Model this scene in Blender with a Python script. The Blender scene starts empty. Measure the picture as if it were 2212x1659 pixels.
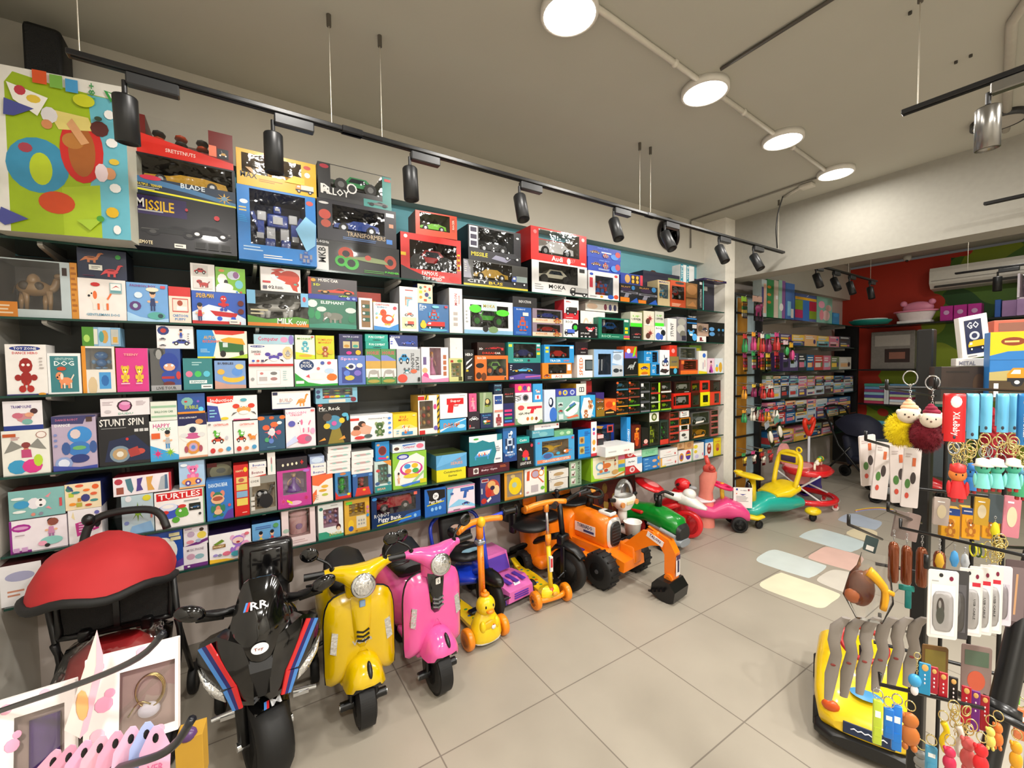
import bpy, bmesh, math, random
from math import sin, cos, pi, radians
from mathutils import Matrix, Vector
random.seed(11)
SC = bpy.context.scene
COL = SC.collection

# ---------------------------------------------------------------- camera
F = 912.317
RW = ((0.8393300848795451, -0.03182435119848027, 0.5426898002421748),
      (-0.543490154005807, -0.02712852714580594, 0.8389770530316331),
      (-0.011977525405522852, -0.9991252442440313, -0.04006601052594327))
CAM = Vector((0, 0, 1.6))
cd = bpy.data.cameras.new('camera'); cam = bpy.data.objects.new('camera', cd); COL.objects.link(cam)
cd.sensor_width = 36; cd.lens = F / 2212 * 36; cd.clip_start = .05
cam.matrix_world = Matrix(((RW[0][0], -RW[0][1], -RW[0][2], 0), (RW[1][0], -RW[1][1], -RW[1][2], 0),
                           (RW[2][0], -RW[2][1], -RW[2][2], 1.6), (0, 0, 0, 1)))
SC.camera = cam
SC.view_settings.view_transform = 'Standard'; SC.view_settings.look = 'None'
SC.view_settings.exposure = 0.22; SC.view_settings.gamma = 1; SC.view_settings.use_curve_mapping = False

def ray(px, py):
 a, b = px - 1106, py - 829.5
 return Vector([r[0] * a + r[1] * b + r[2] * F for r in RW])
def at(px, py, ax, val):
 """where the sight line of a photo pixel meets the plane axis=val (used to measure real positions)"""
 d = ray(px, py); return CAM + d * ((val - CAM[ax]) / d[ax])

# ---------------------------------------------------------------- world and lamps
w = bpy.data.worlds.new('World'); SC.world = w; w.use_nodes = True
w.node_tree.nodes['Background'].inputs[0].default_value = (1, .95, .88, 1)
w.node_tree.nodes['Background'].inputs[1].default_value = 0.05
CEIL = 3.15
LAMPS = [(1.25, 1.44), (2.24, 1.44), (3.17, 1.46), (4.08, 1.48), (.25, 1.44),
         (1.25, -.7), (2.9, -.7), (-.2, -1.0), (1.25, -2.2), (3.2, -2.2)]
LAMP_W = 13
FARL = [(5.6, .9), (6.9, .9)]
for i, (x, y) in enumerate(LAMPS + FARL):
 ld = bpy.data.lights.new('ceiling_lamp_light', 'AREA'); ld.shape = 'DISK'; ld.size = .2
 ld.energy = (9 if i == 3 else LAMP_W if i < 5 else 42) if i < len(LAMPS) else 8
 ld.color = (1, .96, .9)
 lo = bpy.data.objects.new('ceiling_lamp_light', ld); COL.objects.link(lo); lo.location = (x, y, CEIL - .045)

# ---------------------------------------------------------------- materials
def lin(c): return c / 12.92 if c <= .04045 else ((c + .055) / 1.055) ** 2.4
def rgb(h):
 h = h.lstrip('#')
 if len(h) == 3: h = ''.join(c + c for c in h)
 return tuple(lin(int(h[i:i + 2], 16) / 255) for i in (0, 2, 4)) + (1,)
_M = {}
def M(h, r=.45, me=0, em=0, var=.06, coat=0, sc=30, bump=0):
 key = (h, r, me, em, var, coat, sc, bump)
 if key in _M: return _M[key]
 m = bpy.data.materials.new('mat_' + h); m.use_nodes = True
 nt = m.node_tree; p = nt.nodes['Principled BSDF']
 c = rgb(h)
 p.inputs['Roughness'].default_value = r; p.inputs['Metallic'].default_value = me
 if coat: p.inputs['Coat Weight'].default_value = coat; p.inputs['Coat Roughness'].default_value = .05
 tc = nt.nodes.new('ShaderNodeTexCoord'); nz = nt.nodes.new('ShaderNodeTexNoise')
 nz.inputs['Scale'].default_value = sc; nz.inputs['Detail'].default_value = 1
 nt.links.new(tc.outputs['Object'], nz.inputs['Vector'])
 mx = nt.nodes.new('ShaderNodeMix'); mx.data_type = 'RGBA'
 mx.inputs[6].default_value = tuple(v * (1 - var) for v in c[:3]) + (1,)
 mx.inputs[7].default_value = tuple(min(1, v * (1 + var)) for v in c[:3]) + (1,)
 nt.links.new(nz.outputs['Fac'], mx.inputs[0]); nt.links.new(mx.outputs[2], p.inputs['Base Color'])
 if em:
  p.inputs['Emission Color'].default_value = c; p.inputs['Emission Strength'].default_value = em
 if bump:
  bp = nt.nodes.new('ShaderNodeBump'); bp.inputs['Strength'].default_value = bump; bp.inputs['Distance'].default_value = .01
  nt.links.new(nz.outputs['Fac'], bp.inputs['Height']); nt.links.new(bp.outputs[0], p.inputs['Normal'])
 m.diffuse_color = c
 _M[key] = m; return m
def film(name='clear_film', tint=(1, 1, 1), base=.06, rough=.08, bmp=.4):
 if name in _M: return _M[name]
 m = bpy.data.materials.new(name); m.use_nodes = True; nt = m.node_tree; nt.nodes.clear()
 o = nt.nodes.new('ShaderNodeOutputMaterial'); t = nt.nodes.new('ShaderNodeBsdfTransparent'); g = nt.nodes.new('ShaderNodeBsdfGlossy')
 t.inputs[0].default_value = tint + (1,); g.inputs['Roughness'].default_value = rough
 fr = nt.nodes.new('ShaderNodeFresnel'); fr.inputs[0].default_value = 1.5
 nz = nt.nodes.new('ShaderNodeTexNoise'); nz.inputs['Scale'].default_value = 14; tc = nt.nodes.new('ShaderNodeTexCoord')
 nt.links.new(tc.outputs['Object'], nz.inputs['Vector'])
 bp = nt.nodes.new('ShaderNodeBump'); bp.inputs['Strength'].default_value = bmp; bp.inputs['Distance'].default_value = .02
 nt.links.new(nz.outputs['Fac'], bp.inputs['Height']); nt.links.new(bp.outputs[0], g.inputs['Normal'])
 ad = nt.nodes.new('ShaderNodeMath'); ad.operation = 'ADD'; ad.inputs[1].default_value = base; ad.use_clamp = True
 nt.links.new(fr.outputs[0], ad.inputs[0])
 mx = nt.nodes.new('ShaderNodeMixShader'); nt.links.new(ad.outputs[0], mx.inputs[0])
 nt.links.new(t.outputs[0], mx.inputs[1]); nt.links.new(g.outputs[0], mx.inputs[2]); nt.links.new(mx.outputs[0], o.inputs[0])
 _M[name] = m; return m
def mm(m, **k): return M(m, **k) if isinstance(m, str) else m

# ---------------------------------------------------------------- mesh kit
_TX = {}
def glyphs(s, bold=True):
 if (s, bold) in _TX: return _TX[(s, bold)]
 cu = bpy.data.curves.new('t', 'FONT'); cu.body = s; cu.resolution_u = 1; cu.size = 1
 if bold: cu.offset = .018
 ob = bpy.data.objects.new('t', cu); COL.objects.link(ob)
 me = ob.to_mesh(); vs = [(v.co.x, v.co.y) for v in me.vertices]; fs = [tuple(p.vertices) for p in me.polygons]
 ob.to_mesh_clear(); bpy.data.objects.remove(ob); bpy.data.curves.remove(cu)
 if vs:
  x0 = min(v[0] for v in vs); x1 = max(v[0] for v in vs); y0 = min(v[1] for v in vs); y1 = max(v[1] for v in vs)
  vs = [((a - x0) / (x1 - x0 + 1e-9) - .5, (b - y0) / (y1 - y0 + 1e-9) - .5) for a, b in vs]
 _TX[(s, bold)] = (vs, fs); return vs, fs

def frame_of(d):
 d = Vector(d).normalized(); a = Vector((0, 0, 1)) if abs(d.z) < .9 else Vector((1, 0, 0))
 u = a.cross(d).normalized(); return u, d.cross(u), d
def smoothpts(pts, k=4, closed=False):
 P = [Vector(p) for p in pts]; n = len(P); out = []
 rng = range(n) if closed else range(n - 1)
 for i in rng:
  a = P[(i - 1) % n] if closed or i else P[0]; b = P[i]; c = P[(i + 1) % n]; d = P[(i + 2) % n] if closed or i + 2 < n else P[-1]
  for j in range(k):
   t = j / k
   out.append(.5 * ((2 * b) + (c - a) * t + (2 * a - 5 * b + 4 * c - d) * t * t + (3 * b - a - 3 * c + d) * t ** 3))
 if not closed: out.append(P[-1])
 return out
class B:
 def __init__(s, T=None): s.v = []; s.f = []; s.m = []; s.s = []; s.ms = []; s.T = T or Matrix.Identity(4)
 def mi(s, m):
  m = mm(m)
  if m not in s.ms: s.ms.append(m)
  return s.ms.index(m)
 def add(s, vs, fs, m, sm=False):
  o = len(s.v); s.v += [s.T @ Vector(v) for v in vs]; k = s.mi(m)
  for f in fs: s.f.append(tuple(i + o for i in f)); s.m.append(k); s.s.append(sm)
  return s
 def box(s, c, d, m, rz=0, rx=0, ry=0, bev=0, seg=2, R=None):
  x, y, z = d[0] / 2, d[1] / 2, d[2] / 2
  if bev:
   bm = bmesh.new(); bmesh.ops.create_cube(bm, size=1)
   for v in bm.verts: v.co = Vector((v.co.x * d[0], v.co.y * d[1], v.co.z * d[2]))
   bmesh.ops.bevel(bm, geom=bm.edges[:], offset=min(bev, .49 * min(d)), segments=seg, profile=.5, affect='EDGES')
   bm.verts.index_update(); vs = [v.co.copy() for v in bm.verts]; fs = [[v.index for v in f.verts] for f in bm.faces]; bm.free()
  else:
   vs = [Vector((a * x, b * y, e * z)) for e in (-1, 1) for b in (-1, 1) for a in (-1, 1)]
   fs = [(0, 2, 3, 1), (4, 5, 7, 6), (0, 1, 5, 4), (2, 6, 7, 3), (0, 4, 6, 2), (1, 3, 7, 5)]
  Q = R if R is not None else (Matrix.Rotation(rz, 3, 'Z') @ Matrix.Rotation(ry, 3, 'Y') @ Matrix.Rotation(rx, 3, 'X'))
  c = Vector(c)
  return s.add([Q @ v + c for v in vs], fs, m, bool(bev) and seg > 1)
 def cyl(s, a, b, r, m, r1=None, n=14, caps=True, sm=True):
  a = Vector(a); b = Vector(b); r1 = r if r1 is None else r1; u, v, d = frame_of(b - a)
  ring = lambda c, q: [c + (u * cos(2 * pi * i / n) + v * sin(2 * pi * i / n)) * q for i in range(n)]
  s.add(ring(a, r) + ring(b, r1), [(i, (i + 1) % n, n + (i + 1) % n, n + i) for i in range(n)], m, sm)
  if caps: s.add(ring(a, r), [tuple(range(n))[::-1]], m); s.add(ring(b, r1), [tuple(range(n))], m)
  return s
 def ell(s, c, r, m, n=14, k=9, R=None, lo=0, hi=1):
  c = Vector(c); r = (r, r, r) if not hasattr(r, '__len__') else r; vs = []; fs = []
  for j in range(k + 1):
   t = pi * (lo + (hi - lo) * j / k)
   for i in range(n):
    p = 2 * pi * i / n; q = Vector((r[0] * sin(t) * cos(p), r[1] * sin(t) * sin(p), r[2] * cos(t)))
    vs.append((R @ q if R else q) + c)
  for j in range(k):
   for i in range(n): fs.append((j * n + i, (j + 1) * n + i, (j + 1) * n + (i + 1) % n, j * n + (i + 1) % n))
  return s.add(vs, fs, m, True)
 def tube(s, pts, r, m, n=8, closed=False, k=0, caps=True):
  P = smoothpts(pts, k, closed) if k else [Vector(p) for p in pts]
  N = len(P); rr = r if hasattr(r, '__len__') else [r] * N
  if len(rr) != N: rr = [rr[0] + (rr[-1] - rr[0]) * i / (N - 1) for i in range(N)]
  vs = []; pu = None
  for i in range(N):
   d = (P[(i + 1) % N] - P[i - 1]) if closed else (P[min(i + 1, N - 1)] - P[max(i - 1, 0)])
   d = d.normalized() if d.length else Vector((0, 0, 1))
   if pu is None: u, v, _ = frame_of(d)
   else:
    u = (pu - d * pu.dot(d)); u = u.normalized() if u.length > 1e-6 else frame_of(d)[0]; v = d.cross(u)
   pu = u
   vs += [P[i] + (u * cos(2 * pi * j / n) + v * sin(2 * pi * j / n)) * rr[i] for j in range(n)]
  fs = [(i * n + j, i * n + (j + 1) % n, ((i + 1) % N) * n + (j + 1) % n, ((i + 1) % N) * n + j)
              for i in range(N if closed else N - 1) for j in range(n)]
  if caps and not closed: fs += [tuple(range(n))[::-1], tuple((N - 1) * n + j for j in range(n))]
  return s.add(vs, fs, m, True)
 def tor(s, c, ax, R, r, m, n=24, k=8):
  u, v, d = frame_of(ax); c = Vector(c)
  return s.tube([c + (u * cos(2 * pi * i / n) + v * sin(2 * pi * i / n)) * R for i in range(n)], r, m, k, True)
 def lathe(s, prof, m, c=(0, 0, 0), ax=(0, 0, 1), n=20, sm=True):
  u, v, d = frame_of(ax); c = Vector(c); vs = []
  for (r, h) in prof: vs += [c + d * h + (u * cos(2 * pi * i / n) + v * sin(2 * pi * i / n)) * r for i in range(n)]
  fs = [(j * n + i, j * n + (i + 1) % n, (j + 1) * n + (i + 1) % n, (j + 1) * n + i) for j in range(len(prof) - 1) for i in range(n)]
  if prof[0][0] > 1e-4: fs.append(tuple(range(n))[::-1])
  if prof[-1][0] > 1e-4: fs.append(tuple((len(prof) - 1) * n + i for i in range(n)))
  return s.add(vs, fs, m, sm)
 def prism(s, pts, m, o=(0, 0, 0), u=(1, 0, 0), v=(0, 0, 1), w=(0, 1, 0), sm=False):
  """2-D outline pts in plane (u,v) at o, swept by vector w"""
  o, u, v, w = Vector(o), Vector(u), Vector(v), Vector(w); n = len(pts)
  a = [o + u * p[0] + v * p[1] for p in pts]; b = [q + w for q in a]
  s.add(a + b, [tuple(range(n)), tuple(range(n, 2 * n))[::-1]], m)
  return s.add(a + b, [(i, n + i, n + (i + 1) % n, (i + 1) % n) for i in range(n)], m, sm)
 def dome(s, pts, m, o=(0, 0, 0), u=(1, 0, 0), v=(0, 0, 1), w=(0, -1, 0), h=.05, rings=4, back=0, pw=2.0, k=0):
  """outline filled with a surface that bulges by h along w; back: thickness behind"""
  o, u, v, w = Vector(o), Vector(u), Vector(v), Vector(w)
  P = smoothpts([(p[0], p[1], 0) for p in pts], k, True) if k else [Vector((p[0], p[1], 0)) for p in pts]
  n = len(P); c = sum(P, Vector()) / n; vs = []; fs = []
  if back: vs += [o + u * p.x + v * p.y - w * back for p in P]
  off = len(vs)
  for j in range(rings):
   q = 1 - j / rings
   for p in P:
    e = c + (p - c) * q; vs.append(o + u * e.x + v * e.y + w * h * (1 - q ** pw))
  vs.append(o + u * c.x + v * c.y + w * h); t = len(vs) - 1
  for j in range(rings - 1):
   for i in range(n): fs.append((off + j * n + i, off + j * n + (i + 1) % n, off + (j + 1) * n + (i + 1) % n, off + (j + 1) * n + i))
  for i in range(n): fs.append((off + (rings - 1) * n + i, off + (rings - 1) * n + (i + 1) % n, t))
  s.add(vs, fs, m, True)
  if back: s.add(vs[:2 * n], [(i, (i + 1) % n, n + (i + 1) % n, n + i) for i in range(n)] + [tuple(range(n))[::-1]], m)
  return s
 def loft(s, secs, m, caps=True, sm=True, closed=True):
  n = len(secs[0]); vs = [Vector(p) for q in secs for p in q]
  e = n if closed else n - 1
  fs = [(j * n + i, j * n + (i + 1) % n, (j + 1) * n + (i + 1) % n, (j + 1) * n + i) for j in range(len(secs) - 1) for i in range(e)]
  s.add(vs, fs, m, sm)
  if caps: s.add([Vector(p) for p in secs[0]], [tuple(range(n))[::-1]], m); s.add([Vector(p) for p in secs[-1]], [tuple(range(n))], m)
  return s
 def rloft(s, secs, m, n=16, p=2.6, axis='y', caps=True):
  """secs: (t, cx, cz, rx, rz) superellipse sections along axis y (or z: cx,cy,rx,ry; or x: cy,cz)"""
  L = []
  for (t, a, b, ra, rb) in secs:
   q = []
   for i in range(n):
    an = 2 * pi * i / n; ca, sa = cos(an), sin(an)
    e = (abs(ca) ** p + abs(sa) ** p) ** (-1 / p); x, y = a + ra * ca * e, b + rb * sa * e
    q.append((x, t, y) if axis == 'y' else (x, y, t) if axis == 'z' else (t, x, y))
   L.append(q)
  return s.loft(L, m, caps)
 def text(s, t, m, c, u, v, w, h, bold=True, rot=0):
  vs, fs = glyphs(t, bold); c, u, v = Vector(c), Vector(u), Vector(v)
  if rot: u, v = (-v, u) if rot == 1 else (v, -u) if rot == -1 else (-u, -v)
  return s.add([c + u * (a * w) + v * (b * h) for a, b in vs], fs, m)
 def build(s, name, parent=None, loc=None, rz=0, mod=None):
  me = bpy.data.meshes.new(name); me.from_pydata([tuple(v) for v in s.v], [], s.f)
  for m in s.ms: me.materials.append(m)
  me.polygons.foreach_set('material_index', s.m); me.polygons.foreach_set('use_smooth', s.s); me.update()
  o = bpy.data.objects.new(name, me); COL.objects.link(o)
  if parent: o.parent = parent
  if loc: o.location = loc
  if rz: o.rotation_euler.z = rz
  return o
def ob(name, b, parent=None, label=None):
 o = b.build(name, parent)
 if label: o['label'] = label
 return o
def tag(o, label, cat, group=None):
 o['label'] = label; o['category'] = cat
 if group: o['group'] = group
 return o
def thing(name, label, cat, loc=(0, 0, 0), rz=0, group=None, T=None):
 o = bpy.data.objects.new(name, None); COL.objects.link(o); o.empty_display_size = .1
 o.location = loc; o.rotation_euler.z = rz
 return tag(o, label, cat, group)
def struct(name, b):
 o = b.build(name); o['kind'] = 'structure'; return o
def copytree(root, loc, rz=None, label=None, group=None):
 r = root.copy(); COL.objects.link(r); r.location = loc
 if rz is not None: r.rotation_euler.z = rz
 if label: r['label'] = label
 if group: r['group'] = group
 for ch in root.children:
  c = ch.copy(); COL.objects.link(c); c.parent = r
  for g in ch.children: d = g.copy(); COL.objects.link(d); d.parent = c
 return r
def circ(n=20, r=1, ry=None, cx=0, cy=0, a0=0): return [(cx + r * cos(2 * pi * i / n + a0), cy + (ry or r) * sin(2 * pi * i / n + a0)) for i in range(n)]
def rrect(w, h, r, k=4, cx=0, cy=0):
 o = []
 for sx, sy, a in ((1, 1, 0), (-1, 1, 90), (-1, -1, 180), (1, -1, 270)):
  for i in range(k + 1):
   t = radians(a + 90 * i / k); o.append((cx + sx * (w / 2 - r) + r * cos(t), cy + sy * (h / 2 - r) + r * sin(t)))
 return o
BLK = lambda: M('0b0b0c', .35);
GLOSSBLK = M('08080a', .12, coat=.6); RUB = M('0d0d0e', .6); CHR = M('cfd2d6', .12, me=1); GOLD = M('e6d592', .2, me=1)
# ================================================================ ROOM
BW = 2.9      # back wall
BH = 2.80     # bulkhead face above the shelves
LW = -.845
FX = 8.35     # far wall
WALL = M('c3beb2', .8, var=.04, sc=6); WHITEW = M('d6d2c8', .75, var=.03, sc=6); CEILM = M('b6b4a9', .9, var=.02, sc=5)
LOWW = M('d6cac2', .55, var=.05, sc=4)
def tile_mat():
 m = bpy.data.materials.new('floor_tiles'); m.use_nodes = True; nt = m.node_tree; p = nt.nodes['Principled BSDF']
 tc = nt.nodes.new('ShaderNodeTexCoord'); mp = nt.nodes.new('ShaderNodeMapping'); nt.links.new(tc.outputs['Object'], mp.inputs[0])
 mp.inputs['Location'].default_value = (-.05 + .6, -.98 + 1.2, 0)
 br = nt.nodes.new('ShaderNodeTexBrick'); nt.links.new(mp.outputs[0], br.inputs['Vector'])
 br.offset = 0; br.squash = 1
 br.inputs['Scale'].default_value = 1; br.inputs['Brick Width'].default_value = .6; br.inputs['Row Height'].default_value = .6
 br.inputs['Mortar Size'].default_value = .0035; br.inputs['Mortar Smooth'].default_value = .3
 br.inputs['Color1'].default_value = rgb('a8a092'); br.inputs['Color2'].default_value = rgb('a39b8d'); br.inputs['Mortar'].default_value = rgb('7a7267')
 nz = nt.nodes.new('ShaderNodeTexNoise'); nz.inputs['Scale'].default_value = 2.2; nz.inputs['Detail'].default_value = 5
 nt.links.new(tc.outputs['Object'], nz.inputs['Vector'])
 cr = nt.nodes.new('ShaderNodeMapRange'); cr.inputs['To Min'].default_value = .84; cr.inputs['To Max'].default_value = 1.1
 nt.links.new(nz.outputs['Fac'], cr.inputs['Value'])
 mx = nt.nodes.new('ShaderNodeVectorMath'); mx.operation = 'SCALE'
 nt.links.new(br.outputs['Color'], mx.inputs[0]); nt.links.new(cr.outputs[0], mx.inputs['Scale']); nt.links.new(mx.outputs[0], p.inputs['Base Color'])
 rr = nt.nodes.new('ShaderNodeMapRange'); rr.inputs['To Min'].default_value = .28; rr.inputs['To Max'].default_value = .45
 nt.links.new(nz.outputs['Fac'], rr.inputs['Value']); nt.links.new(rr.outputs[0], p.inputs['Roughness'])
 return m
def mural_mat():
 m = bpy.data.materials.new('mural_paint'); m.use_nodes = True; nt = m.node_tree; p = nt.nodes['Principled BSDF']
 tc = nt.nodes.new('ShaderNodeTexCoord'); vo = nt.nodes.new('ShaderNodeTexVoronoi'); vo.inputs['Scale'].default_value = 2.2
 nt.links.new(tc.outputs['Object'], vo.inputs['Vector'])
 sx = nt.nodes.new('ShaderNodeSeparateXYZ'); nt.links.new(tc.outputs['Object'], sx.inputs[0])
 # bushes: big tree mass centred to the right, red brick colour on the left
 nz = nt.nodes.new('ShaderNodeTexVoronoi'); nz.inputs['Scale'].default_value = 3.4; nt.links.new(tc.outputs['Object'], nz.inputs['Vector'])
 a = nt.nodes.new('ShaderNodeMath'); a.operation = 'MULTIPLY_ADD'; a.inputs[1].default_value = -.55; nt.links.new(nz.outputs['Distance'], a.inputs[0])
 nt.links.new(sx.outputs['Y'], a.inputs[2])
 b = nt.nodes.new('ShaderNodeMath'); b.operation = 'MULTIPLY_ADD'; b.inputs[1].default_value = .38; nt.links.new(sx.outputs['Z'], b.inputs[0]); nt.links.new(a.outputs[0], b.inputs[2])
 st = nt.nodes.new('ShaderNodeMath'); st.operation = 'LESS_THAN'; st.inputs[1].default_value = 2.50; nt.links.new(b.outputs[0], st.inputs[0])
 gr = nt.nodes.new('ShaderNodeValToRGB'); gr.color_ramp.interpolation = 'CONSTANT'
 e = gr.color_ramp.elements; e[0].color = rgb('7d8f14'); e[1].position = .5; e[1].color = rgb('4a6f16')
 x = e.new(.62); x.color = rgb('1f4a17')
 v2 = nt.nodes.new('ShaderNodeTexNoise'); v2.inputs['Scale'].default_value = 1.7; v2.inputs['Detail'].default_value = 0; nt.links.new(tc.outputs['Object'], v2.inputs['Vector']); nt.links.new(v2.outputs['Fac'], gr.inputs[0])
 mx = nt.nodes.new('ShaderNodeMix'); mx.data_type = 'RGBA'; mx.inputs[6].default_value = rgb('b02a12')
 nt.links.new(st.outputs[0], mx.inputs[0]); nt.links.new(gr.outputs[0], mx.inputs[7]); nt.links.new(mx.outputs[2], p.inputs['Base Color'])
 p.inputs['Roughness'].default_value = .6
 return m
def quad(b, pts, m): b.add(pts, [tuple(range(len(pts)))], m)
XL, XR, YN = LW - .1, FX + .1, -3.2
b = B(); b.box(((XL + XR) / 2, (YN + 3.1) / 2, -.05), (XR - XL, 3.1 - YN, .1), tile_mat()); struct('floor', b)
b = B(); b.box(((XL + XR) / 2, (YN + 3.1) / 2, CEIL + .05), (XR - XL, 3.1 - YN, .1), CEILM); struct('ceiling', b)
b = B()
b.box(((XL + XR) / 2, BW + .05, 1.55), (XR - XL, .1, 3.1), LOWW)
b.box(((LW + 4.36) / 2, (BH + BW) / 2, (2.72 + CEIL) / 2), (4.36 - LW, BW - BH, CEIL - 2.72), WALL)
b.box(((4.7 + FX) / 2, (BH + BW) / 2, (2.62 + CEIL) / 2), (FX - 4.7, BW - BH, CEIL - 2.62), WALL)
struct('wall_back', b)
b = B(); b.box((LW - .05, (YN + 3.0) / 2, 1.55), (.1, 3 - YN, 3.1), WHITEW); struct('wall_left', b)
b = B(); b.box((FX + .05, (YN + 3) / 2, 1.55), (.1, 3 - YN, 3.1), mural_mat()); struct('wall_right', b)
b = B(); b.box(((XL + XR) / 2, YN - .05, 1.55), (XR - XL, .1, 3.1), WHITEW); struct('wall_near', b)
b = B(); b.box((4.45, (2.557 + BW) / 2, CEIL / 2), (.18, BW - 2.557, CEIL), M('e6e2d8', .7)); struct('trim_1', b)          # pillar
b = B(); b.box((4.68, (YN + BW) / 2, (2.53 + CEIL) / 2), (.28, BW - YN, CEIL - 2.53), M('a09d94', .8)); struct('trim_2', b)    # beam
# painted sky strip behind the top shelf with clouds
b = B(); b.box(((LW + 4.36) / 2, BW - .004, 2.43), (4.36 - LW, .008, .58), M('6fb0bd', .7, var=.1, sc=3))
for x, z, r in ((2.9, 2.42, .1), (3.05, 2.46, .08), (3.95, 2.4, .09), (1.95, 2.5, .1)):
 quad(b, [(x + a, BW - .0085, z + c) for a, c in circ(16, r * 1.4, r)], M('9fc9cf', .7))
x, z = 3.62, 2.47
quad(b, [(x + a, BW - .009, z + c) for a, c in circ(14, .1, .11)], M('5b3a22', .7)); quad(b, [(x + a, BW - .0095, z + c) for a, c in circ(12, .055, .06)], M('b98a4f', .7))
quad(b, [(2.72 + a, BW - .009, 2.45 + c) for a, c in circ(10, .03, .16)], M('9a7440', .7))
o = struct('trim_3', b)
# dark back board of the shelf niche and upright slotted channels
b = B(); b.box(((LW + 4.36) / 2, BW - .006, 1.42), (4.36 - LW, .012, 1.44), M('5f6260', .5, var=.08, sc=3)); struct('trim_4', b)
b = B(); b.box(((LW + 4.36) / 2, BW - .006, .04), (4.36 - LW, .012, .08), M('9a938a', .5)); struct('baseboard_back', b)
b = B(); b.box((LW + .006, (YN + BW) / 2, .04), (.012, BW - YN, .08), M('9a938a', .5)); struct('baseboard_left', b)

# ---- ceiling lamps
def lamp(x, y, on=True, label=''):
 t = thing('ceiling_lamp', label, 'ceiling light', (x, y, CEIL), group=None)
 b = B(); b.lathe([(.125, 0), (.125, -.035), (.112, -.038), (.112, -.03)], M('d8d4cc' if on else '2a2a2c', .4), n=32); ob('rim', b, t)
 b = B(); b.cyl((0, 0, -.034), (0, 0, -.0345), .112, M('fff6e6', .5, em=14) if on else M('a9a49b', .5), n=32); ob('diffuser', b, t)
names = ['lit round ceiling lamp nearest the camera, at the top edge of the photo', 'second lit round ceiling lamp along the white conduit',
         'third lit round ceiling lamp along the white conduit', 'lit round ceiling lamp at the far end nearest the white beam',
         'lit round ceiling lamp above the red stroller', 'lit round ceiling lamp behind the photographer', 'lit round ceiling lamp behind the key ring rack',
         'lit round ceiling lamp in the front corner', 'lit round ceiling lamp far behind the photographer, left', 'lit round ceiling lamp far behind the photographer, right']
for (x, y), n in zip(LAMPS, names): lamp(x, y, True, n)
lamp(4.12, .62, False, 'unlit round ceiling lamp with black rim beside the silver spotlight')
for (x, y), n in zip(FARL, ('lit round lamp in the far room nearer the beam', 'lit round lamp in the far room by the mural wall')): lamp(x, y, True, n)
# conduits
def pipe(label, pts, r=.011, col='b9b4aa', name='conduit_pipe'):
 b = B(); b.tube(pts, r, M(col, .5), 8)
 for i in range(len(pts) - 1):
  a, c = Vector(pts[i]), Vector(pts[i + 1]); n = int((c - a).length / .8)
  for k in range(1, n + 1):
   q = a.lerp(c, k / (n + 1)); b.ell(q, (r * 1.5,) * 3, M(col, .5), 8, 5)
 tag(b.build(name), label, 'pipe')
zc = CEIL - .012
pipe('white conduit along the ceiling joining the row of round lamps', [(-.6, 1.3, zc), (1.2, 1.36, zc), (4.08, 1.52, zc)], .014, 'cfcabf')
pipe('thin grey conduit running from the far lamp to the wall corner', [(4.08, 1.56, zc), (4.1, BH - .012, zc), (4.1, BH - .012, 2.85)], .008, '77726a')
pipe('dark conduit running across the ceiling from the second lamp', [(2.16, 1.3, zc), (2.14, -1.6, zc)], .009, '5c574f')
pipe('thick white conduit crossing the ceiling above the black track', [(2.2, .05, zc), (3.0, .42, zc), (4.35, .62, zc)], .02, 'b5afa3')
pipe('white pipe elbow low along the top of the left wall', [(LW + .02, 2.2, 2.93), (LW + .02, 2.75, 2.9), (LW + .15, 2.78, 2.88)], .02, 'cfcabf')
for i, (px, py) in enumerate([(2065, 132), (2097, 118), (2143, 307), (1966, 25)]):
 p = at(px, py, 2, CEIL); b = B(); b.cyl((p.x, p.y, CEIL - .012), (p.x, p.y, CEIL), .007, M('3c3833', .6), n=8)
 tag(b.build('ceiling_anchor'), ['bare ceiling anchor left of the pair by the thick conduit', 'bare ceiling anchor right of the pair by the thick conduit', 'bare ceiling anchor right of the unlit lamp', 'ceiling anchor above the hanging track wire'][i], 'anchor')
# junction box with hanging lead to the track
b = B(); b.box((4.17, 1.72, zc - .008), (.09, .1, .03), M('cfcabf', .5), bev=.006); b.tube([(4.16, 1.75, zc), (4.28, 1.95, zc)], .013, M('cfcabf', .5))
b.tube([(4.25, 1.95, zc), (4.27, 2.0, 3.0), (4.24, 2.0, 2.85), (4.33, 2.03, 2.7)], .006, M('2b2b2b', .5), 6, k=5)
tag(b.build('junction_box'), 'white ceiling junction box with black lead drooping to the track end', 'junction box')

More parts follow.
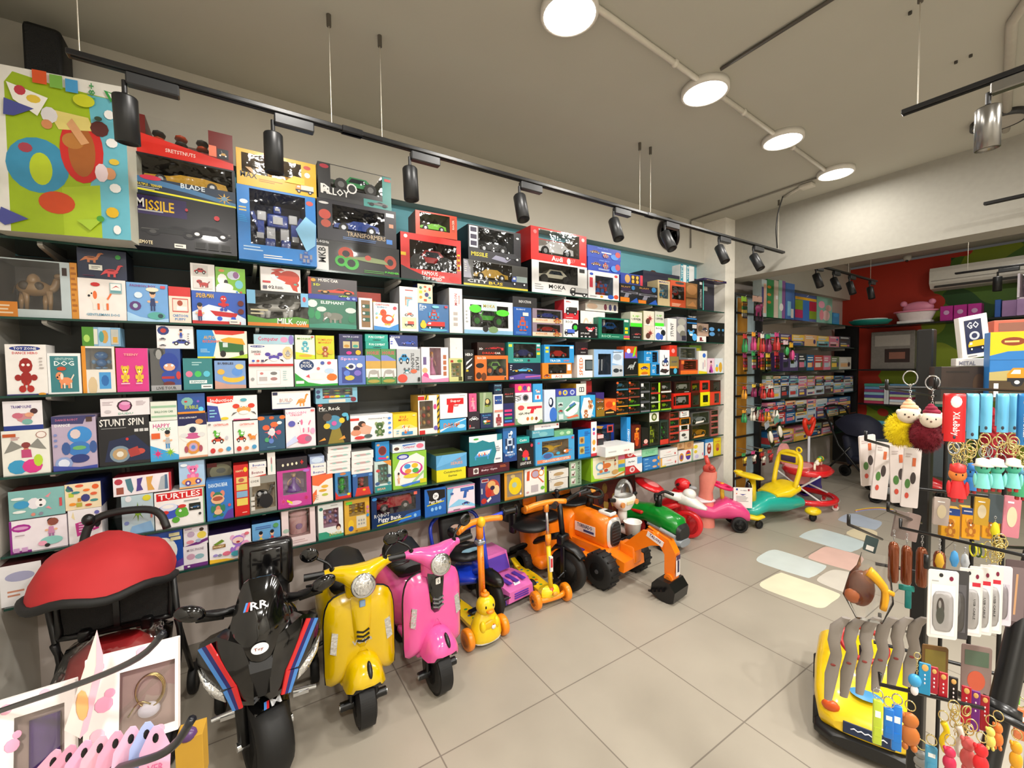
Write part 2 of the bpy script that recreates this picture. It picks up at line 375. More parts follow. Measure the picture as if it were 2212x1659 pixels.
# ---- track lighting
TB = M('121214', .3);
def spot(parent, p, aim, col=None, small=1):
 """adapter box on a track plus tilted cylinder head; returned pieces are parts of the track"""
 t = parent; m = col or M('17181a', .38)
def track(name, label, p0, p1, spots, wires, aims, side=(0, 0, 0), headcol=None, joints=()):
 p0, p1 = Vector(p0), Vector(p1); d = (p1 - p0).normalized(); L = (p1 - p0).length; ang = math.atan2(d.y, d.x)
 t = thing('track_rail', label, 'track light rail', p0, ang)
 b = B(); b.box((L / 2, 0, 0), (L, .034, .02), TB, bev=.003, seg=1); b.box((L / 2, 0, -.011), (L - .02, .012, .004), M('050505', .5))
 for q in joints: b.box((q, 0, 0), (.09, .04, .026), TB, bev=.003, seg=1)
 ob('rail', b, t)
 for i, q in enumerate(wires):
  b = B(); b.cyl((q, 0, .01), (q, 0, CEIL - p0.z), .0025, M('b7b0a2', .4, me=.6), n=6); b.cyl((q, 0, CEIL - p0.z - .05), (q, 0, CEIL - p0.z), .01, M('6a655d', .4, me=.5), n=8)
  ob('hanging_wire', b, t)
 W = Matrix.Translation(p0) @ Matrix.Rotation(ang, 4, 'Z')
 for i, q in enumerate(spots):
  s = thing('track_spotlight', aims[i][0], 'spotlight', W @ Vector((q, 0, -.012)), ang)
  m = headcol or M('17181a', .4)
  b = B(); b.box((.06, 0, -.022), (.15, .036, .042), headcol or M('2b2c2e', .35), bev=.004, seg=1); ob('adapter', b, s)
  b = B(); b.cyl((-.02, 0, -.03), (-.02, 0, -.085), .008, M('1a1a1c', .4), n=8); b.box((-.02, 0, -.09), (.014, .02, .03), TB); ob('stem', b, s)
  tl, tf = aims[i][1], aims[i][2]
  Rm = Matrix.Translation((-.02, 0, -.09)) @ Matrix.Rotation(tl, 4, 'Y') @ Matrix.Rotation(tf, 4, 'X')
  b = B(Rm); b.lathe([(.0, .005), (.033, .005), (.036, 0), (.036, -.15), (.031, -.152), (.03, -.14), (0, -.14)], m, n=20); b.cyl((0, 0, -.139), (0, 0, -.1395), .029, M('6b675c', .3), n=18)
  ob('lamp_head', b, s)
def tx(px, py, y=2.03): return at(px, py, 1, y).x
X0 = -.45
sp = [tx(283, 150), tx(600, 235), tx(893, 320), tx(1128, 390), tx(1330, 450), tx(1440, 480), tx(1556, 515), tx(1630, 545)]
tl = .35
track('track_rail', 'long black track rail hanging in front of the shelf wall', (X0, 2.03, 2.672), (4.45, 2.03, 2.672), [x - X0 for x in sp],
      [tx(172, 120) - X0, tx(716, 250) - X0, tx(825, 285) - X0, tx(1382, 440) - X0, tx(1405, 445) - X0, 4.8],
      [('black track spotlight in front of the big sand table box', 0, .12), ('black track spotlight above the yellow excavator box', 0, .05),
       ('black track spotlight above the silver car boxes, third along the rail', 0, -.1), ('tilted black track spotlight above the red car box', 0.05, -.32),
       ('tilted black track spotlight left of the wall clock', .1, -.4), ('tilted black track spotlight in front of the wall clock', .1, -.5),
       ('tilted black track spotlight in front of the pillar', .1, -.45), ('tilted black track spotlight at the far end of the long rail', .1, -.5)],
      joints=(tx(760, 280) - X0, tx(1405, 455) - X0))
p = at(1948, 245, 2, 2.672)
track('track_rail', 'black track rail hanging at the upper right over the aisle', (p.x, p.y, 2.672), (p.x + .1, p.y - 1.6, 2.672), [.27], [.05, 1.3],
      [('silver track spotlight beside the unlit round ceiling lamp', 0, .05)], headcol=M('8c8a86', .25, me=.9))
p = at(2125, 441, 2, 2.672)
track('track_rail', 'short black track rail at the right edge in front of the beam', (p.x, p.y, 2.672), (p.x + .05, p.y - 1.5, 2.672), [], [.3], [])
track('track_rail', 'black track rail hanging in the far room before the red mural', (5.0, 2.1, 2.672), (7.1, 2.1, 2.672), [.35, .8, 1.25, 1.9], [.5, 1.2, 1.9],
      [('far room spotlight nearest the beam', 0, -.3), ('second far room spotlight from the beam', .2, -.4), ('third far room spotlight from the beam', .1, -.3), ('last far room spotlight, in front of the red wall', .1, -.2)])
track('track_rail', 'thin black track rail in front of the air conditioner', (7.0, 1.35, 2.62), (7.0, .1, 2.62), [.35], [.1],
      [('small black spotlight hanging in front of the air conditioner', 0, 0)])

# ---- clock
t = thing('wall_clock', 'round wall clock with black rim and white dial', 'clock', (3.72, BH, 2.935))
b = B(); b.lathe([(.155, 0), (.16, .03), (.15, .042), (.138, .036), (.136, .02)], M('150d10', .3), ax=(0, -1, 0), n=40); ob('rim', b, t)
b = B(); b.cyl((0, -.019, 0), (0, -.02, 0), .137, M('e6e6e2', .4), n=40)
for i in range(12):
 a = pi / 2 - 2 * pi * (i + 1) / 12; b.text(str(i + 1), M('222222', .5), (.108 * cos(a), -.0205, .108 * sin(a)), (1, 0, 0), (0, 0, 1), .024 if i > 8 else .014, .024)
b.add([(x * .03, -.0206, z * .03 - .045) for x, z in circ(12, 1, 1)], [tuple(range(12))], M('c9c3b8', .4)); ob('dial', b, t)
b = B(); b.box((-.005, -.024, .035), (.008, .003, .075), M('111111', .4)); b.box((.03, -.025, .02), (.1, .003, .006), M('111111', .4), ry=-.4); b.cyl((0, -.022, 0), (0, -.028, 0), .007, M('111111', .4)); ob('clock_hands', b, t)
# ---- black projector / speaker in the top left corner
t = thing('wall_speaker', 'black loudspeaker box in the upper left ceiling corner', 'speaker', (-.652, 2.69, 2.76), 0)
b = B(); b.box((0, 0, .15), (.12, .16, .32), M('0c0c0d', .6), bev=.02); ob('cabinet', b, t)
b = B(); b.box((0, -.082, .15), (.1, .008, .28), M('161616', .8, bump=.4, sc=200), bev=.004, seg=1); ob('grille', b, t)
b = B(); b.box((0, .12, .2), (.05, .1, .08), M('101010', .5)); ob('wall_bracket', b, t)
# small camera
t = thing('security_camera', 'white dome security camera under the far room ceiling', 'camera', at(1960, 560, 2, 3.1) * 1)
b = B(); b.lathe([(.045, .05), (.045, .0), (.03, -.02), (0, -.03)], M('cfccc4', .4)); ob('housing', b, t)
b = B(); b.ell((-.02, 0, -.025), (.018,) * 3, GLOSSBLK); ob('lens', b, t)
# ---- air conditioner
t = thing('air_conditioner', 'white wall air conditioner on the green mural', 'air conditioner', (FX, 1.2, 2.75))
b = B(); prof = [(0, .16), (-.2, .15), (-.22, .1), (-.22, -.06), (-.16, -.13), (0, -.15)]
b.prism([(q[0], q[1]) for q in prof], M('d5d2c9', .35), (0, -.68, 0), (1, 0, 0), (0, 0, 1), (0, 1.3, 0)); ob('casing', b, t)
b = B(); b.box((-.222, -.03, -.03), (.004, 1.26, .008), M('8d8a83', .5)); b.box((-.195, -.03, -.1), (.07, 1.2, .006), M('3c3b39', .5), ry=-.85); ob('air_vane', b, t)
# ================================================================ PACKAGING KIT
ICON = {
'car': 'p @0 .0 .3 .02 .5 .2 .58 .35 .8 .68 .8 .82 .58 .98 .5 1 .3;p @2 .28 .57 .38 .75 .5 .75 .5 .57;p @2 .54 .57 .54 .75 .66 .75 .76 .57;e .22 .3 .13 .22 @2;e .8 .3 .13 .22 @2;e .22 .3 .06 .1 @3;e .8 .3 .06 .1 @3;e .95 .45 .03 .05 @1',
'race': 'p @0 0 .25 .05 .42 .4 .55 .55 .72 .72 .7 .98 .5 1 .25;p @2 .45 .55 .56 .69 .7 .67 .74 .52;e .2 .28 .12 .22 @2;e .82 .28 .12 .22 @2;e .2 .28 .06 .1 @1;e .82 .28 .06 .1 @1;p @1 0 .35 .3 .4 .3 .44 .02 .42',
'truck': 'r .3 .35 1 .85 @0;p @1 0 .3 0 .55 .1 .8 .3 .8 .3 .3;r 0 .22 1 .38 @2;p @3 .06 .55 .12 .72 .24 .72 .24 .55;e .18 .2 .11 .18 @2;e .8 .2 .11 .18 @2;e .18 .2 .05 .08 @3;e .8 .2 .05 .08 @3',
'bot': 'r .36 .74 .64 .98 @0;r .41 .82 .59 .9 @1;r .26 .36 .74 .72 @0;r .36 .44 .64 .62 @1;r .08 .34 .24 .72 @1;r .76 .34 .92 .72 @1;e .16 .28 .09 .09 @0;e .84 .28 .09 .09 @0;r .28 .06 .46 .35 @1;r .54 .06 .72 .35 @1;r .22 .0 .47 .08 @0;r .53 .0 .78 .08 @0',
'fig': 'e .5 .76 .24 .22 @0;e .41 .78 .06 .04 @3;e .59 .78 .06 .04 @3;e .5 .4 .2 .2 @0;e .22 .42 .12 .09 @0;e .78 .42 .12 .09 @0;e .36 .1 .13 .1 @1;e .64 .1 .13 .1 @1;r .4 .1 .46 .3 @1;r .54 .1 .6 .3 @1',
'kid': 'e .5 .8 .19 .18 @4;e .5 .88 .2 .11 @2;e .43 .79 .025 .025 @2;e .57 .79 .025 .025 @2;p @0 .32 .28 .38 .6 .62 .6 .68 .28;e .26 .46 .1 .05 @4;e .74 .46 .1 .05 @4;r .36 .06 .47 .3 @1;r .53 .06 .64 .3 @1',
'girl': 'e .5 .84 .13 .14 @4;e .5 .9 .16 .1 @1;p @0 .44 .7 .56 .7 .85 .12 .15 .12;e .3 .58 .16 .03 @4;e .7 .58 .16 .03 @4;e .36 .12 .2 .12 @1;e .64 .12 .2 .12 @0',
'dog': 'e .55 .4 .34 .2 @0;e .25 .66 .2 .2 @0;e .36 .64 .08 .17 @1;e .14 .6 .05 .05 @2;e .24 .7 .03 .035 @2;r .28 .05 .38 .35 @0;r .44 .05 .52 .3 @1;r .66 .05 .75 .35 @0;r .78 .05 .86 .32 @1;p @1 .85 .45 1 .7 .95 .75 .8 .5',
'dino': 'e .45 .4 .3 .18 @0;p @0 .15 .4 .0 .1 .3 .3;p @0 .62 .4 .74 .85 .86 .92 .98 .84 .86 .78 .76 .5;r .3 .03 .4 .3 @0;r .54 .03 .64 .3 @0;e .84 .87 .015 .02 @2;e .45 .48 .16 .05 @1',
'eleph': 'e .58 .5 .33 .26 @0;e .26 .6 .18 .2 @0;p @0 .12 .55 .05 .15 .12 .12 .2 .5;e .34 .62 .09 .15 @1;p @3 .2 .45 .1 .28 .15 .26 .27 .42;r .34 .05 .44 .4 @0;r .52 .05 .61 .35 @1;r .74 .05 .84 .4 @0',
'gun': 'p @0 .0 .9 1 .9 1 .62 .5 .62 .42 .05 .18 .05 .28 .62 0 .62;r .5 .5 .6 .62 @0;r .12 .7 .9 .82 @1',
'ball': 'e .5 .5 .48 .48 @0;e .5 .5 .4 .4 @1;e .36 .66 .12 .1 @3',
'star': 'p @0 .5 1 .62 .64 1 .62 .7 .4 .82 .02 .5 .24 .18 .02 .3 .4 0 .62 .38 .64;e .5 .5 .18 .18 @1',
'tur': 'e .4 .55 .36 .32 @1;e .4 .72 .26 .16 @2;e .38 .76 .18 .08 @3;e .78 .46 .2 .24 @0;e .88 .36 .12 .12 @0;e .8 .7 .13 .08 @4;e .74 .52 .045 .06 @3;e .74 .52 .02 .03 @2;e .24 .16 .12 .13 @0;e .6 .16 .12 .13 @0;e .3 .52 .1 .08 @4',
'bear': 'e .24 .84 .13 .13 @1;e .76 .84 .13 .13 @1;e .5 .68 .3 .25 @0;e .38 .7 .04 .05 @2;e .62 .7 .04 .05 @2;e .5 .6 .08 .05 @3;e .5 .26 .25 .24 @0;e .5 .26 .14 .15 @1;e .2 .3 .09 .14 @0;e .8 .3 .09 .14 @0;e .32 .05 .11 .06 @0;e .68 .05 .11 .06 @0',
'duck': 'e .3 .7 .2 .2 @0;p @1 .12 .68 .0 .6 .14 .56;e .28 .74 .025 .03 @2;e .56 .36 .38 .26 @0;e .64 .4 .2 .13 @3;p @1 .9 .42 1 .7 .8 .5;e .45 .08 .1 .05 @1;e .65 .08 .1 .05 @1',
'heli': 'e .4 .42 .3 .26 @0;r .6 .44 1 .52 @0;p @1 .92 .4 1 .72 .96 .75 .86 .5;r .08 .78 .78 .82 @2;r .38 .66 .43 .8 @2;e .24 .46 .12 .14 @3;r .14 .06 .62 .1 @1',
'bike': 'e .2 .24 .18 .24 @2;e .2 .24 .1 .13 @3;e .8 .24 .18 .24 @2;e .8 .24 .1 .13 @3;p @0 .2 .3 .4 .6 .72 .62 .85 .3 .5 .26;p @1 .36 .62 .3 .9 .36 .92 .46 .6;r .5 .6 .8 .68 @2',
'burst': 'p @0 .5 1 .57 .62 .85 .85 .62 .55 1 .5 .62 .43 .85 .12 .56 .38 .5 0 .43 .38 .14 .12 .38 .43 0 .5 .38 .55 .14 .85 .43 .62;e .5 .5 .2 .2 @1',
'food': 'e .3 .6 .26 .26 @0;e .3 .6 .17 .17 @3;e .7 .6 .24 .16 @1;r .12 .12 .88 .24 @0;e .34 .3 .1 .1 @1;e .64 .32 .12 .1 @2;p @1 .46 .9 .54 .9 .54 .4 .46 .4',
'piano': 'p @0 .06 .25 .3 .65 .98 .72 .8 .25;p @3 .2 .4 .3 .6 .9 .66 .82 .42;r .1 .08 .16 .3 @0;r .72 .05 .78 .3 @0;r .28 .3 .34 .5 @1;r .42 .32 .48 .52 @4;r .56 .34 .62 .54 @1;r .68 .34 .74 .54 @2;r .34 .48 .38 .6 @2;r .5 .5 .54 .62 @2;r .66 .5 .7 .62 @2',
'crab': 'e .5 .45 .28 .22 @0;e .2 .7 .14 .15 @1;e .8 .7 .14 .15 @1;e .4 .66 .05 .06 @3;e .6 .66 .05 .06 @3;e .4 .66 .02 .03 @2;e .6 .66 .02 .03 @2;p @2 .25 .35 .0 .1 .08 .3;p @2 .75 .35 1 .1 .92 .3;e .5 .3 .2 .12 @3',
'cross': 'r .34 .0 .66 1 @0;r 0 .34 1 .66 @0',
'rak': 'e .36 .68 .3 .3 @0;e .36 .68 .22 .22 @1;p @0 .5 .42 .56 .46 .92 .06 .84 0;e .74 .72 .2 .24 @4;e .74 .72 .13 .17 @3',
'key': 'e .5 .5 .42 .42 @0;e .5 .5 .28 .28 @1',
'tags': 'p @0 .0 .9 .18 .95 .2 .6 .02 .55;p @1 .24 .88 .42 .84 .4 .45 .24 .5;p @0 .08 .45 .26 .4 .3 .1 .06 .1;p @4 .5 .9 .66 .92 .62 .1 .46 .14;p @2 .74 .9 .94 .9 .98 .1 .72 .14',
'con': 'e .3 .5 .28 .36 @0;e .3 .5 .18 .24 @1;e .72 .5 .22 .3 @1;e .72 .5 .12 .17 @0',
}
def art(b, s, x, z, W, H, y, cols=None, k0=0):
 """printed artwork on a front face: u right, v up; thin layers just proud of the card"""
 k = k0
 def C(t):
  if t[0] == '@': return cols[int(t[1])]
  return M(t, .35)
 for op in s.split(';'):
  q = op.split()
  if not q: continue
  k += 1; yy = y - .00025 * k
  o, a = q[0], q[1:]
  P = lambda u, v: (x + u * W, yy, z + v * H)
  if o == 'r':
   u0, v0, u1, v1 = map(float, a[:4]); b.add([P(u0, v0), P(u1, v0), P(u1, v1), P(u0, v1)], [(0, 1, 2, 3)], C(a[4]))
  elif o == 'e':
   u, v, ru, rv = map(float, a[:4]); n = 10 if ru * W < .03 else 20
   b.add([P(u + ru * cos(2 * pi * i / n), v + rv * sin(2 * pi * i / n)) for i in range(n)], [tuple(range(n))], C(a[4]))
  elif o == 'p':
   f = list(map(float, a[1:])); n = len(f) // 2
   b.add([P(f[2 * i], f[2 * i + 1]) for i in range(n)], [tuple(range(n))], C(a[0]))
  elif o in 'tTU':
   u, v, tw, th = map(float, a[:4])
   b.text(a[5].replace('_', ' '), C(a[4]), P(u, v), (1, 0, 0), (0, 0, 1), tw * W if o == 't' else th * H, th * H if o == 't' else tw * W, rot={'t': 0, 'T': -1, 'U': 1}[o])
  elif o == 'l':
   u0, v0, u1, v1 = map(float, a[:4]); n = int(a[5]) if len(a) > 5 else 3
   for i in range(n):
    v = v1 - (v1 - v0) * (i + .5) / n; h = (v1 - v0) / n * .22; uu = u0 + (u1 - u0) * random.uniform(.55, 1)
    b.add([P(u0, v - h), P(uu, v - h), P(uu, v + h), P(u0, v + h)], [(0, 1, 2, 3)], C(a[4]))
  elif o == 'i':
   kind = a[0]; u, v, sw, sh = map(float, a[1:5]); cc = [C(t) for t in a[5:]]
   df = [M('c33', .4), M('eee', .4), M('1b1b22', .4), M('f4f2ee', .4), M('e9b48f', .4)]
   cl = [cc[j] if j < len(cc) else df[j] for j in range(5)]
   if len(cc) > 2: cl = [cc[0], cc[1], cc[2], df[3], cc[3] if len(cc) > 3 else df[4]]
   else: cl = [cl[0], cl[1], df[2], df[3], df[4]]
   k = art(b, ICON[kind], x + (u - sw / 2) * W, z + (v - sh / 2) * H, sw * W, sh * H, y, cl, k)
 return k
# -------- three-dimensional toys seen through packaging windows (unit cell: x -.5...5, y -.5...5, z 0..1)
def toy3d(kind, c1, c2, cell):
 """cell = (cx, cy, z0, w, d, h)"""
 cx, cy, z0, w, d, h = cell
 b = B(Matrix.Translation((cx, cy, z0)) @ Matrix.Diagonal((w, d, h, 1)))
 a = M(c1, .25, coat=.3); e = M(c2, .4); k = M('111214', .5); g = M('1a2733', .15)
 asp = h / d
 def wheels(xs, r, yw=.46, rim=None):
  for x in xs:
   for y in (-yw, yw - .12):
    b.add(*[[(x + r * (h / w) * cos(t) * f, y + q, r + r * sin(t) * f) for f, q in ((1, 0), (1, .12), (.55, -.005)) for t in [2 * pi * i / 14 for i in range(14)]],
      [(i, (i + 1) % 14, 14 + (i + 1) % 14, 14 + i) for i in range(14)] + [tuple(range(14)), tuple(range(14, 28))]], k, False)
    b.add([(x + r * .5 * (h / w) * cos(t), y - .01, r + r * .5 * sin(t)) for t in [2 * pi * i / 12 for i in range(12)]], [tuple(range(12))], rim or M('b9bcc0', .3, me=.6))
 def side(pts, m, y0=-.4, y1=.4, tap=.0, sm=False):
  n = len(pts); A = [(p[0] - .5, y0 + tap * p[1], p[1]) for p in pts]; Bk = [(p[0] - .5, y1 - tap * p[1], p[1]) for p in pts]
  b.add(A, [tuple(range(n))], m); b.add(Bk, [tuple(range(n))[::-1]], m)
  b.add(A + Bk, [(i, n + i, n + (i + 1) % n, (i + 1) % n) for i in range(n)], m, sm)
 if kind in ('car', 'race', 'police', 'suv'):
  if kind == 'race': side([(0, .2), (.02, .42), (.3, .5), (.42, .66), (.7, .68), (.97, .52), (1, .2)], a)
  elif kind == 'suv': side([(0, .25), (.01, .58), (.26, .62), (.34, .92), (.96, .92), (1, .6), (1, .25)], a)
  else: side([(0, .2), (.01, .42), (.22, .52), (.36, .78), (.68, .78), (.84, .54), (.99, .48), (1, .2)], a)
  gp = [(.28, .54), (.38, .73), (.66, .73), (.78, .55)] if kind == 'car' else [(.33, .62), (.38, .86), (.93, .86), (.93, .62)] if kind in ('suv', 'police') else [(.36, .52), (.45, .64), (.66, .65), (.7, .54)]
  side(gp, g, -.37, .37)
  b.box((-.49, 0, .4), (.02, .5, .08), e); wheels((-.3, .3), .24 if kind != 'suv' else .27)
 elif kind in ('jeep', 'buggy', 'monster'):
  r = .34 if kind != 'jeep' else .28
  side([(.05, .42), (.06, .6), (.3, .66), (.4, .95), (.75, .95), (.9, .64), (.95, .42)], a, -.28, .28)
  side([(.36, .66), (.43, .88), (.7, .88), (.78, .66)], g, -.3, .3); b.box((0, 0, .36), (.7, .3, .1), k); wheels((-.32, .32), r, .5, e)
  b.box((-.47, 0, .45), (.05, .4, .08), e)
 elif kind == 'digger':
  b.box((.1, 0, .1), (.6, .8, .2), k, bev=.06); b.box((.16, 0, .34), (.48, .6, .24), a, bev=.03); b.box((.06, -.1, .58), (.2, .4, .32), M('333638', .3)); b.box((.06, -.31, .6), (.15, .02, .24), M('8fa0a8', .1))
  b.box((-.12, 0, .72), (.34, .14, .11), a, ry=.1); b.box((-.35, 0, .5), (.1, .14, .5), a, ry=-.35); b.box((-.42, 0, .2), (.16, .4, .2), M('c48a1a', .4), ry=.5)
 elif kind == 'bot':
  b.box((0, 0, .88), (.16, .5, .16), a, bev=.02); b.box((0, -.26, .88), (.1, .04, .05), e); b.box((0, 0, .62), (.42, .7, .28), a, bev=.03); b.box((0, -.36, .62), (.2, .05, .16), e)
  for s in (-1, 1):
   b.box((s * .32, 0, .7), (.18, .6, .2), e, bev=.02); b.box((s * .34, 0, .45), (.13, .5, .3), a); b.box((s * .36, -.1, .26), (.14, .5, .12), e)
   b.box((s * .14, 0, .34), (.17, .5, .28), e); b.box((s * .16, -.02, .12), (.2, .6, .2), a, bev=.02); b.box((s * .44, 0, .62), (.08, .3, .36), a, ry=s * .4)
 elif kind in ('camel', 'cow', 'horse', 'dog'):
  b.ell((-.06, 0, .56), (.34, .34, .2), a)
  if kind == 'camel': b.ell((-.06, 0, .74), (.13, .25, .18), a)
  nz = .62 if kind != 'camel' else .6
  b.tube([(.2, 0, .55), (.32, 0, nz), (.38, 0, .82)], [.12, .07], a, 8, k=3); b.ell((.42, 0, .88), (.1, .2, .08), a); b.ell((.5, 0, .86), (.05, .14, .05), e)
  for x in (-.3, -.2, .14, .24): b.tube([(x, .15 if x in (-.3, .14) else -.15, .5), (x + .01, -.1, .26), (x, -.1, 0)], [.07, .035], a, 8)
  for x, z, r in ((-.2, .6, .1), (.08, .6, .09)): b.ell((x, -.28, z), (r, .08, r * 1.1), e)
  b.tube([(-.4, 0, .6), (-.46, 0, .4)], .015, e, 6)
 elif kind in ('doll', 'girl'):
  b.ell((0, 0, .86), (.1, .25, .12), M('e8b98f')); b.ell((0, .06, .9), (.13, .28, .12), e); b.lathe([(.4, 0), (.34, .1), (.1, .45), (.08, .62), (.12, .72), (.04, .76)], a, n=14)
  for s in (-1, 1): b.tube([(s * .1, 0, .7), (s * .28, -.1, .55), (s * .3, -.2, .4)], .03, M('e8b98f'), 6)
 elif kind == 'ball': b.ell((0, 0, .5), (.48, .45, .48), a, 20, 12); b.ell((0, -.3, .5), (.2, .16, .2), e)
 elif kind == 'jar':
  b.lathe([(.42, 0), (.46, .03), (.46, .7), (.42, .74), (.42, .78), (.47, .8), (.47, .9), (.3, .97), (0, .99)], a, n=24); b.ell((0, -.44, .35), (.18, .05, .14), e)
 elif kind == 'heli':
  b.ell((-.12, 0, .42), (.28, .4, .3), a); b.tube([(.1, 0, .48), (.48, 0, .58)], [.1, .03], a, 8); b.ell((-.26, -.1, .44), (.16, .34, .18), M('33424a', .1)); b.box((-.1, 0, .86), (.8, .1, .03), k); b.cyl((-.1, 0, .7), (-.1, 0, .86), .02, k); b.box((.46, 0, .68), (.04, .1, .26), e)
  for s in (-.3, .3): b.box((-.1, s, .04), (.5, .06, .03), e)
 elif kind == 'gun':
  side([(0, .9), (1, .9), (1, .64), (.5, .62), (.42, .1), (.2, .1), (.28, .62), (0, .62)], a, -.2, .2); side([(.1, .82), (.9, .82), (.9, .72), (.1, .72)], e, -.24, .24)
 elif kind == 'fig':
  b.ell((0, 0, .74), (.3, .42, .24), a); b.ell((0, 0, .34), (.24, .36, .22), a)
  for s in (-1, 1): b.ell((s * .1, -.38, .78), (.06, .06, .05), e); b.ell((s * .32, 0, .4), (.1, .2, .12), e); b.ell((s * .14, 0, .06), (.13, .3, .07), e)
 elif kind == 'bits':
  for i in range(9):
   x = -.4 + .4 * (i % 3) + .02; z = .2 + .3 * (i // 3); b.ell((x, -.1, z), (.13, .3, .1), a if i % 2 else e, 8, 5)
 elif kind == 'tube':
  for i in range(5): b.cyl((-.36 + i * .16, -.2, .12 + .03 * i), (-.28 + i * .14, -.2, .85), .05, a if i % 2 else e)
 return b
YF = 2.56     # front plane of the goods
SHELF_Z = [2.152, 1.829, 1.508, 1.178, .853, .638]
ORD = ['top', 'second', 'third', 'fourth', 'fifth', 'bottom']
PLACED = {i: [] for i in range(6)}
LABELS = {}
def uniq(l):
 if l in LABELS: print('DUPLABEL', l)
 LABELS[l] = 1; return l
def lighten(h):
 h = ''.join(c + c for c in h) if len(h) == 3 else h
 return ''.join('%02x' % min(255, int(int(h[i:i + 2], 16) * .85 + 48)) for i in (0, 2, 4))
def gbox(x0, x1, y0, y1, z0, z1, col, side, desc, artw, win=None, label=None, group=None, cat='toy box', rz=0, top=None, name=None):
 """a carton with printed front; win = (u0,v0,u1,v1,inner,toy,c1,c2[,open])"""
 W, H, D = x1 - x0, z1 - z0, y1 - y0
 mF = M(col, .32, coat=.25); mS = M(side or col, .4)
 ox, oy = (x0 + x1) / 2, (y0 + y1) / 2
 hx, hy = W / 2, D / 2
 def P(*a): return [(q[0], q[1], q[2]) for q in a]
 b = B()
 mT = M(top, .4) if top else mS
 if not win:
  b.add(P((-hx, -hy, 0), (hx, -hy, 0), (hx, -hy, H), (-hx, -hy, H)), [(0, 1, 2, 3)], mF)
  b.add(P((-hx, -hy, 0), (hx, -hy, 0), (hx, hy, 0), (-hx, hy, 0), (-hx, -hy, H), (hx, -hy, H), (hx, hy, H), (-hx, hy, H)), [(0, 3, 2, 1), (1, 2, 6, 5), (2, 3, 7, 6), (3, 0, 4, 7)], mS)
  b.add(P((-hx, -hy, H), (hx, -hy, H), (hx, hy, H), (-hx, hy, H)), [(0, 1, 2, 3)], mT)
  art(b, artw, -hx, 0, W, H, -hy)
  o = b.build(name or 'toy_box', None, (ox, oy, z0), rz)
  tag(o, label, cat, group); return o
 u0, v0, u1, v1, inn, toy, c1, c2 = win[:8]; opn = len(win) > 8
 u0, v0, u1, v1 = float(u0), float(v0), float(u1), float(v1)
 t = thing(name or 'window_box', label, cat, (ox, oy, z0), rz, group)
 ax, bx, az, bz = -hx + u0 * W, -hx + u1 * W, v0 * H, v1 * H
 for q in ((-hx, ax, 0, H), (bx, hx, 0, H), (ax, bx, 0, az), (ax, bx, bz, H)):
  if q[1] - q[0] > 1e-4 and q[3] - q[2] > 1e-4:
   b.add(P((q[0], -hy, q[2]), (q[1], -hy, q[2]), (q[1], -hy, q[3]), (q[0], -hy, q[3])), [(0, 1, 2, 3)], mF)
 b.add(P((-hx, -hy, 0), (hx, -hy, 0), (hx, hy, 0), (-hx, hy, 0), (-hx, -hy, H), (hx, -hy, H), (hx, hy, H), (-hx, hy, H)),
          [(0, 3, 2, 1), (1, 2, 6, 5), (2, 3, 7, 6), (3, 0, 4, 7)] + ([] if opn else [(4, 5, 6, 7)]), mS)
 mI = M(lighten(inn), .6); yb = hy - .004
 b.add(P((ax, -hy, az), (bx, -hy, az), (bx, -hy, bz), (ax, -hy, bz), (ax, yb, az), (bx, yb, az), (bx, yb, bz), (ax, yb, bz)), [(0, 1, 5, 4), (1, 2, 6, 5), (3, 0, 4, 7), (4, 5, 6, 7)] + ([] if opn else [(2, 3, 7, 6)]), mI)
 art(b, artw, -hx, 0, W, H, -hy)
 ob('carton', b, t)
 f = B(); f.add(P((ax, -hy + .0008, az), (bx, -hy + .0008, az), (bx, -hy + .0008, bz), (ax, -hy + .0008, bz)), [(0, 1, 2, 3)], film()); ob('window_film', f, t)
 ww, hh, dd = (bx - ax) * .9, (bz - az) * .86, D * .62
 if toy in ('car', 'race', 'police'): hh = min(hh, ww * .42)
 if toy == 'suv': hh = min(hh, ww * .5)
 tb = toy3d(toy, c1, c2, ((ax + bx) / 2, -.04 * D, az + .002, ww, dd, hh))
 nm = {'car': 'toy_car', 'race': 'toy_car', 'police': 'toy_car', 'suv': 'toy_car', 'jeep': 'toy_jeep', 'buggy': 'toy_buggy', 'monster': 'toy_truck', 'digger': 'toy_excavator', 'bot': 'toy_robot', 'fig': 'toy_figure', 'jar': 'lidded_jar', 'tube': 'instrument_set', 'bits': 'play_pieces', 'heli': 'toy_helicopter', 'gun': 'toy_gun', 'girl': 'doll'}.get(toy, toy if toy in ('doll', 'ball') else 'toy_' + toy)
 ob(nm, tb, t); return t
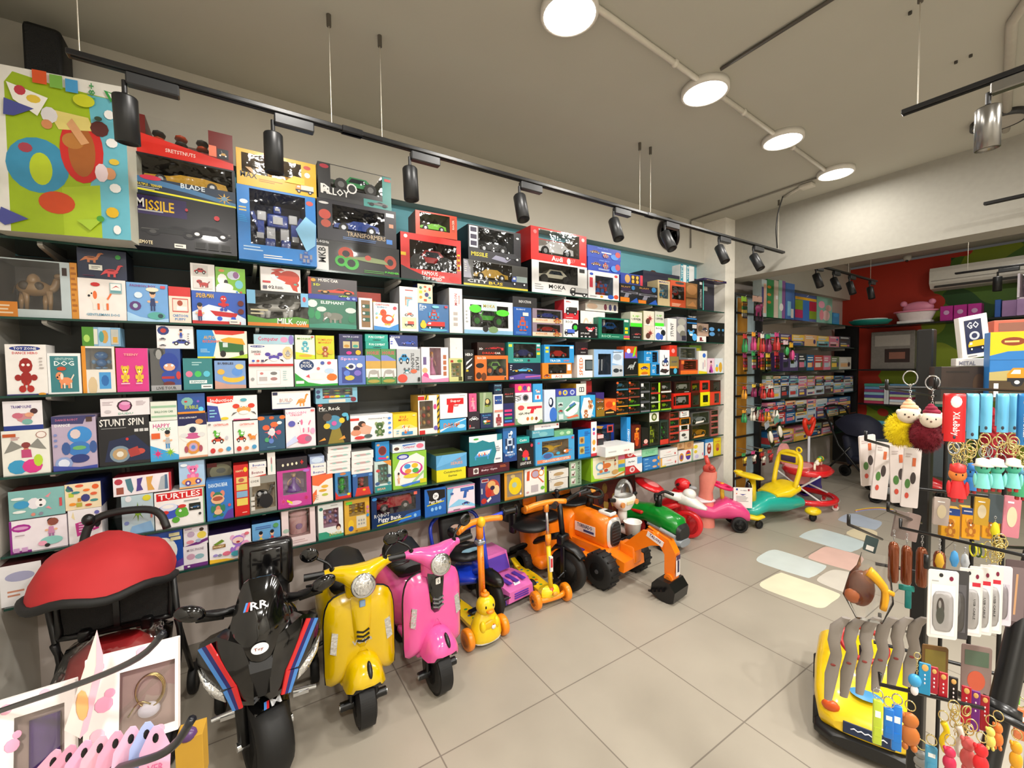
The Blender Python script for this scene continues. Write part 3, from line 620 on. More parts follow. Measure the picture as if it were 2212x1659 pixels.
def row(i, data):
 for ln in data.strip().split('\n'):
  if not ln.strip() or ln[0] == '#': continue
  fl = [q.strip() for q in ln.split('|')]
  h = fl[0].split(); x0, x1, yt = map(float, h[:3]); col = h[3]
  op = dict(q.split('=') for q in h[4:])
  yf = float(op.get('y', YF)); px0 = at(x0, 700, 1, yf).x; px1 = at(x1, 700, 1, yf).x
  a, c = at(x0, yt + 60, 1, yf), at(x1, yt + 60, 1, yf); px0, px1 = a.x, c.x
  zt = at((x0 + x1) / 2, yt, 1, yf).z
  z0 = SHELF_Z[i] + .0005
  if 'yb' in op: z0 = max(z0, at((x0 + x1) / 2, float(op['yb']), 1, yf).z)
  Wd = px1 - px0
  if 'bh' not in op:
   for (q0, q1, r0, r1) in PLACED[i]:
    ov = min(px1, q1) - max(px0, q0)
    if ov > .28 * min(Wd, q1 - q0) and r1 < zt - .012: z0 = max(z0, r1 + .0006)
   for (q0, q1, r0, r1) in PLACED[i]:
    if min(zt, r1) - max(z0, r0) > .004:
     if px0 < q1 and q0 < px0 and q1 - px0 < .4 * Wd: px0 = q1 + .0006
     elif px1 > q0 and q1 > px1 and px1 - q0 < .4 * Wd: px1 = q0 - .0006
  if zt - z0 < .015: print('THIN', i, fl[1], round(zt - z0, 3)); zt = z0 + .02
  if i == 0 or zt < SHELF_Z[i - 1] - .012 or 'y' in op: pass
  elif i > 0 and 'bh' not in op: zt = min(zt, SHELF_Z[i - 1] - .014)
  W, H = px1 - px0, zt - z0
  D = float(op.get('d', max(.05, min(.2, .45 * min(W, H) + .05))))
  if 'bh' in op: yf = float(op['bh'])
  win = None; artw = fl[2] if len(fl) > 2 else ''
  if artw.startswith('W'):
   q, _, artw = artw.partition(';'); win = q.split()[1:]
  desc = fl[1]
  lab = uniq(desc + ' on the ' + ORD[i] + ' shelf')
  nm = op.get('n');
  gbox(px0, px1, yf, yf + D, z0, zt, col, op.get('s'), desc, artw, win, lab, 'toy packages on the ' + ORD[i] + ' glass shelf', op.get('c', 'toy box').replace('_', ' '), float(op.get('rz', 0)), op.get('top'), nm)
  if 'bh' not in op: PLACED[i].append((px0, px1, z0, zt))
# ---- glass shelves with brackets
brx = [at(x, 640, 1, 2.6).x for x in (95, 552, 665, 945, 1022, 1217, 1268, 1404, 1443, 1545)]
edges = [LW + .01, .21, .95, 2.3, 3.33, 4.33]
brs = [(-.68, .09), (.34, .85), (1.07, 2.17), (2.43, 3.2), (3.47, 4.25)]
SEG = ['at the left wall', 'second from the left wall', 'in the middle of the wall', 'second from the white pillar', 'nearest the white pillar']
glassm = M('16302b', .08, coat=.5); edgem = M('174238', .15)
for i, z in enumerate(SHELF_Z):
 for k in range(5):
  t = thing('glass_shelf', uniq('%s dark glass shelf pane %s' % (ORD[i], SEG[k])), 'shelf', ((edges[k] + edges[k + 1]) / 2, 2.72, z), 0, 'glass shelf panes on the main wall')
  wd = edges[k + 1] - edges[k] - .002
  b = B(); b.box((0, 0, -.005), (wd, .35, .01), glassm); b.box((0, -.1755, -.005), (wd, .001, .009), edgem); ob('glass_pane', b, t)
  for x in brs[k]:
   b = B(); x -= (edges[k] + edges[k + 1]) / 2
   b.prism([(.155, -.011), (-.15, -.011), (-.15, -.02), (-.13, -.026), (.155, -.05)], M('c9c8c2', .35), (x - .008, 0, 0), (0, 1, 0), (0, 0, 1), (.016, 0, 0)); ob('bracket', b, t)
for x in (-.5, .34, 1.1, 2.2, 3.3, 4.2):
 b = B(); b.box((x, BW - .018, 1.35), (.03, .012, 1.7), M('77736d', .4));
 for k in range(30): b.box((x, BW - .0245, .6 + k * .055), (.006, .001, .025), M('2a2927', .5))
 tag(b.build('slotted_upright'), uniq('grey slotted wall upright %s' % {-.5: 'nearest the left wall', .34: 'behind the black motorbike', 1.1: 'behind the duck scooter', 2.2: 'behind the orange excavators', 3.3: 'behind the leaning picture', 4.2: 'beside the white pillar'}[x]), 'shelf upright')
row(0, '''
288 510 432 0e0c16 y=2.46 d=.3|wide black box with yellow and white MISSILE lettering|r 0 .62 .5 .97 2a1a55;t .07 .83 .07 .17 fff M;t .25 .8 .26 .2 f2c51d ISSILE;l .05 .66 .35 .72 bbb 1;i race .34 .38 .55 .36 16181c 444;i car .72 .42 .45 .34 1d1d22 666;e .8 .72 .03 .05 c8323c;e .5 .8 .015 .03 c8323c;t .1 .08 .14 .07 e8d8b0 REMOTE;r .37 .03 .48 .11 e8e4da;l .38 .04 .47 .1 777 1;r .57 .06 .68 .2 333;r .7 .06 .81 .2 333;r .83 .06 .94 .2 333;r .58 .08 .67 .18 0a0a0a;r .71 .08 .8 .18 0a0a0a;r .84 .08 .93 .18 0a0a0a
288 508 347 101217 y=2.47 d=.28|black box with stunt vehicle window and BLADE lettering|W .02 .42 .97 .96 0a0b0e race d9a51e 1b1b1b;r 0 0 1 .42 16283e;p 3f6f9a 0 .3 0 .44 .45 .34 1 .12 1 .02 .5 .2;t .56 .36 .24 .12 cfd8de BLADE;t .14 .24 .24 .06 e8d040 MULTIPLE_-_TERRAIN;l .04 .12 .24 .2 bbb 2;p e8e22a 0 .1 1 .0 1 .05 0 .14;e .16 .42 .1 .06 c8324a;i burst .88 .2 .18 .3 d8a83a 6b8aa0
288 503 268 6b1410 y=2.48 d=.24 s=7a1a12|red open top box printed upside down with stunt motorbike|W .12 .34 .74 1 4a2018 bits d8502a 333 open;p d8281c 0 0 1 0 1 .2 0 .55;t .45 .2 .3 .1 f2d8d0 SRETSTNUTS;r .74 .3 .82 .6 e87a5a;r .83 .28 .95 .55 20242c;i bike .89 .42 .1 .2 c8a060 888
513 682 412 1478c8 y=2.5 d=.22|tall blue window box with blue and white robot|W .15 .22 .86 .97 3a4466 bot 2a49a8 d8dade;e .08 .78 .05 .03 d8e0ea;l .02 .64 .13 .72 d8c070 2;l .02 .5 .13 .6 2a9ae0 4;e .92 .9 .05 .035 c8504a;l .06 .12 .4 .2 a8c8e8 2;l .3 .04 .7 .1 e8e8e8 2;i bot .85 .12 .2 .18 2a5aa8 889;p 8ac8f0 .72 .5 .86 .7 1 .6 .98 .3 .86 .2
512 683 337 e8b20a y=2.5 d=.2|yellow window box with toy excavator and MAX lettering|W .06 .36 .8 .9 b9b2a4 digger e8a81a 333;t .14 .3 .2 .16 16140e MAX;l .26 .16 .6 .26 b8760a 2;e .88 .84 .05 .06 c8402a;e .88 .62 .04 .08 f0ece0;i truck .84 .2 .24 .3 e8e0d0 e8902a;p f5cf2e .58 .3 .7 .52 .84 .5 .84 .3
683 863 527 0b0d0c|black box with green tracked racer and MKB lettering|r 0 .0 .14 .78 e6e4e2;T .07 .5 .08 .5 111 MKB;t .08 .92 .14 .08 ddd 2.4GHz;e .34 .62 .09 .22 c8482a;e .34 .62 .045 .11 222;e .88 .5 .08 .24 b8442a;e .88 .5 .04 .12 222;e .4 .32 .09 .22 3fae3c;e .4 .32 .05 .13 141a14;e .28 .36 .07 .18 3fae3c;e .28 .36 .04 .1 141a14;p 8a9a6a .34 .5 .6 .6 .8 .55 .86 .4 .6 .42;e .6 .56 .04 .09 c84a3a;t .9 .14 .18 .07 5ad040 PUNISHER;l .55 .05 .8 .16 4a8a3a 2
686 856 442 15131f d=.24|black box with blue truck window and silver lettering|W .18 .3 .84 .9 08080c race 2348a0 a83040;e .08 .9 .06 .03 ccc;e .09 .62 .07 .12 b8402e;e .1 .4 .06 .1 a8442e;t .6 .22 .5 .12 a8957a TRANSFORMERS;r .86 .82 .97 .92 ddd;r .9 .54 .96 .64 c88a6a;r .86 .1 .94 .22 3a78c8;l .3 .06 .8 .14 5a7ab0 2
688 845 366 2a2a2c s=0c0c0c d=.2|black and teal box with green racer and silver wheel|W .16 .36 .87 .98 10221c buggy 2a9a58 777 open;r .87 .0 1 .98 3f8f8a;r .6 .0 1 .22 3f8f8a;e .08 .9 .06 .06 a82a3a;t .22 .24 .36 .2 e8e8e8 ALLOY;t .1 .28 .14 .26 e8e8e8 R;e .44 .42 .07 .15 ddd;e .44 .42 .05 .11 222;r .9 .84 .99 .92 c84a4a;i race .8 .14 .3 .22 666 222
866 996 510 c8201a s=101012 d=.26|red and black window box reading FAMOUS CAR TOP SPEED|W .14 .24 .92 .86 2a1214 monster b8161c 222;p 101012 0 0 0 .3 .1 .24 .3 .14 .5 .06 .6 0;e .08 .92 .03 .04 f0dcd8;t .46 .17 .26 .09 f4f0f0 FAMOUS;t .66 .12 .1 .05 f4f0f0 CAR;t .5 .06 .32 .07 f4f0f0 TOP_SPEED;e .88 .1 .09 .06 d8201a;r .0 .5 .08 .57 e8c020;r .93 .3 .98 .68 e8c020;r .935 .33 .975 .4 b02018;r .935 .45 .975 .52 b02018;r .935 .57 .975 .64 b02018
901 988 461 d8492a s=7a5040 d=.16 rz=-.06|small orange window box with green buggy|W .1 .26 .82 .94 5a4438 race 8ae03a 3ac04a;r .86 .3 .95 .9 b8401f;T .905 .62 .05 .4 f0d0c0 RACER
1002 1140 568 4c4c4a|clear black box with yellow CITY BUS car|W .14 .3 .74 .96 121212 car e0b012 222;r 0 0 1 .3 2c2c2e;r 0 0 1 .09 d8c83a;t .2 .2 .3 .12 e8e8e8 CITY;t .48 .18 .22 .12 e8c820 BUS;p aab .0 .3 .0 .98 .06 .95 .12 .3;i truck .86 .4 .26 .5 9aa 3a5ab8;l .01 .5 .06 .9 e8e8e8 5
1012 1125 494 16141c d=.26 s=16141c|black box with yellow MISSILE lettering and grey window|W .19 .32 .86 .95 3c4248 race 20242a 444;t .2 .18 .3 .12 e8d020 MISSILE;r .02 .36 .17 .97 e8e6ea;r .04 .8 .15 .93 2a2040;r .04 .6 .15 .73 2a2040;r .04 .41 .15 .54 2a2040;p 8a8aa0 .42 .1 .5 .22 .8 .16 .7 .04;i car .82 .24 .34 .3 22242a 555;e .93 .82 .03 .03 ddd
1149 1268 569 e4e4e4 s=101012 d=.24|white window box with off-road truck and MOKA lettering|W .12 .36 .82 .95 26282a jeep cfcab4 222;t .44 .24 .3 .13 111 MOKA;l .32 .1 .62 .16 888 1;l .05 .1 .24 .3 999 3;i truck .84 .18 .34 .34 bbb 333;r .85 .8 .95 .92 222
1147 1267 499 d0201c s=c01a18 d=.22|red window box with white Audi Q7 car|W .13 .22 .86 .96 6b6158 car e8e8e8 888 open;t .45 .12 .2 .15 f4e8e8 Audi;e .66 .1 .035 .1 f4e8e8;t .73 .12 .1 .12 e08080 Q7;e .07 .84 .03 .06 e88080;e .93 .86 .03 .06 f0d0d0;r .89 .06 .97 .12 f0d0d0
1271 1337 588 e8e4e6|white window box with red and blue fighting robots|W .22 .16 .8 .84 44688a bot b03028 2a6ab8;e .1 .88 .06 .05 2a4ab0;r .04 .4 .14 .75 c8384a;e .9 .9 .06 .05 c84040;e .72 .12 .1 .08 2a5ab8;e .9 .14 .08 .08 d85030;e .42 .1 .05 .04 e0a020;l .05 .06 .3 .12 888 2
1270 1340 560 2a48b0|blue game box, lower of the pair|t .5 .86 .3 .08 8ab0f0 MAGIC;i car .25 .55 .3 .4 a87a5a 665;i bot .52 .5 .2 .5 c8503a 999;e .8 .35 .12 .25 4a8ae0;e .9 .5 .08 .25 b84a5a;l .3 .1 .7 .24 c8d8f0 2
1269 1341 535 2c4cb4|blue game box, upper of the pair|t .45 .88 .3 .08 8ab0f0 MAGIC;i car .22 .5 .3 .4 a87a5a 665;r .4 .48 .7 .6 d0d8e8;e .8 .3 .12 .25 4a8ae0;e .9 .55 .08 .25 c84a4a;i bot .52 .3 .2 .4 c8503a 999
1340 1379 614 141822|black and orange water gun box beside the robot box|r 0 0 .5 .26 d87a20;i gun .5 .45 .95 .4 8a8a9a 333;e .3 .7 .28 .12 3a2a4a;t .3 .84 .5 .08 d8a050 BLAST;e .7 .82 .1 .12 3a8ad0;p 2a5ab8 .5 .0 .9 .3 1 .0
1379 1420 619 141822|black and orange water gun box, second from the robot box|r 0 0 .4 .2 d87a20;i gun .5 .4 .95 .4 8a8a9a 333;e .4 .72 .3 .12 3a2a4a;t .3 .86 .5 .08 d8a050 BLAST;e .8 .84 .12 .14 3a8ad0;p 2a5ab8 .5 .0 .9 .3 1 .0
1341 1388 592 2a3f9a|small blue box of printed coins above the water guns|e .3 .5 .12 .4 c89a5a;r .45 .1 .85 .9 3a2a1a;e .55 .7 .06 .18 e0b040;e .75 .7 .06 .18 e0b040;e .55 .3 .06 .18 e0b040;e .75 .3 .06 .18 e0b040;r .88 0 1 1 c83a4a
1421 1447 606 c8b48a|beige window box with blue lettering|W .12 .3 .85 .85 6a8a94 bot c8b48a 3a90b8;t .5 .93 .8 .07 3a3a7a MARIO
1448 1481 607 c8502a|orange window box with red jeep model|W .1 .3 .9 .8 3a1a18 jeep 8a2a2a aaa;e .6 .92 .3 .05 444;l .1 .04 .8 .16 f0d0b0 3
1482 1506 612 8a6238|brown box printed with wooden blocks|e .5 .75 .48 .2 a8784a;r 0 .4 1 .44 5a3a20;r 0 .1 .9 .36 a87a4a;p c88a50 .1 .1 .6 .3 .9 .1
1507 1520 606 16181c s=1a1c20 d=.3|tall black LONG DISTANCE RACING box with teal edge|r .86 0 1 1 58c8c0;T .5 .4 .3 .62 cfcfcf LONG_DISTANCE_RACING;r .3 .86 .7 .95 ccc
1521 1569 604 2a1a48 y=2.52 d=.1|large dark purple racing track box with yellow print|p 151022 .15 .55 .9 .9 .88 .5 .5 .42;p e0b020 .3 .56 .6 .64 .85 .66 .8 .56 .5 .52;r .45 .78 .58 .83 d8b020;r .68 .78 .82 .84 d8b020;i key .26 .26 .4 .34 c8b88a 1c1830;e .58 .42 .12 .03 e05a2a;l .55 .1 .9 .4 5a4a9a 5;r .55 .05 .72 .1 eee
1412 1574 592 1c1c34 bh=2.68 d=.2|long dark box with green stripe lying behind the racing boxes|r .3 .5 .5 .9 6a8a4a;t .58 .6 .1 .5 4aa0e0 4D+;l .62 .6 .95 .9 ccc 1;e .08 .3 .05 .3 4a2a6a
''')
row(1, '''
-8 152 561 b8c4c8 s=d08a2a d=.17|large grey and orange window box with toy camel|W .02 .14 .86 .98 2c2622 camel b08a5c 4a3a28;r 0 0 .26 .26 d8852c;l .02 .04 .22 .22 f0d8b8 3;r .89 .76 .96 .9 3a2a24
153 168 568 d08a2a d=.16|narrow orange end of the camel packaging|l .1 .1 .9 .95 a8641a 9
169 273 603 f0e8e4|white box with orange puppy and GENTLEMAN DOG lettering|i dog .42 .52 .56 .6 f0e6dc e87038;e .36 .86 .1 .05 c8282c;t .5 .13 .7 .06 5a9ab8 GENTLEMAN_DOG;r .66 .66 .92 .92 9ab8bc;r .68 .68 .9 .9 f6f0ee;r .68 .68 .9 .74 6aa0a8;p c05050 .7 .78 .8 .86 .88 .8 .8 .83
168 274 533 1c2644 d=.16 s=0e1220 top=0c0e14|navy dinosaur box on the gentleman dog box|i dino .3 .72 .5 .4 c87a50 5a3a30;i dino .7 .32 .5 .5 d84a50 8a2a38;e .83 .78 .06 .08 3f9a4a;r .23 .28 .5 .46 e8e6dc;l .28 .32 .46 .42 666 2;l .1 .06 .5 .12 5a2a4a 1
275 364 612 6fa4dc|blue box with boy in cap riding a scooter|i kid .62 .55 .4 .6 2a3a6a 2a3a6a;e .62 .84 .16 .06 e8e0c8;e .7 .16 .22 .1 58a8a0;e .8 .16 .07 .06 2a4a50;e .2 .4 .14 .12 5a3a7a;e .2 .4 .06 .06 a8c8d0;e .28 .68 .1 .08 d8e8f4;t .4 .92 .62 .06 8a4a8a FASHION_BOY;r .82 .88 .94 .95 d84a5a;p a8d0f0 0 .0 0 .24 .3 .12 .7 .05 1 .1 1 0
366 413 620 ecdccc|narrow white box with red top and puppy print|r 0 .74 1 1 d02c2c;r .15 .3 .88 .68 c84a44;r .18 .33 .85 .65 f0d8cc;e .5 .55 .13 .08 a84a34;r .35 .36 .8 .46 f4f0ea;t .5 .2 .7 .08 4a8ac8 CARTOON;t .5 .1 .5 .07 4a8ac8 PUPPY
416 531 631 2a58b8|blue box with red acrobat on a red skateboard|p d8e4f4 0 .0 0 .35 .3 .6 .62 .5 1 .2 1 0;r 0 0 .9 .1 c8282c;p c02028 .32 .42 .85 .36 .8 .22 .42 .26;e .5 .18 .05 .07 2a5ad0;e .76 .18 .05 .07 2a5ad0;i fig .58 .66 .26 .5 c8202a 2a48b0;i kid .14 .35 .24 .6 b81c28 20306a;t .24 .86 .32 .14 e8b81a SPIDER-MAN;e .91 .68 .06 .09 6a1a14;e .91 .42 .06 .09 6a1a14;r .68 .02 .88 .16 e8e4dc;l .7 .05 .86 .12 777 1
413 465 570 f0eae6|small white box with two red toy dogs|r .1 .52 .72 .94 d8d4d0;i car .4 .74 .5 .3 c8302c 888;r .1 .08 .9 .48 d8d4d2;i dog .5 .28 .6 .34 b84040 8a3a3a
467 531 579 7ab82a|small green box with white sleeping dog|e .22 .52 .16 .22 f4f2ec;e .34 .4 .07 .12 222;e .3 .2 .28 .18 f2f0ee;e .6 .7 .22 .18 c8d0dc;e .68 .72 .1 .14 8a5a8a;e .78 .35 .14 .18 7ac8d8;e .2 .86 .1 .06 d88a4a;p f4f2ee .0 .0 .8 .0 .7 .1 0 .2;e .7 .04 .04 .04 3a8ad0;e .84 .04 .04 .04 d04a4a
535 667 630 101614 d=.18|window box with black and white MILK COW|W .02 .24 .98 .92 1c2420 cow e8e8e4 1c1c1e;r 0 0 1 .1 e08028;p 5a9a3a 0 .1 0 .3 .3 .2 .8 .3 1 .24 1 .1;t .6 .16 .26 .16 f4f4f0 MILK;t .87 .12 .18 .13 f4f4f0 COW;r .0 .62 .13 1 7ab8e0;r .87 .6 1 1 7ab8e0;e .93 .82 .03 .08 c04a5a;l .05 .3 .35 .5 c8c0a0 2
564 650 576 ece6e4|white box with red robot tiger and 021 lettering|e .72 .62 .26 .3 c8442e;e .4 .66 .16 .2 c8442e;p f2eeec .2 .7 .3 .5 .58 .36 .62 .42 .4 .56 .34 .72;e .4 .62 .04 .03 a8e0ea;e .86 .34 .1 .12 b84030;e .86 .34 .04 .05 4ab0a0;p c8442e .72 .36 .8 .1 .92 .04 .9 .3;t .28 .17 .2 .13 222 021;l .4 .1 .62 .22 666 2;r .05 .08 .15 .22 667;r .05 .34 .24 .42 c8444a;p c8442e .25 .9 .5 .98 .6 .9 .4 .84
668 770 648 2f6f58|green box with grey ELEPHANT|t .5 .9 .5 .1 e8f0ea ELEPHANT;e .08 .84 .1 .13 d8e0dc;e .26 .66 .1 .09 c8d2ce;e .88 .66 .12 .1 c8d2ce;e .05 .5 .07 .18 2f8a5a;e .18 .45 .06 .16 3a9a62;e .9 .35 .08 .14 2a7a58;i eleph .5 .42 .5 .5 77796f 8a8c84;p 3a8a74 0 0 1 0 1 .14 .5 .2 0 .12
667 772 602 4a4448|dark MUSIC CAR box with red sports car|p b02a2c 0 0 0 1 .06 .98 .06 0;t .4 .88 .4 .13 e8e2da MUSIC_CAR;t .17 .66 .14 .1 d8e020 5D;r 0 0 1 .22 2a3a9a;i race .56 .44 .76 .42 d0402a c89a5a;e .1 .86 .05 .08 d89a2a;i car .72 .2 .24 .16 8ab82a 333;e .8 .1 .04 .06 8a9ad8;e .92 .1 .04 .06 8a9ad8
776 805 644 f0ece8 s=d8d2cc|narrow white box with brown panel of car pictures|r .18 .08 .84 .93 8a6a48;r .26 .68 .8 .8 2f5a48;r .26 .46 .8 .58 2f5a48;r .26 .26 .8 .38 2f5a48;e .36 .74 .1 .04 ddd;e .36 .52 .1 .04 ddd;e .36 .32 .1 .04 ddd
776 838 624 c8b8a0 bh=2.7|wide orange car box standing behind the brown panel box|r 0 .7 1 1 c8402e;r .1 .2 .8 .8 e0a02a;i car .45 .5 .6 .4 b85a2a 333
808 861 654 f0eae6|white box with orange cartoon dinosaur|i duck .52 .5 .66 .66 e0502c e8b84a;t .35 .92 .55 .07 c8546a CARTOON;t .35 .83 .4 .06 4a9ac8 DINO;p 3f8ad0 0 0 1 0 1 .26 .6 .1 0 .16;e .12 .6 .05 .04 8ac8d0;e .12 .45 .05 .04 d8b050;e .86 .82 .08 .06 c84a5a
864 903 620 efeae4 s=8f949a d=.2|tall white box with toy crane drawings|r .1 .06 .9 .32 d8dcb0;l .3 .9 .75 .95 b83a3a 1;i gun .5 .68 .4 .26 88b8c8 d88a6a;i bike .5 .4 .5 .12 c86a5a d8d0a0;i truck .5 .18 .5 .14 d05a4a c8d0c0;r .3 .58 .34 .78 c88a5a
904 970 657 3a6ea6|blue box with red fire engine|t .16 .9 .22 .12 e8eef2 Fire;l .04 .74 .24 .84 c8d8e8 2;i truck .56 .26 .6 .34 d02f2a c82a28;i bot .5 .62 .4 .36 c03a34 4a9ac8;e .15 .24 .1 .12 e8c02a;e .15 .34 .06 .07 e8c02a;r .85 .88 .95 .96 c83a4a;e .5 .08 .44 .05 5ab0d0;e .55 .9 .12 .05 7ac8d8
902 935 614 ecdcb8 s=26306a yb=655|small patterned puzzle cube above the fire engine box|e .2 .8 .1 .08 3a7a6a;e .5 .86 .1 .06 e0603a;e .8 .75 .08 .1 c83a2a;r .1 .5 .3 .65 b8c83a;e .6 .45 .14 .12 3a3a7a;e .2 .3 .1 .08 e8902a;e .8 .3 .1 .06 3a8a8a;r .4 .1 .6 .22 c8502a;e .5 .64 .08 .04 e8902a
971 999 623 efebe8 s=c8c4c0 d=.2|tall white box with red MOON lettering|T .5 .75 .22 .26 c8323a MOON;T .75 .75 .1 .2 c8323a WALKER;r .3 .4 .62 .47 b8b0ac;r .3 .28 .62 .35 b8b0ac;r .3 .16 .62 .23 b8b0ac
1003 1108 650 dfe6ea|white window box with green stunt car and MOKA sign|W .12 .2 .9 .86 141c18 monster 4ac82a 2a8a1e;r .34 .7 .66 .95 c8d8e0;t .5 .84 .24 .1 b8a82a MOKA;r 0 0 1 .12 8ab8d8;e .42 .16 .06 .1 222;e .58 .14 .1 .1 7a9a6a;e .22 .74 .12 .12 55d030;e .78 .66 .14 .1 55d030;l .03 .3 .08 .7 aaa 4
1110 1148 664 2458a8|blue box with red and blue robot figure|i bot .5 .42 .7 .5 c8502a 3a6ab8;t .4 .92 .5 .06 c8d8f0 ROBOT;r .5 .7 .82 .82 d8d4d0;l .1 .05 .9 .14 6a9ad8 3
1106 1160 642 2a2a2c d=.22|black INDUCTION box|t .5 .55 .5 .26 d0d0d0 INDUCTION
1151 1214 698 8a7a8a|lower window box of the pair with red model car|W .14 .34 .94 .9 4a4438 car b02a24 999;r 0 0 1 .3 d8c8b0;t .3 .2 .4 .14 c87a3a AVENGER;i bot .82 .22 .3 .4 a83028 c8a050
1151 1215 668 8a7a8a|upper window box of the pair with blue model car|W .14 .34 .94 .9 4a4438 car 2a3a98 999;r 0 0 1 .3 d8c8b0;t .3 .2 .4 .14 c87a3a AVENGER;i bot .82 .22 .3 .4 a83028 c8a050
1218 1249 690 f0f0ec|white ROCK box with blue stunt vehicle|t .4 .86 .5 .14 222 ROCK;e .8 .56 .25 .25 1c2024;e .8 .56 .14 .14 3ac03a;i truck .4 .3 .7 .44 4a6ac8 334;r .6 .04 .95 .2 ddd
1219 1250 648 c8303a|red and white box with black jeep|p eee 0 .3 1 .5 1 1 0 1;i truck .5 .45 .8 .5 33302e 222;l .1 .86 .5 .94 c8303a 2;l .1 .04 .9 .12 f0c0c0 1
1252 1290 699 1a1a1c|black box with red spider shaped stunt car|i crab .6 .6 .6 .5 d84a54 c83a48;t .3 .3 .5 .12 ddd STUNT;r .06 .04 .16 .12 ddd;r .28 .04 .38 .12 ddd;r .5 .04 .6 .12 ddd;T .93 .5 .1 .6 ccc SPORT
1293 1360 687 1f7058 d=.17|green window box with blue off-road car|W .1 .24 .8 .92 12202e jeep 2a5a9a 222;t .25 .12 .3 .12 9ad0b8 ROCK;r .82 .84 .96 .95 c8e0d8;r .84 .46 .94 .58 e0d020;r .84 .28 .94 .4 e0d020;r .8 .06 1 .18 c04a6a;r .8 0 1 .05 e0d020;l .4 .06 .7 .14 7ac0a0 1
1265 1318 671 efeae4 s=202428 bh=2.62|lower white watch box standing behind the spider car|i con .3 .5 .4 .7 e8c8b0 efeae4;e .62 .5 .05 .3 8a4a5a;e .75 .5 .05 .3 5a5a8a;e .88 .5 .05 .3 4a4a6a
1265 1335 653 efe8e0 y=2.62 yb=673|upper white watch box with three bracelets|e .2 .5 .16 .3 e8c8b0;e .6 .5 .05 .35 8a4a5a;e .75 .5 .05 .35 5a5a8a;e .9 .5 .05 .35 4a4a6a
1363 1386 706 1e1e20|black racing car box in front of the green window box|i race .5 .45 .8 .3 b84a48 333;t .5 .2 .6 .1 bbb X303
1362 1387 674 d8d8c4|small white UPPER box with green base|r 0 0 1 .25 4ae030;t .5 .7 .6 .14 7ac83a UP;t .5 .5 .8 .14 333 UPPER
1390 1414 704 dcd4c0 s=b8b888|lower red and brown spider car box|i burst .6 .5 .7 .6 c8464a 8a3a3a;e .4 .3 .2 .2 5a3a30;r .1 .04 .6 .1 eee
1390 1413 672 dcd4c0 s=b8b888|upper red and brown spider car box|i burst .6 .5 .7 .6 c8464a 8a3a3a;e .4 .3 .2 .2 5a3a30;r .1 .04 .6 .1 eee
1415 1438 705 ececea|small white ROCK box with blue wheels|t .4 .85 .6 .14 222 ROCK;e .75 .55 .22 .22 1c2024;e .3 .3 .25 .25 4a6ac8;e .6 .25 .15 .2 3a5ab0
1415 1434 673 c8c8bc|small grey UPPER box with green base|r 0 0 1 .22 4ae030;t .5 .7 .6 .14 6ab83a UP;t .5 .5 .8 .14 333 UPPER
1442 1461 688 f2f0ee|tall white STUNT box|T .5 .5 .34 .6 222 STUNT
1462 1483 685 8a8890|grey and white box with pebble photo|e .5 .8 .4 .15 a8a8a0;e .4 .5 .4 .18 c8c8c0;e .6 .3 .3 .15 7a7a70;r .5 .04 .95 .24 334
1484 1505 682 101418|black box with bright blue striped drone|r 0 .86 1 .9 3a8ad8;r 0 .7 1 .74 3a8ad8;i crab .4 .34 .8 .36 5ab8f0 3a8ad0;e .75 .18 .25 .14 5ab0f0;r .5 .52 .95 .66 ccc;t .5 .95 .8 .06 ccc TARGET
1505 1525 726 f2efec yb=744|tiny white box with red boot|r .3 .3 .55 .8 7a2a30;r .3 .2 .7 .36 7a2a30;l .1 .1 .9 .2 999 1
1506 1530 699 a08878|small brown box with motorbike photo|i bike .6 .6 .7 .5 3a3a48 666;e .25 .6 .2 .25 6a5a48;p b89a88 0 0 1 0 1 .2 0 .25
1531 1565 697 121416|black box with four blue butterflies|e .18 .66 .16 .1 5a98d0;e .2 .42 .17 .1 5a98d0;e .62 .64 .08 .07 4a90c8;e .88 .64 .07 .07 4a90c8;e .62 .4 .08 .07 33363a;e .88 .4 .07 .07 33363a
''')
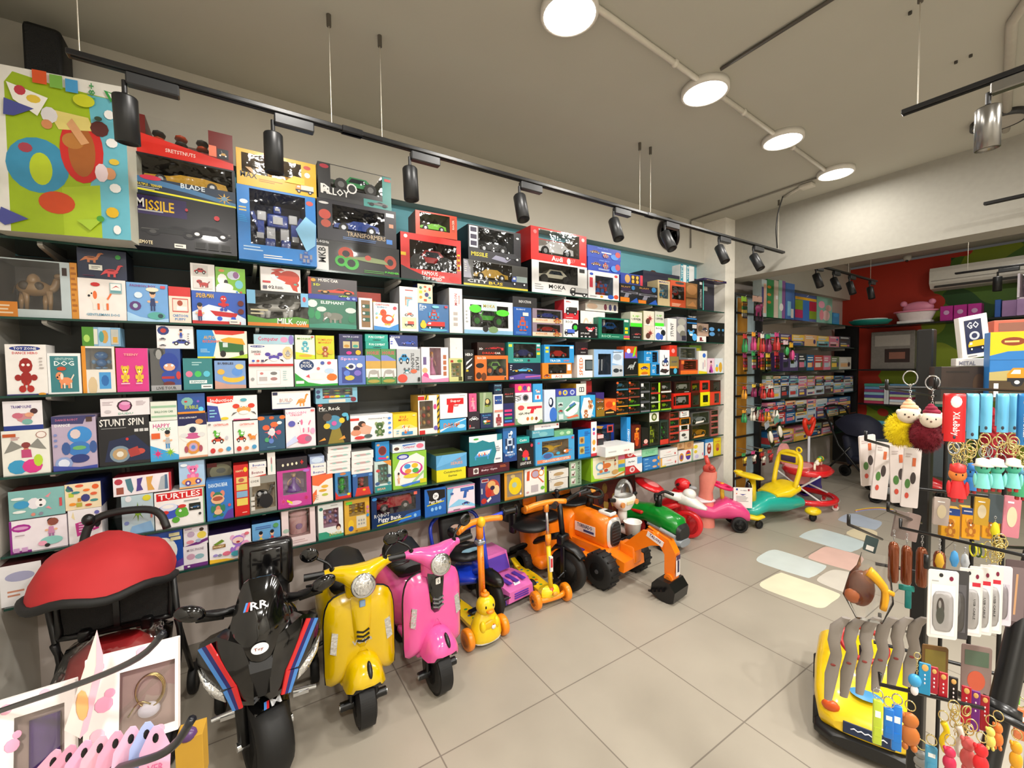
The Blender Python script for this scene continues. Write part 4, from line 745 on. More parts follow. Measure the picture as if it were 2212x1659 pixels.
row(2, '''
13 102 744 f0ece8|white TOY ZONE box with red dancing robot|e .48 .92 .38 .05 2a3a8a;t .48 .92 .56 .05 f4f4f4 TOY_ZONE;t .48 .83 .62 .05 d04a4a DANCE_HERO;i fig .48 .4 .7 .7 9c2420 b02a26;l .82 .5 .93 .76 b8b0ac 4;r 0 0 1 .02 3a3a7a;e .86 .01 .1 .03 e09a2a
104 176 763 eef0f0|white and teal DOG box|r .08 .04 .92 .93 3a7f86;t .5 .86 .56 .06 b8d8d8 GENTLEMAN;t .5 .75 .6 .12 e8f4f4 DOG;i dog .5 .36 .6 .5 e89060 e8dccc;e .42 .62 .14 .05 c84a28
178 249 748 e8e2d8 s=e09a30|white and orange window box with blue dolphin|W .1 .5 .92 .96 c8c4bc fig 3f7fc0 8ab8e0;r 0 0 .12 1 e09028;r .5 .08 .86 .44 4a9ad8;e .68 .26 .12 .12 2a6ab0;e .3 .15 .14 .2 d8c098
179 262 707 7aa8c8|small box with green blocks and car pictures on the dolphin box|r 0 0 .3 1 4a8a2a;e .12 .4 .08 .2 a8d060;r .3 .1 .4 .9 d8d8c8;r .42 0 .74 1 9ac0e0;e .58 .5 .1 .36 c89a4a;e .5 .5 .07 .3 4a9a9a;r .75 .1 .95 .9 b8b8b0;r .8 .2 .92 .5 d0a040
252 321 752 d83088 s=e8e0e0|bright pink box with two yellow bears|i bear .27 .42 .34 .4 e8c83a d8a83a;i bear .72 .42 .34 .4 e8c83a d8a83a;t .48 .85 .46 .05 f0b0a0 TEENY;l .14 .16 .44 .22 f8c0d8 1;l .6 .16 .9 .22 f8c0d8 1
326 391 753 2f4f9c|blue box with caped hero robot and grey base|r 0 .1 .5 1 5a5a5a;e .28 .9 .17 .12 3a3a3a;e .28 .86 .1 .12 9a9a98;e .62 .66 .32 .24 22409a;e .62 .56 .2 .09 e0a888;e .52 .6 .05 .03 e8f0f4;e .72 .6 .05 .03 e8f0f4;e .58 .32 .24 .16 2a48a0;r .36 .28 .78 .34 b03030;e .92 .36 .08 .1 c83a3a;e .6 .16 .2 .06 6a2a2a;r 0 0 1 .13 a0a0a4;t .5 .06 .66 .07 333 LIVE_TOUR
340 419 704 efecee|white box with blue racing kart driver tilted on the hero box|e .18 .78 .16 .2 2a3a7a;e .18 .78 .08 .1 b83a3a;i car .66 .3 .5 .36 3a4aa0 e0a8a8;i kid .66 .66 .22 .44 2a4aa8 2a4aa8;i car .16 .42 .18 .14 556 999;i car .16 .14 .18 .12 556 999;l .84 .3 .9 .7 888 4
397 460 774 2f7f84|teal ELEPHANT robot box|l .3 .76 .7 .9 a8d0d0 2;e .2 .5 .12 .1 d87a9a;e .5 .5 .12 .1 4ac05a;e .8 .5 .12 .1 5ac0d8;r .2 .2 .8 .3 e8f0f0;t .5 .25 .5 .06 2f7f84 ELEPHANT;r .6 .03 .98 .16 eee;l .66 .06 .94 .13 555 1
465 532 779 7a9cd0|pale blue box with banana boat toy|e .6 .38 .36 .16 e8b83a;e .6 .5 .34 .12 7a9cd0;e .72 .6 .18 .16 5a90d8;e .8 .78 .14 .1 e8c878;e .2 .6 .12 .1 e0b04a;t .36 .9 .5 .08 3a3a4a BUBBLES;p c89a8a 0 0 1 0 1 .12 .4 .16 0 .3
427 535 714 efe8d8|white box with green AUTO RICKSHAW|p 1f8ad0 0 0 0 1 .3 1 .38 .6 .3 0;p d0301c .33 1 .36 .86 .7 .84 .95 .92 .95 1;t .24 .74 .22 .12 e8a820 AUTO;t .28 .6 .34 .1 e0602a RICKSHAW;p e8a020 .46 .68 .62 .76 .9 .72 .96 .5 .88 .5 .5 .6;p 2f6a34 .42 .6 .44 .22 .92 .22 .92 .5 .8 .52 .6 .56;r .5 .4 .6 .56 c8d8d8;e .5 .16 .06 .12 222;e .88 .18 .05 .11 222;p a8c83a .6 0 1 0 1 .16;r 0 .0 .34 .06 d8d83a;l .06 .2 .26 .34 a8d8f0 3
539 635 791 ece4e4|white box with small robot line drawings|r .17 .14 .7 .82 c8c0c0;r .18 .16 .69 .8 f0e8e8;r .22 .3 .4 .5 bab2b2;e .28 .66 .04 .06 c87a7a;e .55 .66 .08 .08 777;e .55 .4 .08 .08 a87878;l .76 .3 .88 .8 a8c8c8 5;e .08 .4 .04 .08 999
538 634 744 f0eaea|white TOY ZONE box with purple crab|e .2 .9 .16 .05 3a4a9a;t .2 .9 .24 .05 eee TOY_ZONE;i crab .56 .42 .46 .6 5a4aa8 5040a0;t .17 .66 .2 .1 444 DANCING;t .19 .55 .14 .08 c83a4a CRAB;e .88 .62 .12 .3 e8c890;i bot .88 .6 .14 .3 888 ccc;r 0 0 1 .1 c8282c;e .1 .24 .035 .05 3a5ac0;e .2 .24 .035 .05 c84a3a;r .27 .19 .33 .29 446
550 636 723 a8ccdc|flat pale Computer toy box|t .35 .5 .5 .55 d03a6a Computer;e .75 .5 .1 .3 e89ac0;e .93 .5 .07 .5 8a7ac8
638 730 776 f0f0ec|white and green MUSIC DUCK box|e .27 .78 .17 .2 1f3a6a;t .27 .87 .16 .08 e8e8e8 MUSIC;t .27 .75 .26 .12 f4f4f4 DUCK;p 2f9f3c 0 0 1 0 1 .08 .6 .06 .3 .14 .12 .34 0 .5;e .52 .36 .26 .14 eeeae4;e .86 .32 .13 .14 e0702a;e .8 .56 .12 .1 b8d0e8;p d04a5a .24 .36 .32 .44 .34 .3;e .64 .86 .05 .07 4a5aa8;e .54 .65 .04 .06 d06a6a;e .8 .86 .05 .06 d04a5a;r .02 .1 .2 .2 f0f0ec
639 681 724 e8ecd8|white and yellow monkey box beside the yellow one|i bear .5 .55 .5 .5 58b0c0 e8e0d0;p c8d82a 0 0 1 0 1 .16 0 .3;t .5 .85 .8 .07 6aa03a MONKEY;e .5 .14 .34 .06 e0a83a;e .88 .93 .08 .03 c83a3a
683 723 725 c8cc22|yellow TUMBLING MONKEY box|t .5 .82 .8 .09 e06a20 TUMBLING;t .5 .7 .7 .09 e06a20 MONKEY;i bear .5 .34 .5 .48 a8562a e8b080;e .2 .3 .16 .1 e0b820;e .8 .3 .16 .1 e0b820
732 790 768 5a78c0|blue Space astronaut box|r .12 .06 .88 .6 3a4890;t .4 .88 .64 .12 f0b0d0 Space;e .46 .62 .18 .12 e8e8ee;e .46 .62 .1 .07 2a3050;e .78 .66 .12 .08 e8d8d0;p e0e020 .24 .64 .36 .6 .4 .54 .28 .58;e .4 .24 .18 .09 c8b84a;e .7 .4 .14 .1 7a6ac0;e .3 .4 .12 .1 5a7ad0
734 784 722 282a58|navy WATER AND LAND box|t .5 .88 .7 .08 c8c8e0 WATER_&_LAND;r .16 .34 .46 .66 c8b890;r .54 .34 .84 .66 b8b088;e .31 .44 .12 .07 b8883a;e .69 .44 .12 .07 3a9a8a;e .4 .12 .12 .08 d8308a;e .8 .14 .12 .12 e8b02a;l .3 .74 .7 .8 3a8a5a 1
791 823 754 4f8a50|green box with HORSE lettering, left of the two|t .5 .89 .8 .1 c84a5a HORSE;p 7a86cc 0 .64 0 .82 .4 .82 1 .68 1 .6;r 0 .44 1 .66 c8a050;r 0 .2 1 .44 e8e4dc;e .5 .34 .3 .07 a8a4a0;p a8a4a0 .2 .36 .1 .16 .2 .16 .3 .34;p a8a4a0 .7 .36 .8 .16 .9 .16 .84 .4;e .5 .08 .4 .05 a89a4a
824 856 754 4f8a50|green box with HORSE lettering, right of the two|t .5 .89 .8 .1 c84a5a HORSE;p 7a86cc 0 .64 0 .82 .4 .82 1 .68 1 .6;r 0 .44 1 .66 c8a050;r 0 .2 1 .44 e8e4dc;e .5 .34 .3 .07 a8a4a0;p a8a4a0 .2 .36 .1 .16 .2 .16 .3 .34;p a8a4a0 .7 .36 .8 .16 .9 .16 .84 .4;e .5 .08 .4 .05 a89a4a
791 840 738 189888|lower flat teal FUN COMBAT box|t .5 .6 .7 .3 e8f4f0 FUN_COMBAT;e .5 .2 .2 .1 0a5a50
790 839 722 1aa090|upper flat teal FUN COMBAT box|t .5 .6 .7 .3 e8f4f0 FUN_COMBAT;e .5 .2 .2 .1 0a5a50
843 903 724 2a3a7a|blue and white POLICE car box|p e0e4ec 0 0 0 .8 .15 .8 .3 .2 1 .16 1 0;i race .66 .5 .5 .5 3a5ac0 8a8ad0;t .2 .84 .3 .12 eef POLICE;l .02 .3 .12 .6 4a5ac8 2
858 909 753 b8bcc0|grey SLIDING PLATE box with cars|U .66 .62 .14 .5 1c1c1e SLIDING;U .86 .55 .14 .4 1c1c1e PLATE;i car .3 .72 .46 .4 3a98d0 2a6a9a;e .22 .14 .2 .12 e05040;e .7 .34 .14 .06 e06a4a;i crab .4 .36 .3 .24 3a7a88 5a5a60;r .86 .04 .96 .16 333
911 969 750 efe8ea|white and pink window box with orange doll|W .3 .2 .72 .98 d8a0b8 girl e08ab8 e8a030;r .06 .5 .18 .72 6a5a8a;e .12 .34 .1 .08 e8b080;e .14 .14 .12 .14 d84a8a;r .8 .66 .92 .78 b06a4a;r .8 .5 .92 .62 b06a4a;r .8 .34 .92 .46 b06a4a;r .8 .18 .92 .3 b06a4a;p e88ab0 0 0 1 0 1 .12 .4 .08 0 .2
971 1001 774 c8c888|small yellow window box with bird cage|W .15 .2 .85 .8 e0dcb0 bits 6a9a3a d8a83a;r .1 .82 .3 .92 a83a2a;e .75 .88 .18 .07 5a8a3a;r .66 .03 .92 .2 4a4a20
973 1000 730 e2e0de|plain small white carton on the bird cage box|l .45 .4 .55 .6 c8c4c0 1
1004 1024 755 141416|narrow black HERO box|t .5 .84 .8 .09 e8e8e8 HERO;p d8d8dc .15 .5 .8 .7 .85 .74 .2 .6;p d8d8dc .15 .42 .8 .56 .8 .5 .2 .36;r .15 .3 .4 .36 c8b020;l .3 .06 .8 .16 999 3
1027 1098 768 e0702c|orange bug racer window box|W .34 .18 .94 .86 98a084 buggy 8ac860 e07a3a;t .2 .9 .26 .1 f0e0d0 RACER;e .14 .6 .12 .1 2a2018;e .1 .2 .08 .14 402818;e .25 .16 .08 .16 6a3a20;i kid .9 .1 .14 .24 333 444
1032 1091 740 2a1612|dark DREAM CAR box with red sports car|i race .58 .6 .6 .36 c8282c 8a1a1a;t .42 .18 .5 .16 d8402c DREAM;t .72 .18 .22 .16 e8e0dc CAR;t .12 .5 .14 .16 eee 3D;r .86 .4 .94 .6 d03a3a
1100 1168 784 101a34|dark box with blue sports car and purple base|i race .42 .6 .64 .4 5ab0d8 e0b030;p 5a4a9a 0 0 1 0 1 .26 .4 .36 0 .2;p c8609a .5 .1 1 .16 1 .22 .5 .18;l .03 .56 .1 .9 ccd 3;t .08 .1 .1 .1 eee 24
1098 1168 740 2f8a84|teal window box with dark blue car|W .16 .24 .86 .94 181c24 car 223070 aaa;r .02 .78 .12 .9 e0e03a;r .88 .82 .98 .92 c8e0e0;r .88 .62 .98 .72 d05050;r .88 .4 .98 .52 e0d020;t .3 .12 .3 .1 a8d8d0 TRACER;e .62 .12 .04 .06 334
1172 1235 784 e8842c|orange and white box with black old timer car|W .2 .3 .82 .92 6a5a48 car 26221e c8b070;r .3 0 1 .26 f0ece4;t .55 .12 .26 .16 d8503a ACE;i car .14 .2 .2 .26 a83a20 333;r .84 .5 .96 .9 f0ece4
1176 1240 745 2f92d4|blue window box with red convertible|W .18 .26 .84 .92 1c2226 car c83028 999;t .36 .12 .36 .12 e8f4fc TRACER;r .86 .8 .98 .94 c8e4f4;r .04 .76 .14 .88 e8d83a;r .04 .56 .14 .68 e8d83a;t .74 .12 .2 .1 e8704a SPORT
1247 1280 767 f4f0ea|white box with vertical SPEED lettering|T .25 .5 .24 .8 e0601c SPEED;r .5 .3 1 .8 2a3034;r .56 .36 1 .74 5a666c
1243 1270 739 241c22|dark racing car box on the SPEED box|i race .6 .5 .7 .3 b0383a 333;t .6 .2 .4 .1 bbb X303
1283 1347 755 8ab4e0 s=c8c8c0|blue and white microscope window box|W .14 .08 .56 .84 46587a tube dfe6ee 26344a;r .6 .0 .98 .42 b8bec4;e .74 .22 .1 .08 333a40;e .9 .22 .05 .05 333a40;p c8d8ec .6 .5 .95 .4 .98 .9 .66 .96;e .78 .72 .14 .12 9aa8b8;l .62 .86 .94 .94 6a7a8a 1
1349 1378 774 18181a|black box with silver dragonfly robot|i dino .55 .6 .7 .5 a8b0ae 777;r .04 .04 .96 .07 8a7a60
1350 1376 748 c8502a|orange and black action box on the dragonfly box|p 6a5ac0 0 0 1 0 .8 .4 0 .5;p 8ad020 .6 .1 .8 .9 .95 .95 .8 .2;e .3 .6 .16 .2 eee
1380 1404 785 e8b21a|small yellow box with blue car|i car .5 .64 .7 .4 4a4a98 334;e .5 .2 .3 .12 c86a20;r .1 .02 .8 .07 eee
1391 1421 758 2c8fd4|small blue window box, upper of two|W .6 .1 .95 .9 20305a bits 3a4a8a 2a8ad0;t .35 .82 .3 .14 d8ecf8 M;l .16 .2 .46 .5 d8ecf8 4
1406 1425 785 2c8fd4|small blue window box, lower of two|W .6 .1 .95 .9 20305a bits 3a4a8a 2a8ad0;t .35 .82 .3 .14 d8ecf8 M;l .16 .2 .46 .5 d8ecf8 4
1421 1446 756 e8ecf0|white box with dark blue motorbike|i bike .56 .6 .7 .5 2a4080 445;p 3a3030 0 .14 .6 .06 1 .2 .7 .2 .2 .26
1427 1446 785 f0f0f2|white box with red car|i car .5 .4 .8 .4 c82a2c 222;t .5 .8 .4 .1 d86a5a GT
1447 1466 770 8a7a4a|small khaki and orange box with black base|r 0 0 1 .35 1c1c22;r 0 .36 .8 .46 e8902a;e .6 .2 .2 .16 4ab0d8;t .5 .7 .6 .1 556 HUNT
1446 1462 746 d83a2a|little red arch shaped card|e .5 .5 .24 .2 f0a0a0
1470 1507 777 9c3a2a|red brown window box with toy figures|W .16 .34 .9 .92 8a2620 bits c84a3a 8a2a28;r 0 0 1 .26 e8702a;r .04 .7 .2 .94 e87a3a
1467 1504 750 6a6e72|grey window box with camouflage masks|W .08 .14 .92 .9 8a8e88 bits a09a80 6a6a5c;l .5 .0 .8 .1 ccc 1
1509 1527 758 e8e8e2|white box with blue brush picture|e .65 .8 .2 .1 3a6ac8;r .5 .2 .56 .5 8a4a9a;r .7 .3 .75 .6 c84a6a;p e0d030 0 0 1 0 1 .08 0 .14
1508 1534 745 8ab84a bh=2.66|green box with yellow character behind the brush box|r .55 .1 .85 .9 e0d030;e .7 .5 .1 .2 3a6ac0
1528 1543 774 e8c8d8|pink card box with purple doll|i girl .5 .45 .8 .8 b03a9a 5a2a3a
1544 1561 774 dfe8f0|pale box with yellow bottle toy|e .7 .4 .22 .34 d8a83a;e .25 .3 .2 .2 e8b82a;e .25 .5 .1 .1 5aa0e0
''')
row(3, '''
5 108 929 ecebe2|white box with winged doll in blue and pink skirt|e .5 .56 .06 .05 c87a5a;e .5 .66 .1 .07 8a3a3a;p 8a8a84 .44 .62 .2 .78 .04 .5 .2 .54;p 8a8a84 .56 .62 .76 .8 .94 .54 .8 .56;p c04a7a .4 .56 .6 .56 .62 .38 .4 .38;e .32 .18 .22 .16 3a9ac8;e .62 .18 .22 .16 d83a8a;e .75 .3 .1 .14 b8d83a;r .03 .86 .3 .93 c0562a;e .84 .88 .12 .08 a87a70;e .84 .88 .1 .065 eee6e0;l .2 .78 .44 .86 c08a90 2
8 94 866 ece8ec s=5f5f5c yb=929|white box with blue base and kicking toddler|r 0 0 1 .16 22388a;t .46 .8 .52 .1 6a5a9a TRAMPOLINE;e .52 .42 .2 .16 c88a90;e .36 .5 .14 .1 c86a80;e .78 .64 .1 .1 4a2a30;e .6 .28 .14 .1 7ab0a8;e .66 .52 .12 .08 e0a080
113 209 898 b8a8c0|lilac and blue box with round robot for dancing|p 3a3a6a 0 .86 .7 .84 .75 .93 1 .97 1 1 0 1;t .24 .83 .34 .05 eee DANCE;t .34 .93 .5 .04 c06a8a DANCE_ROBOT;e .62 .64 .28 .16 3a8ad0;e .52 .66 .12 .09 d8c8c8;e .6 .38 .26 .14 3a78c0;e .3 .4 .1 .12 3a5a98;e .92 .4 .09 .12 3a5a98;e .6 .4 .16 .04 6ab06a;e .6 .2 .22 .08 2a3a7a;e .24 .13 .2 .12 8aa0d0;e .24 .13 .13 .08 d8e0f0;r .78 .88 .92 .97 4a3430;p 3a4aa0 0 0 1 0 1 .06 .6 .04 0 .1;e .08 .66 .04 .025 7a88c0;e .08 .56 .04 .025 7a88c0;e .08 .46 .04 .025 7a88c0
213 324 898 0f1018|large black STUNT SPIN box|t .46 .87 .86 .15 e8e6e2 STUNT_SPIN;l .06 .74 .9 .77 888 1;p 1a2648 .1 .08 .2 .5 .7 .6 1 .3 1 .06;e .4 .22 .2 .17 7a90a0;e .4 .22 .15 .12 b89a70;e .4 .22 .07 .06 e0dcd0;e .8 .25 .1 .06 c04a40;p a83a38 .55 .3 .75 .36 .8 .18 .6 .14;e .55 .52 .03 .03 c8302c;r .7 .66 .78 .72 ccc;r .8 .66 .88 .72 ccc;r .9 .66 .98 .72 ccc
219 325 860 ece4e8 yb=899|white carton with pink creature in a dark round window|e .48 .56 .16 .34 3a1a2a;e .48 .56 .12 .26 d87ab0;e .5 .7 .1 .1 e0a0c8;l .04 .6 .26 .84 b8a8b0 3;l .72 .55 .94 .84 b8a8b0 4;e .14 .26 .07 .1 c8c0c4;t .5 .12 .3 .12 7ab8a0 DUDU
325 386 909 f0f0ee|white HAPPY baby toy box with splat shapes|t .42 .88 .6 .1 c84a8a HAPPY;t .5 .79 .5 .07 3a9a5a TOYS;i kid .62 .52 .5 .5 b8b8b8 3a8ac8;p 3aa0d8 0 0 1 0 1 .12 0 .4;i burst .26 .18 .4 .26 e03a80 d02a70;i burst .7 .2 .4 .26 9ad02a 7ab820;r .06 .56 .36 .7 e0602a
327 384 867 e0e4d8 s=b8bcb0 yb=908|pale green and white striped carton|r .02 .66 .98 .78 9ac0a0;r .02 .16 .98 .26 9ac0a0;t .5 .46 .7 .12 5a8a6a BALLOON_CAR
385 448 894 efece6|white and navy astronaut drum box|r 0 .74 1 1 1a1c50;t .36 .92 .6 .04 e8e8e8 MUSIC_ASTRONAUT;e .74 .82 .14 .06 c88a5a;e .5 .56 .48 .22 efece6;e .5 .64 .18 .09 ddd;e .5 .64 .12 .07 2a3a50;e .5 .5 .3 .07 c85a90;e .2 .52 .14 .05 ddd;e .8 .52 .14 .05 ddd;e .5 .24 .26 .16 d89040;e .5 .24 .16 .1 c8a0b8;e .5 .24 .08 .05 5a8ad0;e .26 .2 .07 .08 a85060;e .76 .2 .07 .08 a85060;r 0 0 1 .04 d8a080
385 444 850 204f9c yb=893|blue box with bubble fish drawing|e .35 .6 .22 .22 7ab0a8;e .3 .6 .06 .05 c83a3a;t .5 .32 .5 .18 b8c83a BUBBLE;e .85 .2 .1 .12 5ac8f0;r 0 0 1 .1 e08a2a;e .75 .6 .05 .06 8a5ac8
449 504 910 f0ecea|white box with green frog in toy car, left of the pair|i car .4 .46 .5 .3 d04a30 e0c030;i duck .36 .64 .3 .26 5ab83a 3a8a2a;e .2 .14 .1 .08 c83a3a;e .5 .14 .1 .06 d88a5a;e .82 .16 .1 .07 4a9ac8;t .55 .9 .6 .06 e0604a CATERPILLAR;e .1 .92 .06 .03 888;e .76 .5 .06 .06 c8c8d0
506 559 909 f0ecea|white box with green frog in toy car, right of the pair|i car .3 .46 .4 .3 d04a30 e0c030;i duck .3 .64 .3 .26 5ab83a 3a8a2a;i dog .74 .5 .4 .26 e8903a d07a20;e .2 .14 .1 .08 c83a3a;e .5 .14 .1 .06 d88a5a;e .82 .16 .1 .07 4a9ac8;t .55 .9 .6 .06 e0604a CATERPILLAR
449 557 855 f0efec yb=909|white Induction box with orange crab|p e03a2c 0 1 0 .8 .2 .7 .5 .76 .52 1;t .28 .84 .44 .14 f4eeee Induction;p 3a4aa0 0 0 .26 0 .2 .6 0 .66;i crab .72 .44 .52 .66 e8a050 d8402c 5a5a5a;e .33 .1 .08 .06 e0c82a;e .72 .82 .07 .07 58a8b8;l .04 .14 .2 .5 8ac8e0 3;r .5 .0 .84 .05 c84a7a
560 616 898 244f6e s=16344a|teal box with two orange and white fish|e .1 .94 .14 .06 e0702a;e .5 .94 .1 .05 c85a2a;e .92 .94 .12 .06 e0702a;i burst .5 .52 .6 .6 c84a58 e8e0e0;e .28 .66 .14 .08 e0603a;e .6 .74 .16 .08 e06a3a;e .8 .78 .1 .05 e8e8e8;e .46 .5 .13 .07 d8d8e0;e .76 .5 .1 .07 d04a6a;e .3 .3 .09 .07 4aa06a;e .46 .26 .1 .08 5a7ac0;l .3 .06 .8 .1 6a9ab8 1
618 682 883 f2e4ea|white and pink unicorn box|t .36 .9 .66 .06 e080a8 UNICORN;t .36 .84 .4 .05 d05a80 UPRIGHT;i dog .6 .58 .5 .46 f0eaf0 e8709a;e .6 .2 .26 .13 e05a80;e .74 .2 .12 .08 a0708a;e .2 .62 .12 .08 5a5ab0;p c8d0f0 0 .02 .4 .16 .3 .3 0 .12;e .9 .4 .08 .08 e8a8c8;r .85 .92 .97 .97 e86a6a
589 672 845 f2f0ec s=2a2c60 yb=883|white box with orange long necked dinosaur|i dino .78 .5 .36 .8 e0903a e8b070;t .36 .5 .34 .2 c8a8a8 BUILD;l .12 .28 .54 .4 a8b8d0 1;r .02 .8 .14 .96 2a2c50;r 0 0 1 .05 2a2c60
686 757 871 101012|black Mr. Rock box with blue robot|t .38 .87 .64 .09 e8e6e0 Mr._Rock;e .1 .96 .07 .03 c04a3a;p 8a7a30 .3 .0 .8 .0 .66 .4 .45 .4;e .5 .52 .24 .18 4a8aaa;e .3 .66 .14 .1 50423a;e .28 .44 .1 .07 e8c030;e .74 .56 .09 .07 e8c030;e .84 .7 .1 .05 58b0d0;e .92 .62 .04 .08 58b0d0;e .5 .5 .08 .06 c85aa0;p e8963a .02 .08 .2 .16 .24 .1;p e8963a .62 .08 .8 .18 .84 .1;l .06 .8 .34 .83 888 1
683 773 837 7ab4cc yb=872|flat window box of coloured gem tools|W .16 .3 .88 .96 3a4a7a bits e0c03a 4ac06a;r .16 .36 .88 .46 a8b0b8;r .2 .36 .32 .5 d84a3a;r .34 .36 .44 .48 e8a030;r .46 .36 .56 .5 e8d82a;r .58 .36 .68 .48 4ab85a;r .7 .36 .8 .5 3a90d0;e .9 .2 .07 .16 7a2a3a;r .3 .04 .7 .24 d8d0c0;e .06 .75 .05 .12 444a70;e .06 .45 .05 .12 444a70
758 849 896 efeeee|white swimming frog box with bathing family|r 0 .8 .2 .9 d03a30;p d8a890 .02 .34 .44 .2 .5 .5 .3 .66 .1 .6;e .26 .66 .09 .12 3a2a26;e .3 .62 .05 .07 c88a6a;e .14 .5 .08 .1 4a2a20;e .12 .32 .12 .12 d89070;i bear .68 .42 .3 .6 4a6a3a 8a9a6a;e .2 .12 .12 .07 d03a3a;e .4 .16 .1 .08 4a5a5a;t .66 .84 .5 .06 556 Swimming_Frog;e .92 .82 .04 .05 4a8ad8;e .92 .62 .04 .05 4a8ad8;e .92 .42 .04 .05 4a8ad8;e .92 .22 .04 .05 4a8ad8
850 902 893 ecc822|yellow DJ MUSIC box|r 0 0 1 .34 f0e8d8;p e8d878 .0 .34 .3 .5 .7 .5 1 .34;t .4 .84 .26 .12 d05a2a DJ;t .42 .72 .4 .1 d0502a MUSIC;i dog .5 .36 .34 .4 e8e0d8 c8642a;r .34 .06 .8 .2 3a8ac0;e .5 .16 .06 .05 e07030;l .12 .1 .26 .3 7ab0c8 2;e .86 .9 .07 .03 e8e0a0
904 949 854 ece8e6 s=c8a040 d=.14|white window box with black and yellow hazard stripes|W .06 .14 .7 .86 a89068 bits d8b060 c84a3a;r 0 .88 .3 .98 c82a2c;r .3 .88 .5 1 d8b020;p 181818 .32 .88 .38 .88 .44 1 .38 1;r .9 .0 1 1 d8b020;p 181818 .9 .9 1 .98 1 .92 .9 .84;p 181818 .9 .74 1 .82 1 .76 .9 .68;p 181818 .9 .58 1 .66 1 .6 .9 .52;p 181818 .9 .42 1 .5 1 .44 .9 .36;p 181818 .9 .26 1 .34 1 .28 .9 .2;p 181818 .9 .1 1 .18 1 .12 .9 .04;r .04 .0 .3 .1 c82a2c;e .8 .7 .08 .07 d04a8a;e .82 .14 .1 .06 6a5ab0
951 1008 905 38a0d8|flat blue DRUM box|t .44 .5 .6 .4 e07a4a DRUM;p d8ecf4 0 0 0 .2 .4 .5 1 .9 1 1 .6 .7;e .8 .36 .16 .16 a8d8f0
951 1010 851 f0eeec d=.15 yb=903|white Super box with red pistol print|r .24 .56 .86 .82 d01c24;p d01c24 .3 .6 .5 .6 .46 .22 .26 .24;r .5 .48 .66 .52 d01c24;r .5 .52 .52 .58 d01c24;r .64 .5 .66 .58 d01c24;t .56 .7 .38 .13 f6e8e8 Super;l .72 .88 .92 .95 bbb 1
1012 1037 889 28202c|dark box with white rally car|i car .5 .6 .8 .36 e0e4ea 3a4a7a;r .08 .12 .2 .26 c83a3a;t .3 .08 .5 .08 bbb POWER
1039 1065 892 202f56|navy box with colourful building toy|i food .5 .4 .7 .4 4a9a4a e0703a;t .5 .84 .7 .12 4a9ad8 BLOCKS;l .2 .66 .8 .74 9ad 1
1014 1030 850 d85a8a s=8a3a5a|slim pink doll box|i girl .5 .5 .8 .8 e89ab0 c84a7a
1037 1064 848 8aa078 s=6f8560|green gift bag shaped box with round badge|e .6 .5 .28 .22 2a2c20;e .6 .56 .14 .12 e0c080;t .6 .34 .4 .1 a8c040 HERO;p a8b898 .2 0 .3 1 .5 1 .3 0
1067 1087 852 f0efee|narrow white box with blue jet and red figure|r .1 .7 .9 .96 2a4a90;i race .5 .84 .7 .14 5a8ac8;i bot .5 .22 .7 .36 8a2a34 b04a50;r .06 .46 .94 .52 d88a7a
1068 1085 829 24344a|small dark police box|t .5 .84 .8 .14 8ac0e0 POLICE;i car .5 .44 .8 .3 4ab0c0
1088 1111 871 262c60|navy and magenta box with coloured stripes|r .1 .62 .8 .72 d83a7a;r .1 .46 .8 .54 d83a7a;r .1 .3 .8 .38 3aa05a;r .1 .16 .8 .24 3a7ad0;r 0 0 1 .1 c8304a
1088 1112 838 121214|black Alloy Vehicle box|t .5 .6 .8 .12 c04a4a ALLOY;t .5 .44 .7 .08 aaa VEHICLE
1114 1172 870 e6e4d6|cream box with red toy bubble gun|p 7aa070 0 0 1 0 1 .1 .8 .3 .3 .1 0 .3;e .5 .2 .44 .26 efece0;i gun .7 .66 .56 .4 d02a3a c8304a;e .2 .78 .12 .12 d04a50;t .3 .5 .4 .1 444 GUN;e .44 .24 .05 .09 c87040;e .6 .24 .05 .09 c8a040;e .76 .22 .05 .09 8a4a30
1114 1150 848 eceaee|white watch box with black faced watch|e .6 .5 .2 .36 9a8a90;e .6 .5 .14 .24 2a3038;T .12 .5 .5 .6 444 GSR;r .3 .3 .42 .7 ccd
1113 1148 829 d83a7a|small bright pink box with cartoon heads|e .3 .5 .12 .3 e8b03a;e .6 .5 .12 .3 5a3a8a;e .84 .4 .1 .3 e8c8a0
1152 1172 829 3f9cd8 d=.08|tall blue box with white card|r .2 .14 .8 .4 e8eef4;r .4 .18 .6 .36 d03a3a;i dog .5 .6 .6 .24 e8e0e0 c86a4a
1176 1200 842 cdd8ec|tall white box with large blue oval|e .8 .2 .34 .24 3a70c8;e .6 .6 .22 .16 1f2c4a;e .56 .62 .12 .1 e8eef4
1203 1252 856 8ab8b0|pale teal box with white toy bus|p e8ecea .3 .4 .7 .8 1 .7 .9 .3 .6 .1 .36 .2;p 3a8a5a .36 .4 .8 .7 .86 .62 .46 .34;p d87050 .4 .1 .9 .2 .96 .1 .5 .04;r .06 .56 .26 .76 c8d8d8;i car .16 .66 .2 .16 444;i car .16 .4 .2 .16 c8403a;r .06 .04 .26 .26 c8d8d8;p 4a7ab0 .5 .6 .76 .74 .8 .66 .58 .52
1201 1245 840 3a44a0|flat blue box with round emblems|e .2 .5 .07 .3 c8a04a;e .45 .5 .12 .36 e0c840;e .45 .5 .07 .2 5a7ad0;e .8 .5 .12 .36 b8c0e0;e .8 .5 .07 .2 4a5ab0
